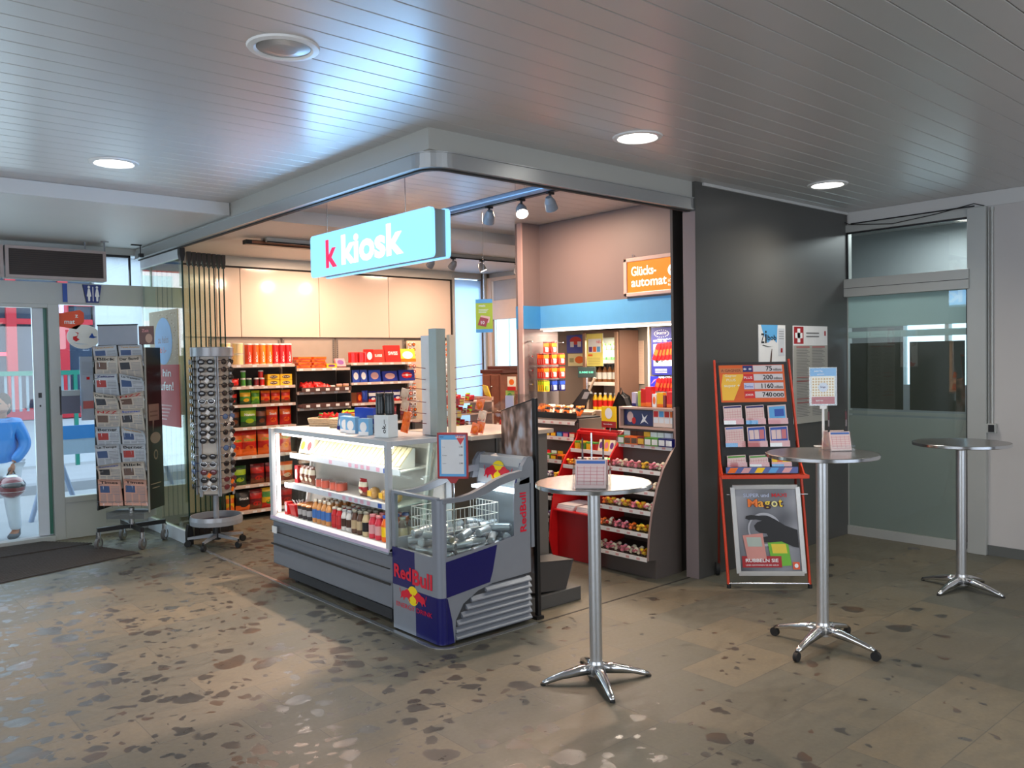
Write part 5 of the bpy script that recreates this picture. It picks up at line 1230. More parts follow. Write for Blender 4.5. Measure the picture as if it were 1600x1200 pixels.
# ================================================================ SWEETS GONDOLAS AT THE TILL (fronts face -x)
PROF = [(5.107, 0), (5.107, .15), (5.02, .16), (5.033, .337), (5.070, .523), (5.138, .712), (5.218, .861), (5.322, .979), (5.372, 1.03)]
GZ = [.167, .354, .524, .673, .828, 1.012]
def front_x(z):
    for (x0, z0), (x1, z1) in zip(PROF[2:], PROF[3:]):
        if z0 <= z <= z1: return x0+(x1-x0)*(z-z0)/(z1-z0)
    return 5.372 if z > 1 else 5.02
GD = C_('gondola_anthracite', 86,78,74, .45); GEDGE = C_('gondola_edge_rose', 150,125,118, .4)
SHM = C_('shelf_dark_grey', 92,84,80, .5); TICK = C_('price_rail_white', 238,232,226, .3)
def gondola(y0, y1, label, zs, right_side=True, topz=1.03):
    t = thing('sweets_shelf', label, 'shelf', (5.25, (y0+y1)/2, 0)); o = (5.25, (y0+y1)/2, 0)
    LB(o).box(5.107, 5.42, y0+.02, y1-.002, 0, .148, GD).build('base', t)
    LB(o).box(5.405, 5.42, y0+.02, y1-.002, .148, topz, C_('gondola_back_brown', 96,80,74, .5)).build('back_panel', t)
    if right_side:
        pr = PROF+[(5.372, 1.345), (5.43, 1.345), (5.43, 0)]
        LB(o).prism(pr, 'y', y0, y0+.018, GD).build('side_panel', t)
        q = LB(o)
        for (a, b) in zip(pr[2:9], pr[3:10]):
            q.add([(a[0]-.003, y0-.001, a[1]), (a[0]-.003, y0+.019, a[1]), (b[0]-.003, y0+.019, b[1]), (b[0]-.003, y0-.001, b[1])], [(0,1,2,3)], GEDGE)
        q.build('edge_strip', t)
    for z in zs:
        fx = front_x(z)
        s = LB(o).prism([(fx, z-.002), (fx, z+.004), (5.404, z+.03), (5.404, z+.024)], 'y', y0+.02, y1-.002, SHM).build('shelf', t)
        r = LB(o).box(fx-.006, fx, y0+.02, y1-.002, z-.020, z+.014, TICK)
        for k in range(int((y1-y0)/.11)): r.plate((fx-.006, y1-.03-.11*k, z-.014), *FX.values(), .035, .018, C_('tag_rose', 225,170,165, .5))
        r.build('price_rail', s)
    return t
gondola(4.182, 4.775, 'dark curved sweets shelf on the right of the red unit', GZ)
gondola(5.305, 6.10, 'dark sweets shelf on the left of the red unit behind the cooler', [.14, .33, .52, .67, .83, 1.02, 1.165], False, 1.16)
# red magazine unit between them
t = thing('magazine_unit', 'bright red magazine unit between the two sweets shelves', 'shelf', (5.25, 5.04, 0)); o = (5.25, 5.04, 0)
for a, b in ((4.778, 4.793), (5.287, 5.302)):
    LB(o).prism([(5.05, 0)]+[(x-.012, z) for x, z in PROF[2:]]+[(5.385, 1.10), (5.43, 1.12), (5.43, 0)], 'y', a, b, RED).build('side_panel', t)
LB(o).box(5.405, 5.42, 4.795, 5.285, 0, 1.12, RED2).build('back_panel', t)
LB(o).box(5.10, 5.12, 4.795, 5.285, 0, .42, RED2).build('kick_panel', t)
for z, nm in ((.43, 'lower'), (.80, 'middle'), (.935, 'upper')):
    fx = front_x(z) if z > .5 else 5.05
    s = LB(o).box(fx, 5.404, 4.795, 5.285, z-.012, z, RED).build('shelf', t)
    if z > .5: LB(o).box(fx-.006, fx, 4.795, 5.285, z-.018, z+.014, TICK).build('price_rail', s)
LB(o).box(5.36, 5.38, 4.795, 5.285, 1.075, 1.10, RED).build('top_rail', t)
# newspapers on the red shelf
for i, (y, n) in enumerate(((5.17, 3), (4.93, 3))):
    for k in range(n):
        inst('paperflat', lambda: [(None, MB().box(-.10, .10, -.14, .14, 0, .014, PAPER).plate((-.09, -.14, .0), (1,0,0), (0,0,1), .18, .012, C_('newsprint_edge', 200,176,168, .7)))], 'magazine', '%s magazine of the %s pile on the red unit shelf' % (('bottom','middle','top')[k], ('left','right')[i]), 'magazine', (5.22+.006*k, y, .431+.0145*k), (0, 0, PI/2+.06*(k-1)), group='magazines piled in the red unit')
# bins of sweets
def candy_cluster(c1, c2, seed, w=.075, d=.09, h=.06):
    def f():
        rnd = random.Random(seed); a = MB()
        for k in range(15):
            a.ell((rnd.uniform(-w*.4, w*.4), rnd.uniform(-d*.42, d*.42), rnd.uniform(h*.25, h*.8)), (rnd.uniform(.012,.021), rnd.uniform(.010,.014), rnd.uniform(.009,.015)), (c1, c2, c2)[k % 3], 8, 5)
        b = MB().box(-w/2, w/2, -d/2, -d/2+.002, 0, h*.8, CLEARP).box(-w/2, -w/2+.002, -d/2, d/2, 0, h*.8, CLEARP).box(w/2-.002, w/2, -d/2, d/2, 0, h*.8, CLEARP).box(-w/2, w/2, -d/2, d/2, 0, .002, CLEARP)
        return [('tub', b), ('sweets', a)]
    return f
CP = [('rosy', PINK, CREAM), ('orange', FOIL_O, FOIL_Y), ('brown', FOIL_BR, FOIL_O), ('red', FOIL_R, CREAM), ('white', LETTER, PINK), ('purple', PURPLE, LETTER), ('green', FOIL_G, FOIL_Y)]
def candies(y0, y1, zs, prefix, pal, n):
    for r, z in enumerate(zs):
        fx = front_x(z)
        for k in range(n):
            y = y1-(k+.5)*(y1-y0)/n; c = CP[pal[r][k % len(pal[r])]]
            inst('cc%s' % c[0], candy_cluster(c[1], c[2], len(c[0])*7+3), 'sweet_tub', '%s sweets tub, %s from left, %s row down on %s' % (c[0], ORD[k], ORD[len(zs)-1-r], prefix), 'sweet tub', (fx+.058, y, z+.009), (0, 0, -PI/2), group='clear sweet tubs on the '+prefix, scale=((y1-y0)/n/.0755, 1, 1.15))
candies(4.21, 4.765, GZ[:5], 'right sweets shelf', [[0,4,0,4,0,0,1], [2,3,4,4,2,6,1], [2,1,0,1,4,1,0], [3,0,3,3,3,3,3], [4,0,4,4,6,4,0]], 7)
candies(5.31, 6.09, [.14, .33, .52, .67], 'left sweets shelf', [[1,3,1,1,3,1,1,3], [4,0,4,5,4,0,4,5], [3,3,1,3,3,1,3,3], [0,5,0,6,1,0,5,6]], 8)
# boxed gum and chocolate on upper rows
def gum(c1, c2):
    def f(): return [(None, MB().box(-.034, .034, -.045, .045, 0, .045, c1).plate((-.030, -.045, .006), *FY.values(), .06, .03, c2).box(-.034, .034, .044, .046, .045, .07, c2))]
    return f
GC = [('red', FOIL_R, CREAM), ('purple', PURPLE, PINK), ('blue', BLUE, SKYB), ('maroon', FOIL_M, FOIL_Y), ('green', FOIL_G, LETTER), ('orange', FOIL_O, BROWN), ('navy', NAVY, LETTER), ('pink', PINK, RED)]
for r, (z, pal) in enumerate(((.83, (5, 3, 4, 7, 1, 0, 5, 3, 5)), (1.02, (0, 1, 2, 3, 3, 4, 0, 2, 7)))):
    for k in range(9):
        c = GC[pal[k]]; inst('gum'+c[0], gum(c[1], c[2]), 'gum_box', '%s gum box, %s from right on the %s row of the left sweets shelf' % (c[0], ORD[k], ('fifth', 'sixth')[r]), 'gum box', (front_x(z)+.055, 5.36+.082*k, z+.009), (0,0,-PI/2), group='gum boxes on the left shelf')
for k, ci in enumerate((4, 5, 5, 3, 4, 4, 6, 6)):
    c = GC[ci]; inst('gum'+c[0], gum(c[1], c[2]), 'gum_box', '%s gum box, %s from left on the top row of the right shelf' % (c[0], ORD[k]), 'gum box', (5.375, 4.735-.073*k, 1.021), (0,0,-PI/2), group='gum boxes on the right shelf', scale=(1, .9, 1.5))
t = thing('acrylic_bin', 'clear acrylic divider bin holding the top row of gum boxes', 'bin', (5.33, 4.48, 1.02)); o = (5.33, 4.48, 1.02)
LB(o).box(5.318, 5.320, 4.205, 4.77, 1.03, 1.075, CLEARP).build('front', t); LB(o).box(5.318, 5.42, 4.768, 4.770, 1.03, 1.13, CLEARP).build('side', t)
for k, (c, n) in enumerate(((FOIL_Y, 'yellow'), (FOIL_G, 'green'), (FOIL_Y, 'yellow'), (FOIL_R, 'red'))):
    inst('frt'+n, tincan(.035, .07, c, None, (FOIL_G, FOIL_Y, FOIL_R)[k % 3]), 'sweet_tub', n+' round sweet tub, '+ORD[k]+' from left at the upper left of the red unit', 'sweet tub', (5.34, 5.245-.072*k, .936), group='round sweet tubs in the red unit')
for k in range(3): inst('stk%d' % (k % 2), carton(.06, .10, .04, (CREAM, FOIL_Y)[k % 2], (PURPLE, PINK)[k % 2], tilt=-.3), 'sticker_pack', ('cream', 'yellow')[k % 2]+' printed pack, '+ORD[k]+' from left in the upper right of the red unit', 'pack', (5.33, 4.955-.062*k, .94), (0,0,-PI/2), group='printed packs in the red unit')
for k in range(5): inst('ccorange', None, 'sweet_tub', 'orange sweets in a clear tub, %s from left on the middle red unit shelf' % ORD[k], 'sweet tub', (5.26, 5.245-.10*k, .802), (0,0,-PI/2), group='clear sweet tubs in the red unit')

# top of the left gondola: black tray of nut bars
t = thing('snack_tray', 'black tray heaped with nut packs on top of the left sweets shelf', 'tray', (5.52, 5.65, 1.19)); o = (5.52, 5.65, 1.19)
LB(o).box(5.40, 5.72, 5.33, 6.09, 1.197, 1.21, BLACK).box(5.40, 5.41, 5.33, 6.09, 1.21, 1.25, BLACK).build('tray', t)
LB(o).box(5.42, 5.74, 5.31, 6.10, 0, 1.196, GD).build('pedestal', t)
rnd = random.Random(31)
for k in range(16):
    c = (('brown', FOIL_BR, FOIL_O), ('cream', CREAM, FOIL_BR), ('orange', FOIL_O, FOIL_K))[0 if k > 11 else 1 if k > 3 and k % 3 else 2]
    inst('nut'+c[0], bag(.07, .10, .035, (c[1], c[2], c[1]), seed=60), 'nut_pack', c[0]+' nut pack in the heap on the black tray', 'nut pack', (5.46+.07*(k % 3), 5.40+.043*k, 1.215), (-.5+rnd.random()*.3, 0, -PI/2+rnd.uniform(-.5, .5)), group=c[0]+' nut packs on the black tray')
# till: grey box, customer display, card terminal on a post
t = thing('till_desk', 'grey-brown till desk behind the red unit', 'desk', (5.75, 5.2, 0)); o = (5.75, 5.2, 0)
LB(o).box(5.50, 6.1, 4.80, 5.30, 0, 1.04, TAUPE).build('body', t); LB(o).box(5.48, 6.12, 4.79, 5.305, 1.04, 1.06, CW).build('top', t)
t = thing('till_screen', 'plain beige back of a till screen housing on the till desk', 'till', (5.86, 5.62, 0)); o = (5.86, 5.62, 0)
HB = C_('till_beige', 150,130,112, .45)
LB(o).box(5.80, 5.86, 5.40, 5.86, .0, 1.255, HB).build('rear_panel', t, .004)
LB(o).prism([(5.745, 1.235), (5.80, 1.25), (5.80, 1.225), (5.745, 1.21)], 'y', 5.46, 5.80, HB).build('ledge', t, .003)
t = thing('card_terminal', 'black card payment terminal tilted on a curved beige post', 'card terminal', (5.95, 5.78, 1.1), -PI/2+.3)
MB().tube([(.05,0,.0), (.05,.0,.10), (.055,0,.22), (.08,.0,.34), (.12,0,.42), (.14,.0,.46)], .014, HB, 8).build('post', t)
MB().prism([(-.07, .10), (.0, .10), (.10, .30), (.07, .34), (.02, .34), (-.10, .20)], 'y', -.02, .03, BLACK).build('terminal_body', t, .005)
MB().shape([(0,0),(.06,.0),(.095,.07),(.035,.07)], (-.0, -.0205, .25), *FY.values(), 1, 1, C_('terminal_screen', 110,110,116, .3)).shape([(0,0),(.05,0),(.025,.04)], (-.055, -.0205, .135), *FY.values(), 1, 1, C_('rose_arrow', 235,160,130, .5)).build('terminal_screen', t)
t = thing('customer_display', 'small dark display with green characters above the till', 'display', (6.3, 6.05, 1.0), -PI/2+.3)
MB().box(-.10, .10, -.015, .015, .55, .66, C_('display_dark', 40,52,50, .3)).build('housing', t, .003)
MB().text('SUMME 0.00', (0, -.015, .595), *FY.values(), .022, mat('green_characters', (.1,.5,.35), .4, emit=.5, ecol=(.1,.6,.4), noise=0), .01, align='c', width=.16).build('characters', t)
MB().cyl((0,0,-1.0), (0,0,.55), .015, STEEL, n=8).build('pole', t)

# top-right counter unit with display front and goods on it
t = thing('counter_display', 'grey counter unit with cigarette adverts above the right sweets shelf', 'counter', (5.55, 4.49, 1.15)); o = (5.55, 4.49, 1.15)
RB_ = C_('unit_rose_beige', 186,152,138, .4)
LB(o).box(5.432, 5.95, 4.232, 4.79, 0, 1.33, GD).build('body', t)
LB(o).box(5.375, 5.432, 4.205, 4.79, 1.15, 1.168, RB_).box(5.375, 5.432, 4.205, 4.79, 1.315, 1.332, RB_).box(5.375, 5.432, 4.775, 4.79, 1.168, 1.315, RB_).box(5.42, 5.432, 4.205, 4.775, 1.168, 1.315, DARK).build('front_frame', t)
q = LB(o); R, U = FX.values()
q.plate((5.42, 4.765, 1.178), R, U, .31, .125, C_('advert_navy', 34,46,96, .3)).disc((5.42, 4.70, 1.245), R, U, .035, .045, C_('advert_skin', 225,190,180, .5), lift=.0015).disc((5.42, 4.66, 1.215), R, U, .022, .028, RED, lift=.002).shape([(0,0),(.3,.5),(.2,1),(.5,.6),(.9,.9),(.6,.4),(1,0),(.5,.25)], (5.42, 4.59, 1.19), R, U, .09, .09, LETTER, lift=.002)
q.build('advert_panel', t)
q = LB(o).plate((5.42, 4.45, 1.172), R, U, .235, .14, C_('advert_cream', 235,215,200, .4))
for k in range(4): q.plate((5.42, 4.445-.057*k, 1.255), R, U, .048, .048, (RED, SKYB, FOIL_R, FOIL_O)[k], lift=.0015).plate((5.42, 4.445-.057*k, 1.205), R, U, .048, .042, LETTER, lift=.0015)
q.build('price_cards', t)
t = thing('counter_poster', 'yellow poster with pale globe and red foot hanging left of the counter unit', 'poster', (5.37, 4.90, 1.145), -PI/2)
R, U = FY.values()
MB().box(-.085, .085, -.003, .003, 0, .185, YELLOW).plate((-.085, -.003, 0), R, U, .17, .055, RED2).disc((0, -.003, .125), R, U, .042, .048, LETTER, lift=.002).text('Sammelstelle', (-.06, -.003, .025), R, U, .012, LETTER, .01, width=.10, lift=.002).build('poster', t)
MB().cyl((0,.012,-.03), (0,.012,.19), .004, STEEL, n=6).build('support', t)
goods = [('gpk', carton(.05, .12, .05, C_('lilac_case', 170,170,200, .35), None, band=NAVY), 'small_pack', 'lilac pack', 4.72), ('ggn', carton(.03, .13, .04, C_('gum_green', 160,180,60, .4), None), 'small_pack', 'olive green pack', 4.665), ('gro', carton(.05, .15, .05, FOIL_R, None, band=FOIL_O), 'cigarette_box', 'red and orange box', 4.62), ('grb', carton(.07, .17, .05, RED, None, band=FOIL_O), 'cigarette_box', 'tall red box', 4.56), ('gwh', carton(.045, .11, .05, LETTER, FOIL_O), 'small_pack', 'white pack', 4.50),
         ('gye', carton(.06, .12, .05, FOIL_Y, None, band=FOIL_O), 'cigarette_box', 'yellow box', 4.44), ('gbk', carton(.03, .10, .05, FOIL_M, None), 'small_pack', 'maroon pack', 4.39), ('gr3', carton(.055, .13, .05, RED, None, band=FOIL_O), 'cigarette_box', 'red box', 4.34), ('gor', carton(.06, .12, .05, FOIL_O, None, band=FOIL_Y), 'cigarette_box', 'orange box', 4.27)]
for i, (k, b, nm, look, y) in enumerate(goods):
    inst(k, b, nm, '%s on the counter unit, %s from the left' % (look, ORD[i]), 'box', (5.52, y, 1.331), (0,0,-PI/2+.1*((i % 3)-1)), group='small boxes on the counter unit')
for i, (k, b, y) in enumerate((('gdk', carton(.10, .07, .05, C_('dark_pack', 40,34,44, .4), None, '10 2 10', LETTER), 4.42), ('gor2', carton(.07, .20, .04, FOIL_O, LETTER), 4.28))):
    inst(k, b, 'cigarette_box', ('dark', 'tall orange')[i]+' box standing behind the front row on the counter unit', 'box', (5.60, y, 1.331+(.0)), (0,0,-PI/2), scale=(1,1,1.4))
t = thing('black_bag', 'black fabric bag slumped on the counter beside the till', 'bag', (5.62, 4.98, 1.062), -PI/2+.4)
MB().prism([(-.12, 0), (.12, 0), (.10, .20), (.05, .33), (.0, .36), (-.05, .28), (-.11, .12)], 'y', -.05, .05, C_('black_cloth', 14,13,13, .9)).build('bag_body', t, .02, 3)
MB().tube([(-.03, 0, .30), (.0, 0, .42), (.05, 0, .32)], .006, C_('black_cloth', 0,0,0), 6).build('strap', t)
inst('relaxm', carton(.10, .05, .12, LETTER, None, None, band=RED), 'paper_box', 'white and red paper carton lying in front of the black bag', 'box', (5.50, 4.86, 1.062), (0,0,-1.0))

# battery rack on the column
t = thing('acrylic_board', 'clear acrylic board with hooks full of battery packs on the mauve column', 'display board', (5.74, 6.15, 1.2)); o = (5.74, 6.15, 1.2)
LB(o).box(5.56, 6.0, 6.14, 6.146, 1.17, 1.985, CLEARP).build('board', t)
for z in (1.93, 1.78, 1.64, 1.50):
    for x in (5.60, 5.96): LB(o).cyl((x, 6.125, z), (x, 6.185, z), .009, STEEL, n=8).build('fixing', t)
for z in (1.915, 1.80, 1.665, 1.535):
    for x in (5.67, 5.78, 5.89): LB(o).cyl((x, 5.97, z), (x, 6.14, z), .002, STEEL, n=5).build('hook', t)
def blister(c1, c2, c3):
    def f():
        q = MB().box(-.036, .036, -.002, .002, -.10, .012, c1); R, U = FY.values()
        q.plate((-.036, -.002, -.035), R, U, .072, .035, c2).plate((-.02, -.002, -.09), R, U, .04, .05, c3, lift=.0015).plate((-.036, -.002, .0), R, U, .072, .010, BLACK, lift=.001)
        return [(None, q), ('batteries', MB().box(-.018, .018, -.012, -.002, -.085, -.045, c3))]
    return f
BLC = [('batt', blister(FOIL_R, FOIL_O, C_('battery_grey', 190,180,170, .3)), 'orange and red'), ('film', blister(FOIL_Y, LIME, C_('film_green', 120,150,60, .3)), 'lime yellow'), ('batb', blister(NAVY, FOIL_B, C_('film_blue_grey', 190,200,215, .3)), 'navy blue')]
for r, z in enumerate((1.915, 1.80, 1.665, 1.535)):
    for c, x in enumerate((5.67, 5.78, 5.89)):
        if r == 0 and c == 2: continue
        b = BLC[0] if r < 3 else BLC[1] if c == 0 else BLC[2]
        for k in range(4 if c != 0 or r else 1):
            inst(b[0], b[1], 'battery_pack', b[2]+' battery pack on acrylic board, '+ORD[r]+' row, '+('left', 'middle', 'right')[c]+' hook', 'battery pack', (x, 6.0+.03*k, z-.006), group=b[2]+' battery packs %s row %s hook' % (ORD[r], ('left', 'middle', 'right')[c]))
# alcove: drinks fridge, posters, paper sheets, tall cigarette rack
t = thing('drinks_fridge', 'tall brown framed drinks fridge with lit bottles in the alcove', 'fridge', (7.12, 6.46, 0)); o = (7.12, 6.46, 0)
FB = C_('fridge_brown', 104,76,64, .4)
LB(o).box(6.96, 7.28, 6.18, 6.22, 0, 2.06, FB).box(6.96, 7.28, 6.70, 6.74, 0, 2.06, FB).box(6.96, 7.28, 6.22, 6.70, 1.98, 2.06, FB).box(6.96, 7.28, 6.22, 6.70, 0, .3, FB).box(7.26, 7.28, 6.22, 6.70, .3, 1.98, C_('fridge_liner_white', 220,214,206, .4)).build('cabinet', t)
LB(o).box(6.93, 6.955, 6.19, 6.23, .1, 2.04, C_('bronze_edge', 150,116,96, .3)).box(6.93, 6.955, 6.68, 6.72, .1, 2.04, C_('bronze_edge', 0,0,0)).build('door_frame', t)
for z in (.75, 1.15, 1.47, 1.72): LB(o).box(6.97, 7.26, 6.22, 6.70, z-.012, z, WHITE).box(6.965, 6.97, 6.22, 6.70, z-.03, z+.01, C_('lit_shelf_edge', 245,240,230, .3)).build('shelf', t)
light('fridge_tube', 'AREA', (6.99, 6.46, 1.96), 4, (1,.96,.85), (7.15, 6.46, .6), .45, .03)
for r, (z, c, lab) in enumerate(((1.15, FOIL_Y, 'amber'), (1.47, C_('brown_bottle', 130,80,40, .25), 'brown'), (1.72, C_('green_bottle', 110,180,100, .25), 'pale green'), (.75, C_('red_bottle', 170,40,40, .25), 'red'))):
    for k in range(6):
        inst('frb%d' % r, bottle(.032, .20, c, (FOIL_R, C_('bottle_label', 225,220,210, .4), LETTER, LETTER)[r], (WHITE, BLACK, FOIL_G, RED)[r]), 'drink_bottle', lab+' bottle in the alcove fridge, '+ORD[k]+' from the right', 'bottle', (7.06, 6.26+.078*k, z+.001), group=lab+' bottles in the alcove fridge')
def wallposter(name, label, x, y, z, w, h, rot, build):
    q = MB().box(-w/2, w/2, -.003, .003, 0, h, PAPER); build(q, w, h)
    return q.build(name, None, loc=(x, y, z), rotz=rot, label=label, cat='poster')
RR, UU = FY.values()
def p1(q, w, h):
    q.plate((-w/2, -.003, 0), RR, UU, w, h, C_('poster_blue', 44,74,170, .4)).disc((0, -.003, h*.68), RR, UU, w*.32, h*.22, RED, lift=.0015)
    for s in (-1, 1): q.plate((s*w*.2-w*.1, -.003, h*.33), RR, UU, w*.2, h*.30, LETTER, lift=.002)
def p2(q, w, h): q.plate((-w/2, -.003, 0), RR, UU, w, h, C_('poster_cream', 236,226,170, .4)).disc((w*.15, -.003, h*.5), RR, UU, w*.25, h*.3, FOIL_O, lift=.0015).plate((-w*.42, -.003, h*.3), RR, UU, w*.25, h*.35, C_('poster_sage', 170,170,120, .4), lift=.0015)
def p3(q, w, h):
    q.plate((-w/2, -.003, 0), RR, UU, w, h, C_('poster_pale_yellow', 236,224,120, .4)).plate((-w*.4, -.003, h*.42), RR, UU, w*.8, h*.42, LETTER, lift=.0012)
    for k, c in enumerate((PURPLE, FOIL_O, SKYB)): q.plate((-w*.36+k*w*.25, -.003, h*.44), RR, UU, w*.2, h*.16, c, lift=.0018)
    q.text('NEU', (w*.12, -.003, h*.70), RR, UU, h*.08, PINK, .02, lift=.002).plate((-w*.42, -.003, h*.31), RR, UU, w*.28, h*.06, FOIL_O, lift=.0015)
    for k in range(5): q.plate((-w*.42, -.003, h*(.24-.05*k)), RR, UU, w*.75, h*.012, C_('poster_olive', 170,150,80, .5), lift=.0015)
wallposter('advert_poster', 'blue advert poster with red blob and two white packs in the alcove', 7.294, 7.185, 1.82, .31, .22, -PI/2, p1)
wallposter('advert_poster', 'cream and orange advert below the blue poster in the alcove', 7.294, 7.17, 1.66, .30, .15, -PI/2, p2)
wallposter('advert_poster', 'pale yellow beverage advert on the fridge door', 6.926, 6.52, 1.66, .25, .37, -PI/2, p3)
q = MB().box(-.16, .02, -.002, .002, 0, .50, C_('sheet_beige', 205,180,160, .6)).box(.022, .16, -.002, .002, 0, .49, C_('sheet_beige_dark', 184,156,136, .6))
for k in range(26): q.plate((-.15, -.002, .02+.018*k), RR, UU, .15, .002, C_('sheet_rule', 180,156,140, .6)).plate((.03, -.002, .02+.018*k), RR, UU, .12, .002, C_('sheet_rule2', 160,134,118, .6))
q.build('price_list', None, loc=(7.29, 6.27, 1.45), rotz=-PI/2, label='pair of beige price list sheets on the brown alcove wall', cat='price list')
t = thing('cigarette_rack', 'tall rack with blue sports poster at the right of the alcove', 'rack', (6.45, 4.80, 0)); o = (6.45, 4.80, 0)
LB(o).box(6.32, 6.70, 4.232, 5.23, 0, 2.06, C_('rack_grey_brown', 112,104,100, .45)).build('cabinet', t)
LB(o).box(6.305, 6.325, 5.215, 5.235, .9, 2.06, C_('cream_edge', 240,225,200, .3)).build('pale_trim', t)  # cream trim along the rack's front corner
q = LB(o); R, U = FX.values(); PB = C_('poster_violet_blue', 38,42,132, .4)
q.box(6.300, 6.304, 4.80, 5.185, 1.58, 2.035, PB).plate((6.300, 5.16, 1.665), R, U, .34, .21, LETTER, lift=.001)
for k in range(20):
    t_ = k*18; q.plate((6.300, 5.06+.085*math.cos(math.radians(t_))+.006, 1.975+.034*math.sin(math.radians(t_))-.003), R, U, .012, .006, LETTER, lift=.001)
q.text('SPORTTIP', (6.300, 5.06, 1.967), R, U, .022, LETTER, .02, align='c', width=.12, lift=.001).text('SETZEN SIE', (6.300, 5.16, 1.895), R, U, .022, LETTER, .02, width=.16, lift=.001).text('JEY', (6.300, 4.87, 1.93), (0,0,1), (0,1,0), .04, LETTER, .02, width=.10, lift=.001)
q.shape([(0,.1),(.2,.6),(.1,.9),(.35,1),(.45,.6),(.7,.8),(.9,.5),(.6,.45),(.55,0),(.4,.3),(.2,0)], (6.300, 5.14, 1.69), R, U, .16, .16, INK, lift=.002).shape([(0,0),(.4,.2),(.9,.8),(.5,1),(.2,.6)], (6.300, 5.12, 1.74), R, U, .10, .10, FOIL_Y, lift=.0025)
for k in range(3): q.plate((6.300, 5.14, 1.63-.014*k), R, U, .14, .006, LETTER, lift=.001)
q.build('sports_poster', t)
LB(o).box(6.296, 6.30, 5.02, 5.20, 1.45, 1.565, C_('blue_card', 34,40,190, .35)).plate((6.296, 5.10, 1.54), R, U, .07, .014, LETTER, lift=.001).shape([(0,0),(.6,.5),(1,.9),(.5,.7)], (6.296, 5.19, 1.49), R, U, .07, .06, PINK, lift=.001).build('blue_card', t)
def redpack():
    q = MB().prism([(-.022, -.12), (.022, -.12), (.028, -.02), (.012, 0), (-.012, 0), (-.028, -.02)], 'y', -.004, .004, RED)
    q.plate((-.018, -.004, -.085), *FY.values(), .036, .04, FOIL_O); return [(None, q)]
for r, (z, n) in enumerate(((1.90, 9), (1.56, 8))):
    LB((0,0,0)).cyl((5.93, 4.50, z+.01), (5.93, 4.80, z+.01), .003, STEEL, n=5).build('hanging_rail', None, label=('upper', 'lower')[r]+' thin rail carrying red packs in front of the cigarette rack', cat='rail')
    for k in range(n): inst('redpack', redpack, 'sweet_pack', 'red and orange pack fanned on the %s rail in front of the rack' % ('upper', 'lower')[r], 'sweet pack', (5.92+.006*k, 4.78-.028*k, z-.009*(8-k if r == 0 else 0)*.4), (0, .40-.09*k, -PI/2), group='red packs on the %s rail' % ('upper', 'lower')[r], scale=(1.0,1.0,1.35 if r == 0 else 1))

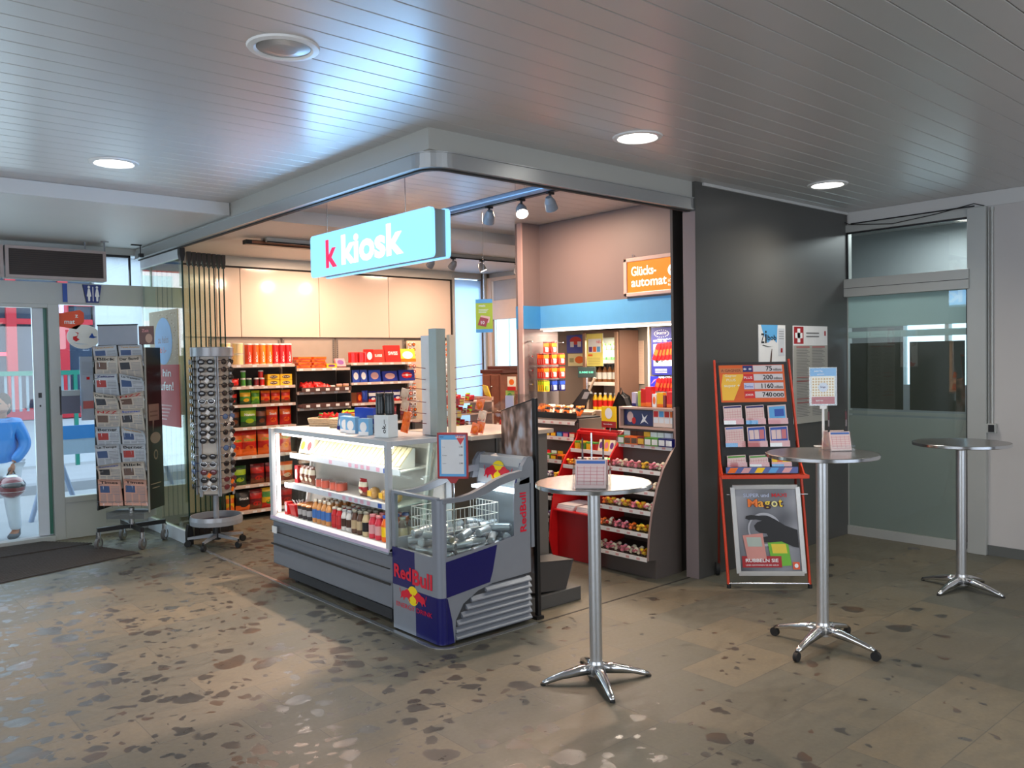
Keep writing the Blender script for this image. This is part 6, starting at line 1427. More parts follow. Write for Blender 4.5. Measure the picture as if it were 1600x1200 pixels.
# ================================================================ NEWSPAPER RACK
def newspaper_rack():
    cx, cy = 2.503, 8.615; a = -PI/4
    t = thing('newspaper_rack', 'tall rolling newspaper rack with dark side panel near the entrance window', 'newspaper rack', (cx, cy, 0), a)
    NR = C_('rack_side_black', 46,46,44, .35); W2, D2 = .265, .145
    MB().box(W2-.012, W2, -D2, D2, .36, 1.93, NR).box(W2-.014, W2+.004, -D2-.004, -D2+.004, .34, 1.93, C_('rack_edge_grey', 150,146,136, .4)).build('side_panel', t, .002)
    MB().box(-W2, -W2+.012, -D2, D2, .36, 1.93, NR).build('side_panel', t, .002)
    MB().box(-W2, W2, D2-.01, D2, .36, 1.93, C_('rack_back_dark', 60,62,60, .5)).build('back_panel', t)
    R = (0,1,0); U = (0,0,1); CR = C_('print_tan', 176,150,130, .5); q = MB()
    q.plate((W2, -D2+.03, 1.22), R, U, .20, .16, CR, lift=.001).shape([(0,1),(.35,1),(.0,0)], (W2, -D2+.10, 1.10), R, U, .08, .12, CR, lift=.001).disc((W2, -.0, 1.05), R, U, .10, .055, CR, lift=.0015)
    for k in range(2): q.plate((W2, -D2+.05, 1.30-.04*k), R, U, .15, .014, C_('print_tan_dark', 140,112,96, .5), lift=.002)
    q.disc((W2, 0, .885), R, U, .042, .05, CR, lift=.001, n=10).disc((W2, 0, .885), R, U, .028, .034, NR, lift=.002)
    q.plate((W2, -D2+.03, .60), R, U, .20, .008, CR, lift=.001).plate((W2, -D2+.06, .56), R, U, .14, .008, CR, lift=.001)
    q.build('side_print', t)
    for k in range(9):
        z = .40+.17*k
        q = MB().box(-W2+.012, W2-.012, -D2+.02, D2-.01, z, z+.004, NR); q.build('shelf', t)
        w = MB().tube([(-W2+.01, -D2-.006, z+.05), (W2-.01, -D2-.006, z+.05)], .002, STEEL, 5)
        for j in range(4): w.tube([(-.22+.145*j-.03, -D2-.006, z-.01), (-.22+.145*j-.03, -D2-.012, z+.035), (-.22+.145*j, -D2-.012, z+.05), (-.22+.145*j+.03, -D2-.012, z+.035), (-.22+.145*j+.03, -D2-.006, z-.01)], .0016, STEEL, 4)
        w.build('wire_retainer', t)
    MB().box(-.19, .19, -.12, .12, .27, .33, C_('wire_tray_grey', 170,172,170, .4)).box(-.19, .19, -.125, -.12, .24, .35, CLEARP).build('lower_tray', t)
    MB().cyl((0,0,.16), (0,0,.36), .03, STEEL, n=12).build('pivot', t)
    # cross base turned against the body
    for k, (bx, by) in enumerate(((-.195, -.195), (.195, -.195), (.195, .195), (-.195, .195))):
        b = MB(); d = Vector((bx, by, 0)).normalized(); n_ = Vector((-d.y, d.x, 0))*.018; e = Vector((bx, by, 0))*1.15
        v = [tuple(p) for p in (n_+Z_*.165, -n_+Z_*.165, -n_+e+Z_*.165, n_+e+Z_*.165, n_+Z_*.205, -n_+Z_*.205, -n_+e+Z_*.205, n_+e+Z_*.205)]
        b.add(v, [(0,3,2,1),(4,5,6,7),(0,1,5,4),(1,2,6,5),(2,3,7,6),(3,0,4,7)], BLACK); leg = b.build('leg', t)
        c = e*.97; m2 = MB().cyl((c.x-.014, c.y, .055), (c.x+.014, c.y, .055), .055, C_('grey_tyre', 96,92,90, .5), n=20).cyl((c.x-.016, c.y, .055), (c.x+.016, c.y, .055), .03, STEEL, n=14)
        m2.cyl((c.x, c.y, .10), (c.x, c.y, .165), .022, STEEL, n=12).box(c.x-.020, c.x+.020, c.y-.012, c.y+.012, .06, .12, STEEL); m2.build('caster', leg)
    # header signs
    MB().box(-.27, .13, -.03, -.024, 1.96, 2.15, C_('header_silver', 190,196,208, .22, metal=.5)).box(-.275, .135, -.034, -.02, 2.15, 2.162, BLACK).box(-.275, .135, -.034, -.02, 1.948, 1.96, BLACK).build('header_sign', t, .002)
    q = MB().box(.14, .29, -.02, -.014, 1.96, 2.14, C_('header_picture', 120,90,86, .5)); q.text('Zeit', (.17, -.02, 2.08), *FY.values(), .03, C_('rose_print', 220,150,150, .5), .02, lift=.001).disc((.24, -.02, 2.02), *FY.values(), .035, .045, C_('header_skin', 196,160,140, .5), lift=.001).build('header_picture', t)
    MB().cyl((-.08,-.02,1.90), (-.08,-.02,1.96), .012, BLACK, n=8).cyl((.17,-.015,1.90), (.17,-.015,1.96), .012, BLACK, n=8).build('header_post', t)
    # newspapers, two per pocket
    M = Matrix.Translation((cx, cy, 0)) @ Matrix.Rotation(a, 4, 'Z')
    NP = [C_('newsprint_cool', 186,190,196, .8), C_('newsprint_warm', 196,184,170, .8), C_('newsprint_rose', 214,160,140, .8)]
    heads = ['Tages-Anzeiger', 'Blick', 'Zeitung', 'Der Bund', 'Le Temps', 'NZZ', 'Berner', 'Sonntag', 'Times']
    cols = [C_('mast_ochre', 190,140,50, .6), INK, NAVY, INK, INK, C_('mast_red', 180,30,30, .6), INK, BLUE, INK]
    def paper(i, h, fold):
        def f():
            rnd = random.Random(i*7+fold); w = .235; nx, nz = 8, 6; q = MB(); V = []
            def P(u, v): 
                x = (u-.5)*w; z = v*h; y = -.012-.018*v+.012*math.sin(u*3+i)*v
                if fold and v > .6: y -= (v-.6)*.10*(u if fold == 1 else 1-u); z -= (v-.6)*.10*(u if fold == 1 else 1-u)
                return (x, y, z)
            for j in range(nz+1):
                for k in range(nx+1): V.append(P(k/nx, j/nz))
            V += [(x, y+.010, z) for x, y, z in V]; n1 = (nx+1)*(nz+1)
            fs = [(j*(nx+1)+k, j*(nx+1)+k+1, (j+1)*(nx+1)+k+1, (j+1)*(nx+1)+k) for j in range(nz) for k in range(nx)]
            bs = [tuple(n1+x for x in reversed(f_)) for f_ in fs]
            rim = list(range(nx+1))+[(j+1)*(nx+1)+nx for j in range(nz)]+[nz*(nx+1)+k for k in range(nx-1, -1, -1)]+[j*(nx+1) for j in range(nz-1, 0, -1)]
            rs = [(rim[k], rim[(k+1) % len(rim)], n1+rim[(k+1) % len(rim)], n1+rim[k]) for k in range(len(rim))]
            q.add(V, fs+bs+rs, NP[i % 2 if i < 8 else 2], True)
            wp = lambda p: (lambda c: (c[0], c[1]-.0025, c[2]))(P(min(1, max(0, p[0]/w+.5)), min(1, max(0, p[2]/h))))
            q.text(heads[i], (0, 0, h*.84), (1,0,0), (0,0,1), h*.10, cols[i], .02, align='c', width=w*.8, warp=wp)
            def patch(u0, u1, v0, v1, m):
                vv = []; 
                for b_ in range(3):
                    for a_ in range(5): c = P(u0+(u1-u0)*a_/4, v0+(v1-v0)*b_/2); vv.append((c[0], c[1]-.002, c[2]))
                q.add(vv, [(b_*5+a_, b_*5+a_+1, b_*5+a_+6, b_*5+a_+5) for b_ in range(2) for a_ in range(4)], m, True)
            patch(.08, .50, .50, .76, (C_('photo_blue', 70,90,130, .6), C_('photo_brown', 110,86,76, .6), C_('photo_red', 170,60,56, .6), C_('photo_dark', 60,60,66, .6))[i % 4])
            for k in range(6): patch(.56, .94, .72-.055*k, .74-.055*k, C_('print_grey', 130,132,138, .7))
            for c in range(3):
                for k in range(7): patch(.08+.30*c, .32+.30*c, .43-.052*k, .45-.052*k, C_('print_grey', 0,0,0))
            return [(None, q)]
        return f
    for k in range(9):
        for s in (0, 1):
            z = .405+.17*k; h = .26 if k < 8 else .19
            i = {0: 8, 1: 7, 2: 4, 3: 6, 4: 5, 5: 3, 6: 2, 7: 1, 8: 0}[k]; i = i if k in (0, 8) or not s else (i+2) % 8; fold = (0, 1, 2)[(k*2+s) % 3] if k in (1, 3, 5, 6) else 0
            key = 'np%d_%d_%d' % (i, int(h*100), fold)
            p = M @ Vector((-.128+.25*s, -.118, z))
            inst(key, paper(i, h, fold), 'newspaper', '%s newspaper in the %s pocket row from the top of the rack' % (('left', 'right')[s]+(' rosy' if k == 0 and s else ''), ORD[8-k]), 'newspaper', p, (.06, (.0, .03, -.04)[(k+s) % 3], a), group='newspapers in the rolling rack')
newspaper_rack()

# ================================================================ SUNGLASSES RACK
def glasses_rack():
    cx, cy = 3.085, 7.95
    t = thing('sunglasses_rack', 'grey revolving sunglasses rack on a castor base in front of the glass panels', 'sunglasses rack', (cx, cy, 0), math.radians(-38))
    GR = C_('rack_satin_grey', 156,160,166, .3, metal=.2); N = 6; R_ = .175
    A = [math.radians(-90+60*k) for k in range(N)]      # panel normals, first faces local -y
    q = MB().lathe([(.194, 1.83), (.198, 1.835), (.198, 1.915), (.194, 1.92), (.001, 1.92)], (0,0,0), GR, 28, caps=False).lathe([(.001, 1.83), (.202, 1.83)], (0,0,0), GR, 28, caps=False); q.build('top_cap', t)
    MB().cyl((0,0,.12), (0,0,1.85), .026, GR, n=16).build('pole', t)
    MB().lathe([(.10,.50),(.15,.52)], (0,0,0), GR, 18).build('lower_hub', t)
    for k in range(N):
        d = Vector((math.cos(A[k]), math.sin(A[k]), 0)); s = Vector((-d.y, d.x, 0)); P = MB(); w = .088
        c = d*(R_-.035)
        P.add([tuple(c-s*w+Z_*.52), tuple(c+s*w+Z_*.52), tuple(c+s*w+Z_*1.83), tuple(c-s*w+Z_*1.83), tuple(c*.97-s*w+Z_*.52), tuple(c*.97+s*w+Z_*.52), tuple(c*.97+s*w+Z_*1.83), tuple(c*.97-s*w+Z_*1.83)], [(0,1,2,3),(7,6,5,4),(0,4,5,1),(1,5,6,2),(2,6,7,3),(3,7,4,0)], C_('rack_panel_cream', 200,190,178, .35))
        pn = P.build('panel', t)
        for sg in (-1, 1):
            e = c+s*(w+.004)*sg; MB().cyl((e.x*1.03, e.y*1.03, .50), (e.x*1.03, e.y*1.03, 1.84), .009, GR, n=8).build('edge_profile', pn)
    MB().lathe([(.235,.225),(.242,.22),(.245,.262),(.24,.30),(.228,.30),(.226,.232),(.05,.228)], (0,0,0), GR, 32, caps=False).lathe([(.001,.24),(.226,.24)], (0,0,0), C_('tray_dark_blue', 34,36,60, .6), 24, caps=False).build('ring_tray', t)
    MB().cyl((0,0,.06), (0,0,.20), .038, BLACK, n=14).build('base_hub', t)
    for k in range(5):
        an = math.radians(72*k-100); d = Vector((math.cos(an), math.sin(an), 0)); n_ = Vector((-d.y, d.x, 0))*.016; e = d*.27
        v = [tuple(p) for p in (n_+Z_*.085, -n_+Z_*.085, -n_*.7+e+Z_*.07, n_*.7+e+Z_*.07, n_+Z_*.125, -n_+Z_*.125, -n_*.7+e+Z_*.09, n_*.7+e+Z_*.09)]
        leg = MB().add(v, [(0,3,2,1),(4,5,6,7),(0,1,5,4),(1,2,6,5),(2,3,7,6),(3,0,4,7)], GR).build('leg', t)
        MB().cyl((e.x-n_.x, e.y-n_.y, .03), (e.x+n_.x, e.y+n_.y, .03), .03, RUBBER, n=14).cyl((e.x, e.y, .05), (e.x, e.y, .085), .010, BLACK, n=8).build('caster', leg)
    def shades(fc, lc, tag):
        def f():
            fr = MB(); fr.tube([(-.012, 0, .004), (0, -.003, .008), (.012, 0, .004)], .003, fc, 6)
            for s in (-1, 1):
                fr.tube([(s*(.038+.028*math.cos(a_)), .002, .019*math.sin(a_)) for a_ in [2*PI*i/12 for i in range(13)]], .0032, fc, 6, caps=False)
                fr.tube([(s*.066, 0, .008), (s*.068, .02, .008), (s*.066, .045, .004)], .003, fc, 6)
            out = [(None, fr)]
            for s in (-1, 1): out.append(('lens', MB().ell((s*.038, .001, 0), (.027, .003, .018), lc, 12, 8)))
            if tag: 
                tg = MB(); tg.T = Matrix.Translation((.012, -.012, -.018)) @ Matrix.Rotation(.6, 4, 'Y'); tg.box(-.014, .014, -.001, .001, -.022, .012, tag); out.append(('price_tag', tg))
            return out
        return f
    LD = mat('dark_lens', (.02,.018,.022), .08, coat=.5, noise=0); LBU = mat('blue_lens', (.10,.18,.35), .08, coat=.5, noise=0); LR = mat('wine_lens', (.14,.03,.04), .1, coat=.5, noise=0)
    kinds = [('k', BLACK, LD, None), ('kt', BLACK, LD, PAPER), ('b', C_('blue_frame', 50,70,120, .3), LBU, PAPER), ('r', C_('wine_frame', 90,30,36, .3), LR, ORANGE), ('s', STEEL, LD, None)]
    names = {'k': 'black sunglasses', 'kt': 'black sunglasses with white tag', 'b': 'blue sunglasses with white tag', 'r': 'wine red sunglasses with orange tag', 's': 'silver framed sunglasses'}
    base = Matrix.Translation((cx, cy, 0)) @ Matrix.Rotation(math.radians(-38), 4, 'Z'); rnd = random.Random(77)
    side = {0: 'front', 5: 'left', 1: 'right'}
    for p in (5, 0, 1):
        for r in range(17):
            z = 1.78-.0745*r
            if p == 0 and r == 11: continue
            kd = kinds[rnd.choice([0, 0, 1, 1, 4, 2, 3] if r > 6 else [0, 0, 0, 1, 4, 1])]
            d = Vector((math.cos(A[p]), math.sin(A[p]), 0)); q = base @ (d*(R_+.026)+Z_*z)
            inst('sg'+kd[0], shades(*kd[1:]), 'sunglasses', '%s on the rack\'s %s face, %s row from top' % (names[kd[0]], side[p], ORD[r]), 'sunglasses', q, (0, 0, math.radians(-38)+A[p]+PI/2), group='sunglasses on the revolving rack', scale=(1.12,1.12,1.25))
glasses_rack()

# ================================================================ LOTTERY STAND
def lottery_stand():
    t = thing('lottery_stand', 'red and black lottery slip stand with jackpot numbers against the anthracite wall', 'lottery stand', (5.50, 3.42, 0), -PI/4)
    LR_ = C_('stand_orange_red', 214,62,26, .35); BB = C_('stand_black', 30,28,28, .5)
    sh = lambda x, z: x-.055*(z-.0)*.9
    yb = lambda z: .02+.16*max(0, z-.2)/1.5
    for s in (-1, 1):
        x0 = s*.30
        MB().tube([(sh(x0, .01), yb(.01), .01), (sh(x0, .88), yb(.88), .88)], .011, LR_, 6).build('front_leg', t)
        prf = [(yb(.86)-.10, .86), (yb(.92)-.04, .93), (yb(1.0)-.022, 1.02), (yb(1.72)-.022, 1.72), (yb(1.72)+.01, 1.72), (yb(.86)+.02, .86)]
        xx = lambda z: sh(x0*(1-.07*(z-.86)/.86), z)
        MB().add([(xx(z)-.006, y, z) for y, z in prf]+[(xx(z)+.006, y, z) for y, z in prf], [(0,1,2,5), (2,3,4,5), (6,11,8,7), (8,11,10,9)]+[(k, k+6, (k+1) % 6+6, (k+1) % 6) for k in range(6)], LR_).build('side_rail', t, .002)
        r = MB().tube([(sh(x0*.96, 1.1), yb(1.1)+.02, 1.1), (sh(x0, .05), .42, .05)], .010, C_('stand_dark_red', 110,34,22, .4), 6); rl = r.build('rear_leg', t)
        MB().cyl((x0-.03, .42, .05), (x0+.0, .42, .05), .05, RUBBER, n=18).build('wheel', rl)
        MB().cyl((sh(x0, 0), yb(0), 0), (sh(x0, 0), yb(0), .03), .016, RUBBER, n=10).build('foot', t)
    MB().cyl((-.30, .02, .035), (.30, .02, .035), .007, STEEL, n=8).build('lower_bar', t)
    # black board leaning back
    v = [(sh(-.285, .86), yb(.86), .86), (sh(.285, .86), yb(.86), .86), (sh(.265, 1.70), yb(1.70), 1.70), (sh(-.265, 1.70), yb(1.70), 1.70)]
    v += [(a, b+.015, c) for a, b, c in v]
    MB().add(v, [(0,1,2,3), (7,6,5,4), (0,4,5,1), (1,5,6,2), (2,6,7,3), (3,7,4,0)], BB).build('board', t)
    U = Vector((-.0495, .1067, 1)).normalized(); R = Vector((1, 0, 0))
    def P(x, z, off=0): return (sh(x, z), yb(z)-.002-off, z)
    q = MB(); OG = C_('jackpot_orange', 222,96,28, .45)
    q.plate(P(-.25, 1.395), R, U, .49, .285, OG, lift=.001)
    q.plate(P(-.24, 1.62), R, U, .17, .035, C_('jackpot_tan', 200,120,70, .5), lift=.002).text("A GAGNER", P(-.235, 1.627), R, U, .020, C_('jackpot_maroon', 120,30,30, .5), .01, width=.15, lift=.003)
    q.shape([(0,0),(.5,0),(1,.9),(1,1),(.1,1),(0,.6)], P(-.24, 1.41), R, U, .17, .20, C_('jackpot_yellow', 244,190,60, .45), lift=.002)
    q.text('Gagner', P(-.21, 1.585), R, U, .022, CREAM, .01, width=.09, lift=.003).text('PLUS', P(-.20, 1.555), R, U, .020, CREAM, .02, width=.07, lift=.003).text('super +', P(-.22, 1.505), R, U, .026, CREAM, .02, width=.12, lift=.003)
    for k, (num, u, lc, lg) in enumerate((('75', 'millions', NAVY, '* *'), ('200', 'millions', RED, 'PLUS'), ('1160', 'millions', C_('logo_lilac', 200,204,230, .5), 'Swiss'), ('740', '000', RED, 'JOKER'))):
        z = 1.622-.066*k
        q.plate(P(-.072, z), R, U, .30, .055, C_('jackpot_frame_red', 205,60,50, .45), lift=.0015).plate(P(-.07, z+.003), R, U, .075, .049, lc, lift=.002).plate(P(.008, z+.003), R, U, .218, .049, C_('jackpot_white', 214,206,206, .5), lift=.002)
        q.text(lg, P(-.066, z+.016), R, U, .018, LETTER if lc != MATS['logo_lilac'] else BLUE, .01, width=.062, lift=.003)
        q.text(num, P(.15 if k < 3 else .135, z+.009), R, U, .037, INK, .02, align='r', lift=.003)
        q.text(u, P(.157 if k < 3 else .142, z+.009), R, U, .020 if k < 3 else .030, INK, .015, width=.062 if k < 3 else .08, lift=.003)
    q.build('jackpot_board', t)
    M = Matrix.Translation((5.50, 3.42, 0)) @ Matrix.Rotation(-PI/4, 4, 'Z')
    rows = ((1.235, .135, 'upper'), (1.065, .145, 'middle'), (.905, .09, 'lower'))
    tilt = (-.11, -.05)
    for r, (z, h, rn) in enumerate(rows):
        for c in range(3):
            x = -.175+.165*c
            pk = MB(); b0 = P(x-.074, z-.005, .035); pk.plate(b0, R, U, .148, .045, C_('pocket_strip_rose', 214,150,150, .4), lift=.0)
            pk.plate(b0, R, U, .09, .030, (LETTER, SKYB, SLIPR)[(r+c) % 3], lift=.001); pk.plate((b0[0], b0[1]-.001, b0[2]), R, U, .148, .046, CLEARP, lift=.002)
            pk.build('pocket', t)
            def slip(kind):
                def f():
                    q = MB().box(-.068, .068, -.008, .008, 0, h, SLIP); R_, U_ = FY.values(); hd = (NAVY, NAVY, SKYB, C_('slip_blue_head', 90,120,190, .5), BLUE, BLUE, FOIL_G, FOIL_G, YELLOW)[kind]
                    if kind == 2: q.plate((-.06, -.008, .03), R_, U_, .12, h-.04, hd).plate((-.02, -.008, .05), R_, U_, .07, h-.08, BLUE, lift=.0015)
                    elif kind in (4, 5): q.plate((-.062, -.008, .01), R_, U_, .124, h-.016, hd); q.plate((-.056, -.008, .05), R_, U_, .034, h-.075, SLIP, lift=.0015).plate((-.018, -.008, .05), R_, U_, .034, h-.075, SLIP, lift=.0015).plate((.02, -.008, .05), R_, U_, .034, h-.075, SLIPR, lift=.0015)
                    elif kind == 8: q.plate((-.068, -.008, 0), R_, U_, .136, h, YELLOW); q.plate((-.03, -.008, .01), R_, U_, .04, h-.02, ORANGE, lift=.0015)
                    else:
                        q.plate((-.064, -.008, h-.018), R_, U_, .128, .013, hd)
                        for k in range(int(h/.02)-1): q.plate((-.06, -.008, .012+.018*k), R_, U_, .12, .002, SLIPR)
                        for k in range(7): q.plate((-.06+.019*k, -.008, .012), R_, U_, .0015, h-.04, SLIPR)
                    return [(None, q)]
                return f
            kd = r*3+c; pp = P(x, z+.002, .020)
            inst('slip%d' % kd, slip(kd), 'lottery_slips', ('rose', 'rose', 'blue printed', 'rose grid', 'blue columned', 'blue columned', 'green headed', 'green headed', 'yellow')[kd]+' lottery slip stack, '+('left', 'centre', 'right')[c]+' pocket of the '+rn+' row of the stand', 'slips', M @ Vector(pp), (-.107, -.05, -PI/4), group='slip stacks in the lottery stand')
    q = MB(); q.plate((sh(-.27, .86), yb(.86)-.072, .868), R, (0,0,1), .53, .045, C_('lip_blue', 90,110,170, .4), lift=0)
    for k, c in enumerate((ORANGE, C_('lip_rose', 220,170,170, .5), YELLOW, SKYB, C_('lip_rose', 0,0,0))): q.shape([(0,0),(.7,0),(1,1),(.3,1)], (sh(-.26, .86)+.10*k, yb(.86)-.072, .871), R, (0,0,1), .08, .038, c, lift=.001)
    q.box(sh(-.27, .86), sh(.26, .86), yb(.86)-.071, yb(.86)-.066, .862, .915, BB); q.build('printed_lip', t)
    MB().box(sh(-.31, .85), sh(.33, .85), yb(.85)-.115, yb(.85)+.0, .842, .856, LR_).box(sh(-.31, .85), sh(.33, .85), yb(.85)-.119, yb(.85)-.113, .832, .860, LR_).build('red_shelf', t, .002)
    # framed poster below
    f = MB(); px0, px1, z0, z1 = -.245, .235, .12, .76; SV = C_('silver_frame', 196,194,190, .28, metal=.3)
    def Q(x, z, o=0): return (sh(x, z)+.02, yb(z)-.035-o, z)
    def bar(a, b, w):
        A_, B_ = Vector(a), Vector(b)
        d = (B_-A_).normalized(); n_ = d.cross(Vector((0,-1,0))).normalized()*w/2; y_ = Vector((0,-.010,0))
        v = [A_-n_-y_, B_-n_-y_, B_+n_-y_, A_+n_-y_, A_-n_+y_, B_-n_+y_, B_+n_+y_, A_+n_+y_]
        f.add([tuple(p) for p in v], [(0,1,2,3), (7,6,5,4), (0,4,5,1), (1,5,6,2), (2,6,7,3), (3,7,4,0)], SV)
    for a, b in (((px0, z0), (px1, z0)), ((px1, z0), (px1, z1)), ((px1, z1), (px0, z1)), ((px0, z1), (px0, z0))): bar(Q(*a), Q(*b), .034)
    fr = thing('framed_poster', 'silver framed grey scratch-card poster with a black gloved hand hung under the lottery stand shelf', 'poster', (5.50, 3.42, 0), -PI/4)
    f.build('frame', fr, .003)
    g = bpy.data.materials.new('poster_grey_print'); g.use_nodes = True; nt = g.node_tree; b = nt.nodes['Principled BSDF']; b.inputs['Roughness'].default_value = .3
    tc = nt.nodes.new('ShaderNodeTexCoord'); gr = nt.nodes.new('ShaderNodeTexNoise'); gr.inputs['Scale'].default_value = 3; gr.inputs['Detail'].default_value = 1; rp = nt.nodes.new('ShaderNodeValToRGB'); rp.color_ramp.elements[0].position = .35; rp.color_ramp.elements[0].color = (.05,.05,.06,1); rp.color_ramp.elements[1].position = .65; rp.color_ramp.elements[1].color = (.34,.34,.37,1)
    nt.links.new(tc.outputs['Object'], gr.inputs[0]); nt.links.new(gr.outputs[0], rp.inputs[0]); nt.links.new(rp.outputs[0], b.inputs[0])
    q = MB(); v = [Q(px0, z0), Q(px1, z0), Q(px1, z1), Q(px0, z1)]; v += [(a, b_+.006, c) for a, b_, c in v]
    q.add(v, [(0,1,2,3), (7,6,5,4), (0,4,5,1), (1,5,6,2), (2,6,7,3), (3,7,4,0)], g)
    U = (Vector(Q(0, z1))-Vector(Q(0, z0))).normalized()
    def T(s_, x, z, h, m, w=None, al='c', b_=.02, l=.004): q.text(s_, Q(x, z), R, U, h, m, b_, align=al, width=w, lift=l)
    ring = [(math.cos(k*PI/16), math.sin(k*PI/16)) for k in range(32)]
    q.shape(ring, Q(-.03, .445), R, U, .125, .125, C_('coin_silver', 170,170,176, .3), lift=.0015).shape(ring, Q(-.035, .445), R, U, .108, .108, C_('coin_inner', 110,110,116, .3), lift=.0025)
    hand = [(-.17,.30),(-.16,.33),(-.12,.34),(-.04,.33),(.02,.33),(.08,.29),(.16,.22),(.26,.17),(.26,-.03),(.22,-.02),(.12,.04),(.02,.03),(-.05,.03),(-.07,.06),(-.04,.09),(.01,.10),(.0,.13),(-.06,.14),(-.09,.17),(-.10,.22),(-.07,.26),(-.03,.275),(-.08,.29),(-.14,.285)]
    q.shape([(p[0], p[1]) for p in hand], Q(-.02, .33), R, U, .88, .66, C_('glove_black', 26,24,26, .5), lift=.0035)
    for k, (x, z, c1, c2) in enumerate(((-.19, .22, C_('ticket_rose', 206,140,130, .5), C_('ticket_grey', 170,180,170, .5)), (-.01, .17, C_('ticket_green', 110,180,50, .5), C_('ticket_yellow', 226,200,60, .5)))):
        q.shape([(.1,0),(.95,.05),(.85,1),(-.05,.92)], Q(x, z), R, U, .165, .20, c1, lift=.003).shape([(.15,.5),(.8,.5),(.75,.85),(.1,.85)], Q(x, z), R, U, .165, .20, c2, lift=.0042)
    q.plate(Q(-.215, .165), R, U, .29, .085, RED2, lift=.005); T('RUBBELN SIE', -.07, .205, .026, LETTER, .24, l=.006); T('UND GEWINNEN SIE BIS GELD', -.07, .178, .010, LETTER, .24, b_=.005, l=.006)
    T('SUPER und', -.075, .685, .028, C_('title_blue_white', 190,200,225, .5), .19); T('MAXI', .095, .685, .028, C_('title_red', 210,40,50, .5), .11)
    T('Magot', -.01, .595, .078, C_('title_outline', 60,24,20, .5), .265, b_=.05, l=.004)
    for ch, x, w, c in (('M', -.105, .072, C_('title_orange', 240,120,30, .4)), ('a', -.045, .042, C_('title_amber', 240,160,40, .4)), ('g', .003, .042, C_('title_yellow', 240,205,60, .4)), ('o', .055, .045, C_('title_cream', 236,226,150, .4)), ('t', .10, .026, YELLOW)):
        T(ch, x, .612 if ch != 'g' else .597, .060 if ch == 'M' else .044 if ch in 'ao' else .058, c, w, l=.006)
    q.plate(Q(.155, .15), R, U, .05, .055, C_('emblem_orange', 226,90,50, .5), lift=.004).disc(Q(.18, .178), R, U, .014, .016, LETTER, lift=.005)
    q.build('poster', fr)
    MB().cyl((-.30, .07, .70), (.30, .07, .70), .005, STEEL, n=8).build('hanging_rod', fr)
lottery_stand()

# papers on the anthracite wall
def zposter(q, w, h):
    q.shape([(0,1),(1,1),(.95,.62),(.7,.72),(.4,.62),(.15,.8)], (-w*.42, -.003, 0), RR, UU, w*.62, h, SKYB, lift=.001)
    q.text('Z', (-w*.42, -.003, h*.62), RR, UU, h*.20, INK, .02, width=w*.12, lift=.002).text('i', (-w*.27, -.003, h*.62), RR, UU, h*.26, INK, .02, lift=.002).text('bob', (-w*.18, -.003, h*.68), RR, UU, h*.11, INK, .02, width=w*.32, lift=.002)
    q.shape([(0,.2),(.5,0),(1,.1),(.5,.06),(.1,.3)], (-w*.38, -.003, h*.54), RR, UU, w*.42, h*.16, INK, lift=.002)
    q.shape([(0,.5),(.15,.3),(.2,.1),(.5,0),(.9,.1),(1,.5),(.6,.7),(.3,.45)], (-w*.40, -.003, 0), RR, UU, w*.6, h*.20, RED, lift=.002).shape([(0,0),(.5,0),(.75,1),(.6,1)], (-w*.12, -.003, h*.16), RR, UU, w*.14, h*.34, BROWN, lift=.003)
    q.plate((w*.22, -.003, h*.35), RR, UU, w*.24, h*.58, C_('poster_side_grey', 200,204,210, .5), lift=.001).plate((w*.31, -.003, h*.42), RR, UU, w*.07, h*.09, RED2, lift=.002)
    for k in range(4): q.plate((w*.25, -.003, h*(.86-.05*k)), RR, UU, w*.18, h*.012, C_('poster_text_grey', 120,120,124, .6), lift=.002)
wallposter('leaflet_poster', 'small white and blue bob leaflet poster with red sledge above the lottery stand', 6.41, 3.946, 1.60, .42, .41, 0, zposter)
def sposter(q, w, h):
    PG = C_('notice_grey', 168,166,158, .6)
    q.plate((-w/2, -.003, 0), RR, UU, w, h*.80, PG, lift=.001).plate((-w/2+.01, -.003, h*.815), RR, UU, w*.27, h*.175, RED2, lift=.001)
    c = (-w/2+.01+w*.135, h*.90); L_ = .030
    q.plate((c[0]-L_*.8, -.003, c[1]-.062), RR, UU, L_*1.6, .124, LETTER, lift=.002).plate((c[0]-.062, -.003, c[1]-L_*.8), RR, UU, .124, L_*1.6, LETTER, lift=.002)
    for k in range(2): q.plate((-w*.14, -.003, h*(.92-.035*k)), RR, UU, w*.38, h*.012, C_('notice_ink', 110,108,108, .6), lift=.002)
    q.plate((w*.40, -.003, h*.90), RR, UU, w*.045, h*.05, RED2, lift=.002)
    for a in range(2):
        x = -w*.42+a*w*.45; q.plate((x, -.003, h*.775), RR, UU, w*.38, h*.014, C_('notice_red_ink', 170,90,90, .6), lift=.002)
        for k in range(44): q.plate((x, -.003, h*(.76-.016*k)), RR, UU, w*(.30+.08*((k*7) % 3)/2), h*.005, C_('notice_ink', 0,0,0), lift=.002)
    for z in (.47, .43, .25, .21): q.plate((-w*.42, -.003, h*z), RR, UU, w*.38, h*.006, RED2, lift=.003)
wallposter('notice_sheet', 'tall grey notice sheet with white cross on red beside the shop door', 7.05, 3.946, 1.13, .60, .88, 0, sposter)

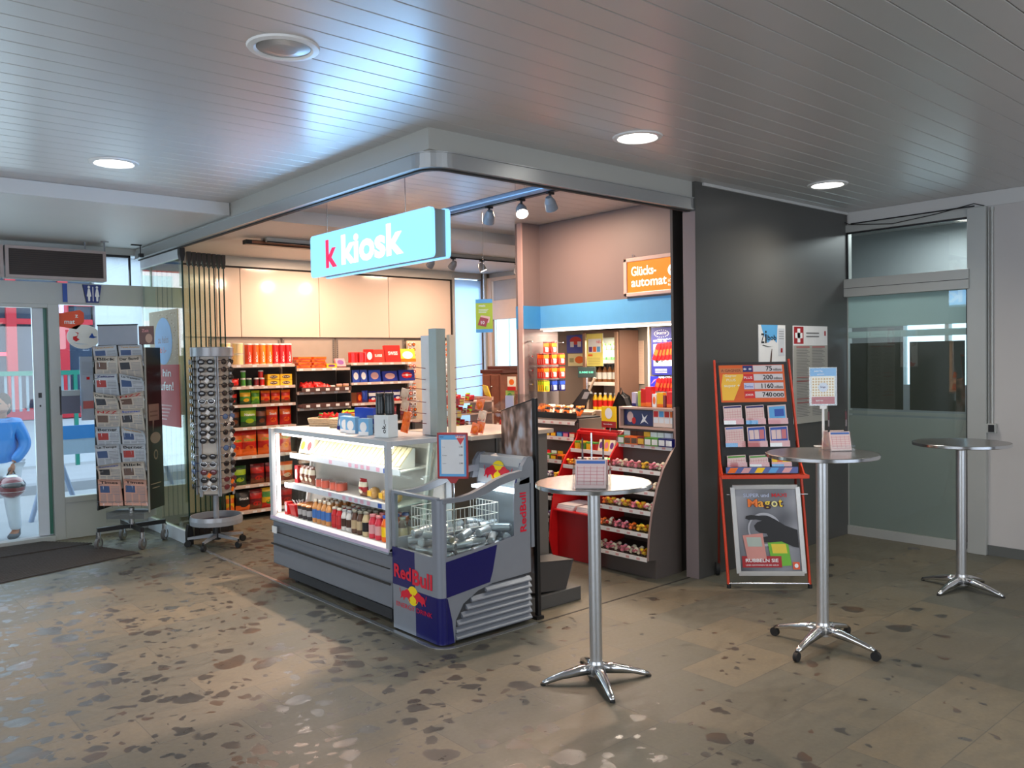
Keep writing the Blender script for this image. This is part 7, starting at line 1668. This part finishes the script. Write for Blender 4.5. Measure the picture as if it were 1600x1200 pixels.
# ================================================================ ENTRANCE FITTINGS
def air_curtain(x0, x1, label):
    t = thing('air_curtain', label, 'air curtain', ((x0+x1)/2, 9.2, 2.62)); o = ((x0+x1)/2, 9.2, 2.62); FRR = C_('rosy_grey_frame', 176,160,156, .35)
    LB(o).box(x0, x1, 9.22, 9.36, 2.625, 2.935, FRAME).build('housing', t)
    q = LB(o).box(x0, x1, 9.19, 9.22, 2.905, 2.935, FRR).box(x0, x1, 9.19, 9.22, 2.625, 2.655, FRR).box(x0, x0+.03, 9.19, 9.22, 2.655, 2.905, FRR).box(x1-.03, x1, 9.19, 9.22, 2.655, 2.905, FRR); q.build('front_frame', t, .002)
    q = LB(o).box(x0+.03, x1-.03, 9.205, 9.215, 2.655, 2.905, C_('grille_brown', 52,42,38, .6))
    for k in range(12): q.box(x0+.03, x1-.03, 9.200, 9.206, 2.665+.020*k, 2.672+.020*k, C_('grille_brown_slat', 66,54,48, .5))
    q.build('grille', t)
    return t
air_curtain(1.60, 2.50, 'long brown-grilled air curtain box over the entrance, right unit')
air_curtain(.68, 1.585, 'brown-grilled air curtain box over the entrance, cut by the left image edge')
for k, (x, y) in enumerate(((2.28, 9.1), (2.42, 8.95))):
    MB().cyl((0,0,-.10 if k else -.07), (0,0,0), .008, GREYM, n=8).box(-.03 if k else -.01, .04 if k else .01, -.012, .012, -.008, 0, GREYM).build('ceiling_bracket', None, loc=(x, y, 3.0), label=('short thin', 'longer')[k]+' grey rod bracket hanging from the low ceiling above the air curtain', cat='bracket')
t = thing('door_sensor', 'small dark sensor on a thin bracket under the low ceiling near the glass front', 'sensor', (2.76, 9.0, 3.0))
MB().box(-.07, .03, -.015, .015, -.012, 0, BLACK).cyl((.02,0,-.09), (.02,0,0), .005, BLACK, n=8).build('bracket', t); MB().box(.0, .045, -.03, .02, -.13, -.09, BLACK).build('sensor_body', t, .004)
# toilet sign on the lintel
t = thing('toilet_sign', 'blue toilet pictogram sign on the entrance lintel', 'sign', (2.30, 9.36, 2.40)); o = (2.30, 9.36, 2.40); R, U = FY.values()
LB(o).box(2.125, 2.165, 9.35, 9.369, 2.415, 2.60, BLUE).build('blue_end', t)
LB(o).prism([(2.165, 2.41), (2.33, 2.41), (2.30, 2.60), (2.165, 2.60)], 'y', 9.345, 9.369, C_('sign_pale_grey', 190,190,196, .4)).build('grey_board', t)
q = LB(o).prism([(2.345, 2.415), (2.46, 2.415), (2.49, 2.60), (2.31, 2.60)], 'y', 9.352, 9.369, C_('sign_navy', 24,44,124, .4))
for x in (2.368, 2.445): q.disc((x, 9.352, 2.575), R, U, .012, .014, LETTER, lift=.001).shape([(.3,0),(.7,0),(.75,.35),(1,.4),(.7,1),(.3,1),(0,.4),(.25,.35)], (x-.022, 9.352, 2.43), R, U, .044, .128, LETTER, lift=.001)
q.plate((2.402, 9.352, 2.43), R, U, .008, .15, LETTER, lift=.001); q.build('pictogram_panel', t)
# stickers and papers on the entrance glass
q = MB(); q.lathe([(.157, 0), (.157, .003)], (0,0,0), LETTER, 32); 
q = MB(); pts = [(.157*math.cos(k*PI/16), .125*math.sin(k*PI/16)) for k in range(32)]; q.prism(pts, 'y', -.002, .002, LETTER)
q.shape([(0,.5),(.5,.6),(.6,.9),(.2,1),(.5,.8),(.4,.4),(.7,.2),(.3,.0),(0,.2)], (-.10, -.002, -.05), R, U, .09, .10, RED, lift=.001).shape([(0,.3),(.4,1),(.6,.5),(1,.4),(.5,.2)], (.05, -.002, -.03), R, U, .08, .07, BLUE, lift=.001).shape([(0,.4),(.3,.1),(1,0),(.3,.2)], (-.10, -.002, -.08), R, U, .15, .05, SKYB, lift=.001)
q.build('oval_sticker', None, loc=(2.315, 9.40, 2.065), label='white oval sticker with red and blue drawing on the entrance side window', cat='sticker')
q = MB().prism([(0,-.07),(.16,-.10),(.235,-.02),(.235,.07),(.2,.10),(0,.06)], 'y', -.002, .002, C_('outside_sign_orange', 232,84,48, .5)); q.text('mat', (.05, -.002, -.045), R, U, .04, LETTER, .02, lift=.001).text('z', (.15, -.002, .02), R, U, .03, LETTER, .02, lift=.001)
q.build('outside_sign_cutout', None, loc=(2.09, 9.40, 2.24), label='flat orange stand-in on the side window for a lettered sign outside', cat='sticker')  # flat stand-in on the pane for an orange sign outside
q = MB().box(0, .26, -.002, .002, 0, .66, C_('pale_blue_sheet', 176,190,214, .6)); q.plate((.06, -.002, .42), R, U, .03, .03, RED).plate((.15, -.002, .34), R, U, .06, .03, C_('sheet_rose', 214,150,160, .6)).plate((.02, -.002, .12), R, U, .20, .08, C_('sheet_red', 200,110,110, .6))
for k in range(10): q.plate((.02, -.002, .60-.014*k), R, U, .10, .004, C_('sheet_grey', 140,150,170, .6))
q.build('notice_sheet', None, loc=(2.27, 9.40, 1.20), label='pale blue notice sheet taped to the side window left of the newspaper rack', cat='notice')
t = thing('door_control_box', 'grey control box with pale top on the entrance door post', 'control box', (2.1, 9.36, 1.3)); o = (2.1, 9.36, 1.3)
LB(o).box(2.075, 2.25, 9.34, 9.37, 1.28, 1.46, C_('box_blue_grey', 110,116,138, .5)).build('body', t, .003); LB(o).box(2.08, 2.25, 9.335, 9.37, 1.46, 1.52, C_('box_pale_top', 176,190,200, .4)).build('lid', t, .003); LB(o).box(2.065, 2.075, 9.34, 9.37, 1.27, 1.56, BLACK).build('edge', t)
# poster on the closed glass panel (seen from inside)
q = MB().box(-.004, 0, -.42, .42, .62, 1.17, C_('poster_speckle_cream', 190,176,150, .6)).box(-.004, 0, -.42, .42, 0, .62, C_('poster_muted_red', 190,66,64, .6)); R2, U2 = FX.values()
rnd = random.Random(8)
for k in range(90):
    y = rnd.uniform(-.40, .38); z = rnd.uniform(.64, 1.14)
    q.plate((-.004, y, z), R2, U2, .02, .012, (C_('speckle_brown', 150,126,96, .6), C_('speckle_pale', 214,206,184, .6))[k % 2])
q.disc((-.004, 0, .86), R2, U2, .26, .24, C_('oval_pale_blue', 120,170,220, .5), lift=.002).text('zu heiss', (-.004, .15, .84), R2, U2, .07, NAVY, .01, width=.3, lift=.003).text('ab 1.-', (-.004, .12, .74), R2, U2, .06, RED, .02, width=.2, lift=.003)
q.text('uz hin', (-.004, .30, .50), R2, U2, .075, LETTER, .02, width=.5, lift=.002).text('kaufen!', (-.004, .30, .36), R2, U2, .09, LETTER, .02, width=.56, lift=.002)
for k in range(5): q.plate((-.004, .25, .20-.035*k), R2, U2, .45-.04*k, .014, C_('poster_rose_text', 226,180,176, .6), lift=.002)
q.build('glass_poster', None, loc=(2.895, 8.72, 1.14), label='large cream and red poster with blue oval stuck on the closed glass front panel', cat='poster')

# ================================================================ OUTSIDE
struct('ground', MB().box(-14, 22, 9.46, 40, -.12, -.03, mat('street_concrete', (.44,.44,.45), .8, noise=.12, scale=2)))
struct('trim_6', MB().box(-14, 22, 13.2, 13.5, -.03, .10, C_('kerb_stone', 168,168,172, .7)).box(-14, 22, 13.5, 15.6, -.03, .08, mat('pavement_light', (.50,.50,.52), .8, noise=.1, scale=3)))
t = thing('shop_building', 'blue-dark glazed shop front with red frames across the street', 'building', (2, 17, 0)); o = (2, 17, 0)
FR_ = C_('facade_red_frame', 210,44,60, .4)
LB(o).box(-8, 4.4, 17.3, 20, 0, 7, C_('facade_dark_blue', 50,66,92, .3)).build('glazing', t)
LB(o).box(-8, 4.4, 17.1, 17.3, -.03, .80, C_('facade_white_plinth', 222,224,230, .6)).build('plinth', t)
LB(o).box(-8, 4.4, 17.05, 17.25, .82, 1.02, FR_).build('red_sill', t)
for z in (2.60, 2.95, 3.6): LB(o).box(-8, 4.4, 17.18, 17.28, z-.05, z+.05, FR_).build('red_transom', t)
for x in (-2.2, -.2, 1.6, 3.05, 3.9): LB(o).box(x-.08, x+.08, 17.15, 17.27, 1.02, 3.6, FR_).build('red_mullion', t)
LB(o).box(2.0, 3.0, 17.26, 17.29, 1.98, 2.04, mat('red_neon', (1,.05,.1), .4, emit=1.5, ecol=(1,.06,.12), noise=0)).build('neon_tube', t)
t = thing('metal_fence', 'green railed fence with thin grey bars across the street', 'fence', (1, 16.5, 0)); o = (1, 16.5, 0)
GRN = C_('fence_green', 30,130,110, .4)
LB(o).box(-6, 4.2, 16.45, 16.55, 1.62, 1.70, GRN).build('top_rail', t)
q = LB(o)
for k in range(90): q.box(-5.9+.11*k, -5.86+.11*k, 16.48, 16.52, 1.0, 1.62, C_('fence_bar_grey', 130,150,160, .5))
q.build('bars', t, kind='stuff')
for x in (-4, -1.5, 1.0, 3.9): LB(o).box(x-.03, x+.03, 16.46, 16.54, -.03, 1.62, GRN).build('post', t)
t = thing('white_house', 'white house front with brown wooden shutters across the street', 'building', (7, 17.5, 0)); o = (7, 17.5, 0)
LB(o).box(4.45, 12, 17.2, 21, -.03, 9, C_('house_white', 226,228,232, .7)).build('wall', t)
for x in (4.95, 6.6):
    LB(o).box(x-.32, x+.32, 17.12, 17.2, 4.0, 5.6, C_('shutter_brown', 120,82,60, .6)).build('shutter', t)
    LB(o).box(x-.40, x+.40, 17.08, 17.2, 3.85, 3.98, C_('sill_grey', 180,180,184, .6)).build('sill', t)
LB(o).box(5.45, 5.62, 17.05, 17.2, 0, 9, C_('downpipe_violet', 130,130,190, .5)).build('downpipe', t)
t = thing('roadwork_barrier', 'grey trestle barrier with blue top board on the street outside the window', 'barrier', (2.9, 10.9, 0)); o = (2.9, 10.9, 0)
LB(o).box(2.33, 4.1, 10.86, 10.90, .90, 1.06, C_('barrier_blue', 60,140,210, .4)).build('top_board', t)
LB(o).box(2.33, 4.1, 10.865, 10.895, .72, .90, C_('barrier_pale', 176,196,214, .4)).build('lower_board', t)
LG = C_('trestle_grey', 150,164,190, .4)
for x in (2.10, 3.05):
    for s in (-1, 1): LB(o).tube([(x+.22, 10.88, .88), (x+.22+s*.26, 10.88+.0, -.03)], .028, LG, 6).build('leg', t)
t = thing('red_crate', 'low red crate on the street under the trestle barrier', 'crate', (2.75, 11.3, -.03)); MB().box(-.25, .25, -.15, .15, 0, .10, RED).box(-.22, .22, -.12, .12, .10, .16, FOIL_M).build('crate', t, .01)

# passer-by in a blue jacket carrying a helmet
def passer_by():
    cx, cy, g = 1.665, 10.02, -.03
    t = thing('person', 'person in blue rain jacket and white trousers carrying a dark red helmet outside the door', 'person', (cx, cy, g), math.radians(-35)); t.scale = (.90,.90,.90)
    # local: facing -y; x to its left hand
    pts = {'pel': (0,0,.86), 'wai': (0,0,1.0), 'che': (0,-.01,1.22), 'nec': (0,0,1.40), 'hed': (0,-.01,1.50), 'shL': (.17,0,1.33), 'elL': (.245,.03,1.08), 'wrL': (.165,-.13,.90), 'shR': (-.17,0,1.33), 'elR': (-.24,.03,1.07), 'wrR': (-.22,-.02,.84),
           'hiL': (.09,0,.82), 'knL': (.10,-.05,.46), 'anL': (.10,.03,.08), 'toL': (.10,-.12,.04), 'hiR': (-.09,0,.82), 'knR': (-.10,-.12,.48), 'anR': (-.10,-.14,.08), 'toR': (-.10,-.29,.04)}
    rad = {'pel': .135, 'wai': .12, 'che': .115, 'nec': .05, 'hed': .045, 'shL': .055, 'elL': .05, 'wrL': .034, 'shR': .055, 'elR': .052, 'wrR': .036, 'hiL': .095, 'knL': .065, 'anL': .045, 'toL': .035, 'hiR': .095, 'knR': .065, 'anR': .045, 'toR': .035}
    ed = [('pel','wai'),('wai','che'),('che','nec'),('nec','hed'),('che','shL'),('shL','elL'),('elL','wrL'),('che','shR'),('shR','elR'),('elR','wrR'),('pel','hiL'),('hiL','knL'),('knL','anL'),('anL','toL'),('pel','hiR'),('hiR','knR'),('knR','anR'),('anR','toR')]
    def skin(name, ks, es, m, parent, grow=0, root='pel', P=pts, Rr=rad):
        me = bpy.data.meshes.new(name); ix = {k: i for i, k in enumerate(ks)}
        me.from_pydata([P[k] for k in ks], [(ix[a], ix[b]) for a, b in es], []); me.materials.append(m)
        o = bpy.data.objects.new(name, me); COL.objects.link(o); o.parent = parent
        sk = o.modifiers.new('skin', 'SKIN'); sk.use_smooth_shade = True
        for i, k in enumerate(ks):
            d = me.skin_vertices[0].data[i]; d.radius = (Rr[k]+grow, (Rr[k]+grow)*(.75 if k in ('pel', 'wai', 'che') else 1)); d.use_root = (k == root)
        o.modifiers.new('sub', 'SUBSURF').levels = 2; o.modifiers['sub'].render_levels = 2
        return o
    SKN = C_('skin_tone', 170,112,84, .55)
    body = skin('body', list(pts), ed, SKN, t)
    tr = [k for k in pts if k[:2] in ('hi', 'kn', 'an') or k == 'pel']; P2 = dict(pts); P2['anL'] = (.10,.03,.085); P2['anR'] = (-.10,-.14,.085)
    skin('trousers', tr, [e for e in ed if e[0] in tr and e[1] in tr], C_('pale_trousers', 214,218,228, .7), t, .022, 'pel', P2)
    jk = ['pel', 'wai', 'che', 'shL', 'elL', 'wrL', 'shR', 'elR', 'wrR', 'nec']; P3 = dict(pts); P3['pel'] = (0,0,.84); P3['nec'] = (0,0,1.37)
    R3 = dict(rad); R3['pel'] = .16; R3['wai'] = .145; R3['che'] = .155; R3['nec'] = .07; R3['shL'] = R3['shR'] = .07; R3['wrL'] = .036; R3['wrR'] = .036
    skin('jacket', jk, [e for e in ed if e[0] in jk and e[1] in jk], C_('rain_jacket_blue', 30,130,214, .35, coat=.2), t, .022, 'pel', P3, R3)
    h = MB().ell((0,-.005,1.56), (.078,.098,.118), SKN, 18, 14).ell((0,-.10,1.55), (.014,.022,.022), SKN, 8, 6).ell((.080,.0,1.55), (.012,.022,.03), SKN, 8, 6).ell((-.080,.0,1.55), (.012,.022,.03), SKN, 8, 6)
    h.ell((.03,-.09,1.575), (.012,.008,.008), INK, 8, 6).ell((-.03,-.09,1.575), (.012,.008,.008), INK, 8, 6).ell((0,-.098,1.505), (.024,.008,.006), C_('lip_tone', 140,70,64, .5), 8, 6).cyl((0,.0,1.38), (0,-.004,1.50), .05, SKN, n=14)
    h.build('head', t)
    MB().ell((0,.018,1.595), (.092,.105,.105), C_('dark_brown_hair', 40,24,18, .9, spec=.1), 18, 12).ell((0,.06,1.53), (.082,.06,.10), C_('dark_brown_hair', 0,0,0), 14, 10).build('hair', t)
    for s, w in ((1, 'wrL'), (-1, 'wrR')):
        p = Vector(pts[w]); hd = MB().ell((p.x, p.y-.01, p.z-.05), (.02,.038,.045), SKN, 12, 8)
        for k in range(4):
            y = p.y-.04+.02*k; L_ = (.058, .066, .062, .05)[k]
            hd.tube([(p.x, y, p.z-.075), (p.x-s*.008, y-.002, p.z-.075-L_*.5), (p.x-s*.022, y-.004, p.z-.075-L_*.85)], [.0095, .009, .0075], SKN, 8)
        hd.tube([(p.x-s*.008, p.y-.035, p.z-.045), (p.x-s*.024, p.y-.055, p.z-.07), (p.x-s*.03, p.y-.052, p.z-.095)], [.011, .010, .008], SKN, 8)
        hd.build('hand', t)
    for s, a in ((1, 'anL'), (-1, 'anR')):
        p = Vector(pts[a]); MB().ell((p.x, p.y-.06, .042), (.045,.13,.042), C_('shoe_grey', 100,100,106, .6), 14, 8).cyl((p.x, p.y, .04), (p.x, p.y, .13), .045, C_('shoe_grey', 0,0,0), n=12).build('shoe', t)
    # helmet
    M = Matrix.Translation((cx, cy, g)) @ Matrix.Rotation(math.radians(-35), 4, 'Z')
    hp = M @ Vector((.135, -.14, .565))
    H = thing('helmet', 'glossy dark red motorcycle helmet with white stripe held by the person outside', 'helmet', hp, .3)
    HR = C_('helmet_maroon', 110,20,36, .15, coat=.6)
    MB().ell((0,0,0), (.125,.14,.12), HR, 24, 16).build('shell', H)
    v = MB(); 
    for k in range(9):
        a = math.radians(-150+15*k)
    v.ell((0,-.022,.018), (.122,.125,.062), C_('helmet_visor', 40,40,48, .08, coat=.5), 20, 12); v.build('visor', H)
    MB().ell((0,.006,.098), (.066,.08,.032), C_('helmet_white', 226,226,232, .2), 18, 10).ell((.0,-.0,-.045), (.1225,.1375,.008), C_('helmet_white', 0,0,0), 18, 6).build('stripe', H)
    MB().tube([(-.05,0,.10), (-.02,0,.16), (.02,0,.17), (.05,0,.10)], .007, BLACK, 6).build('strap', H)
passer_by()
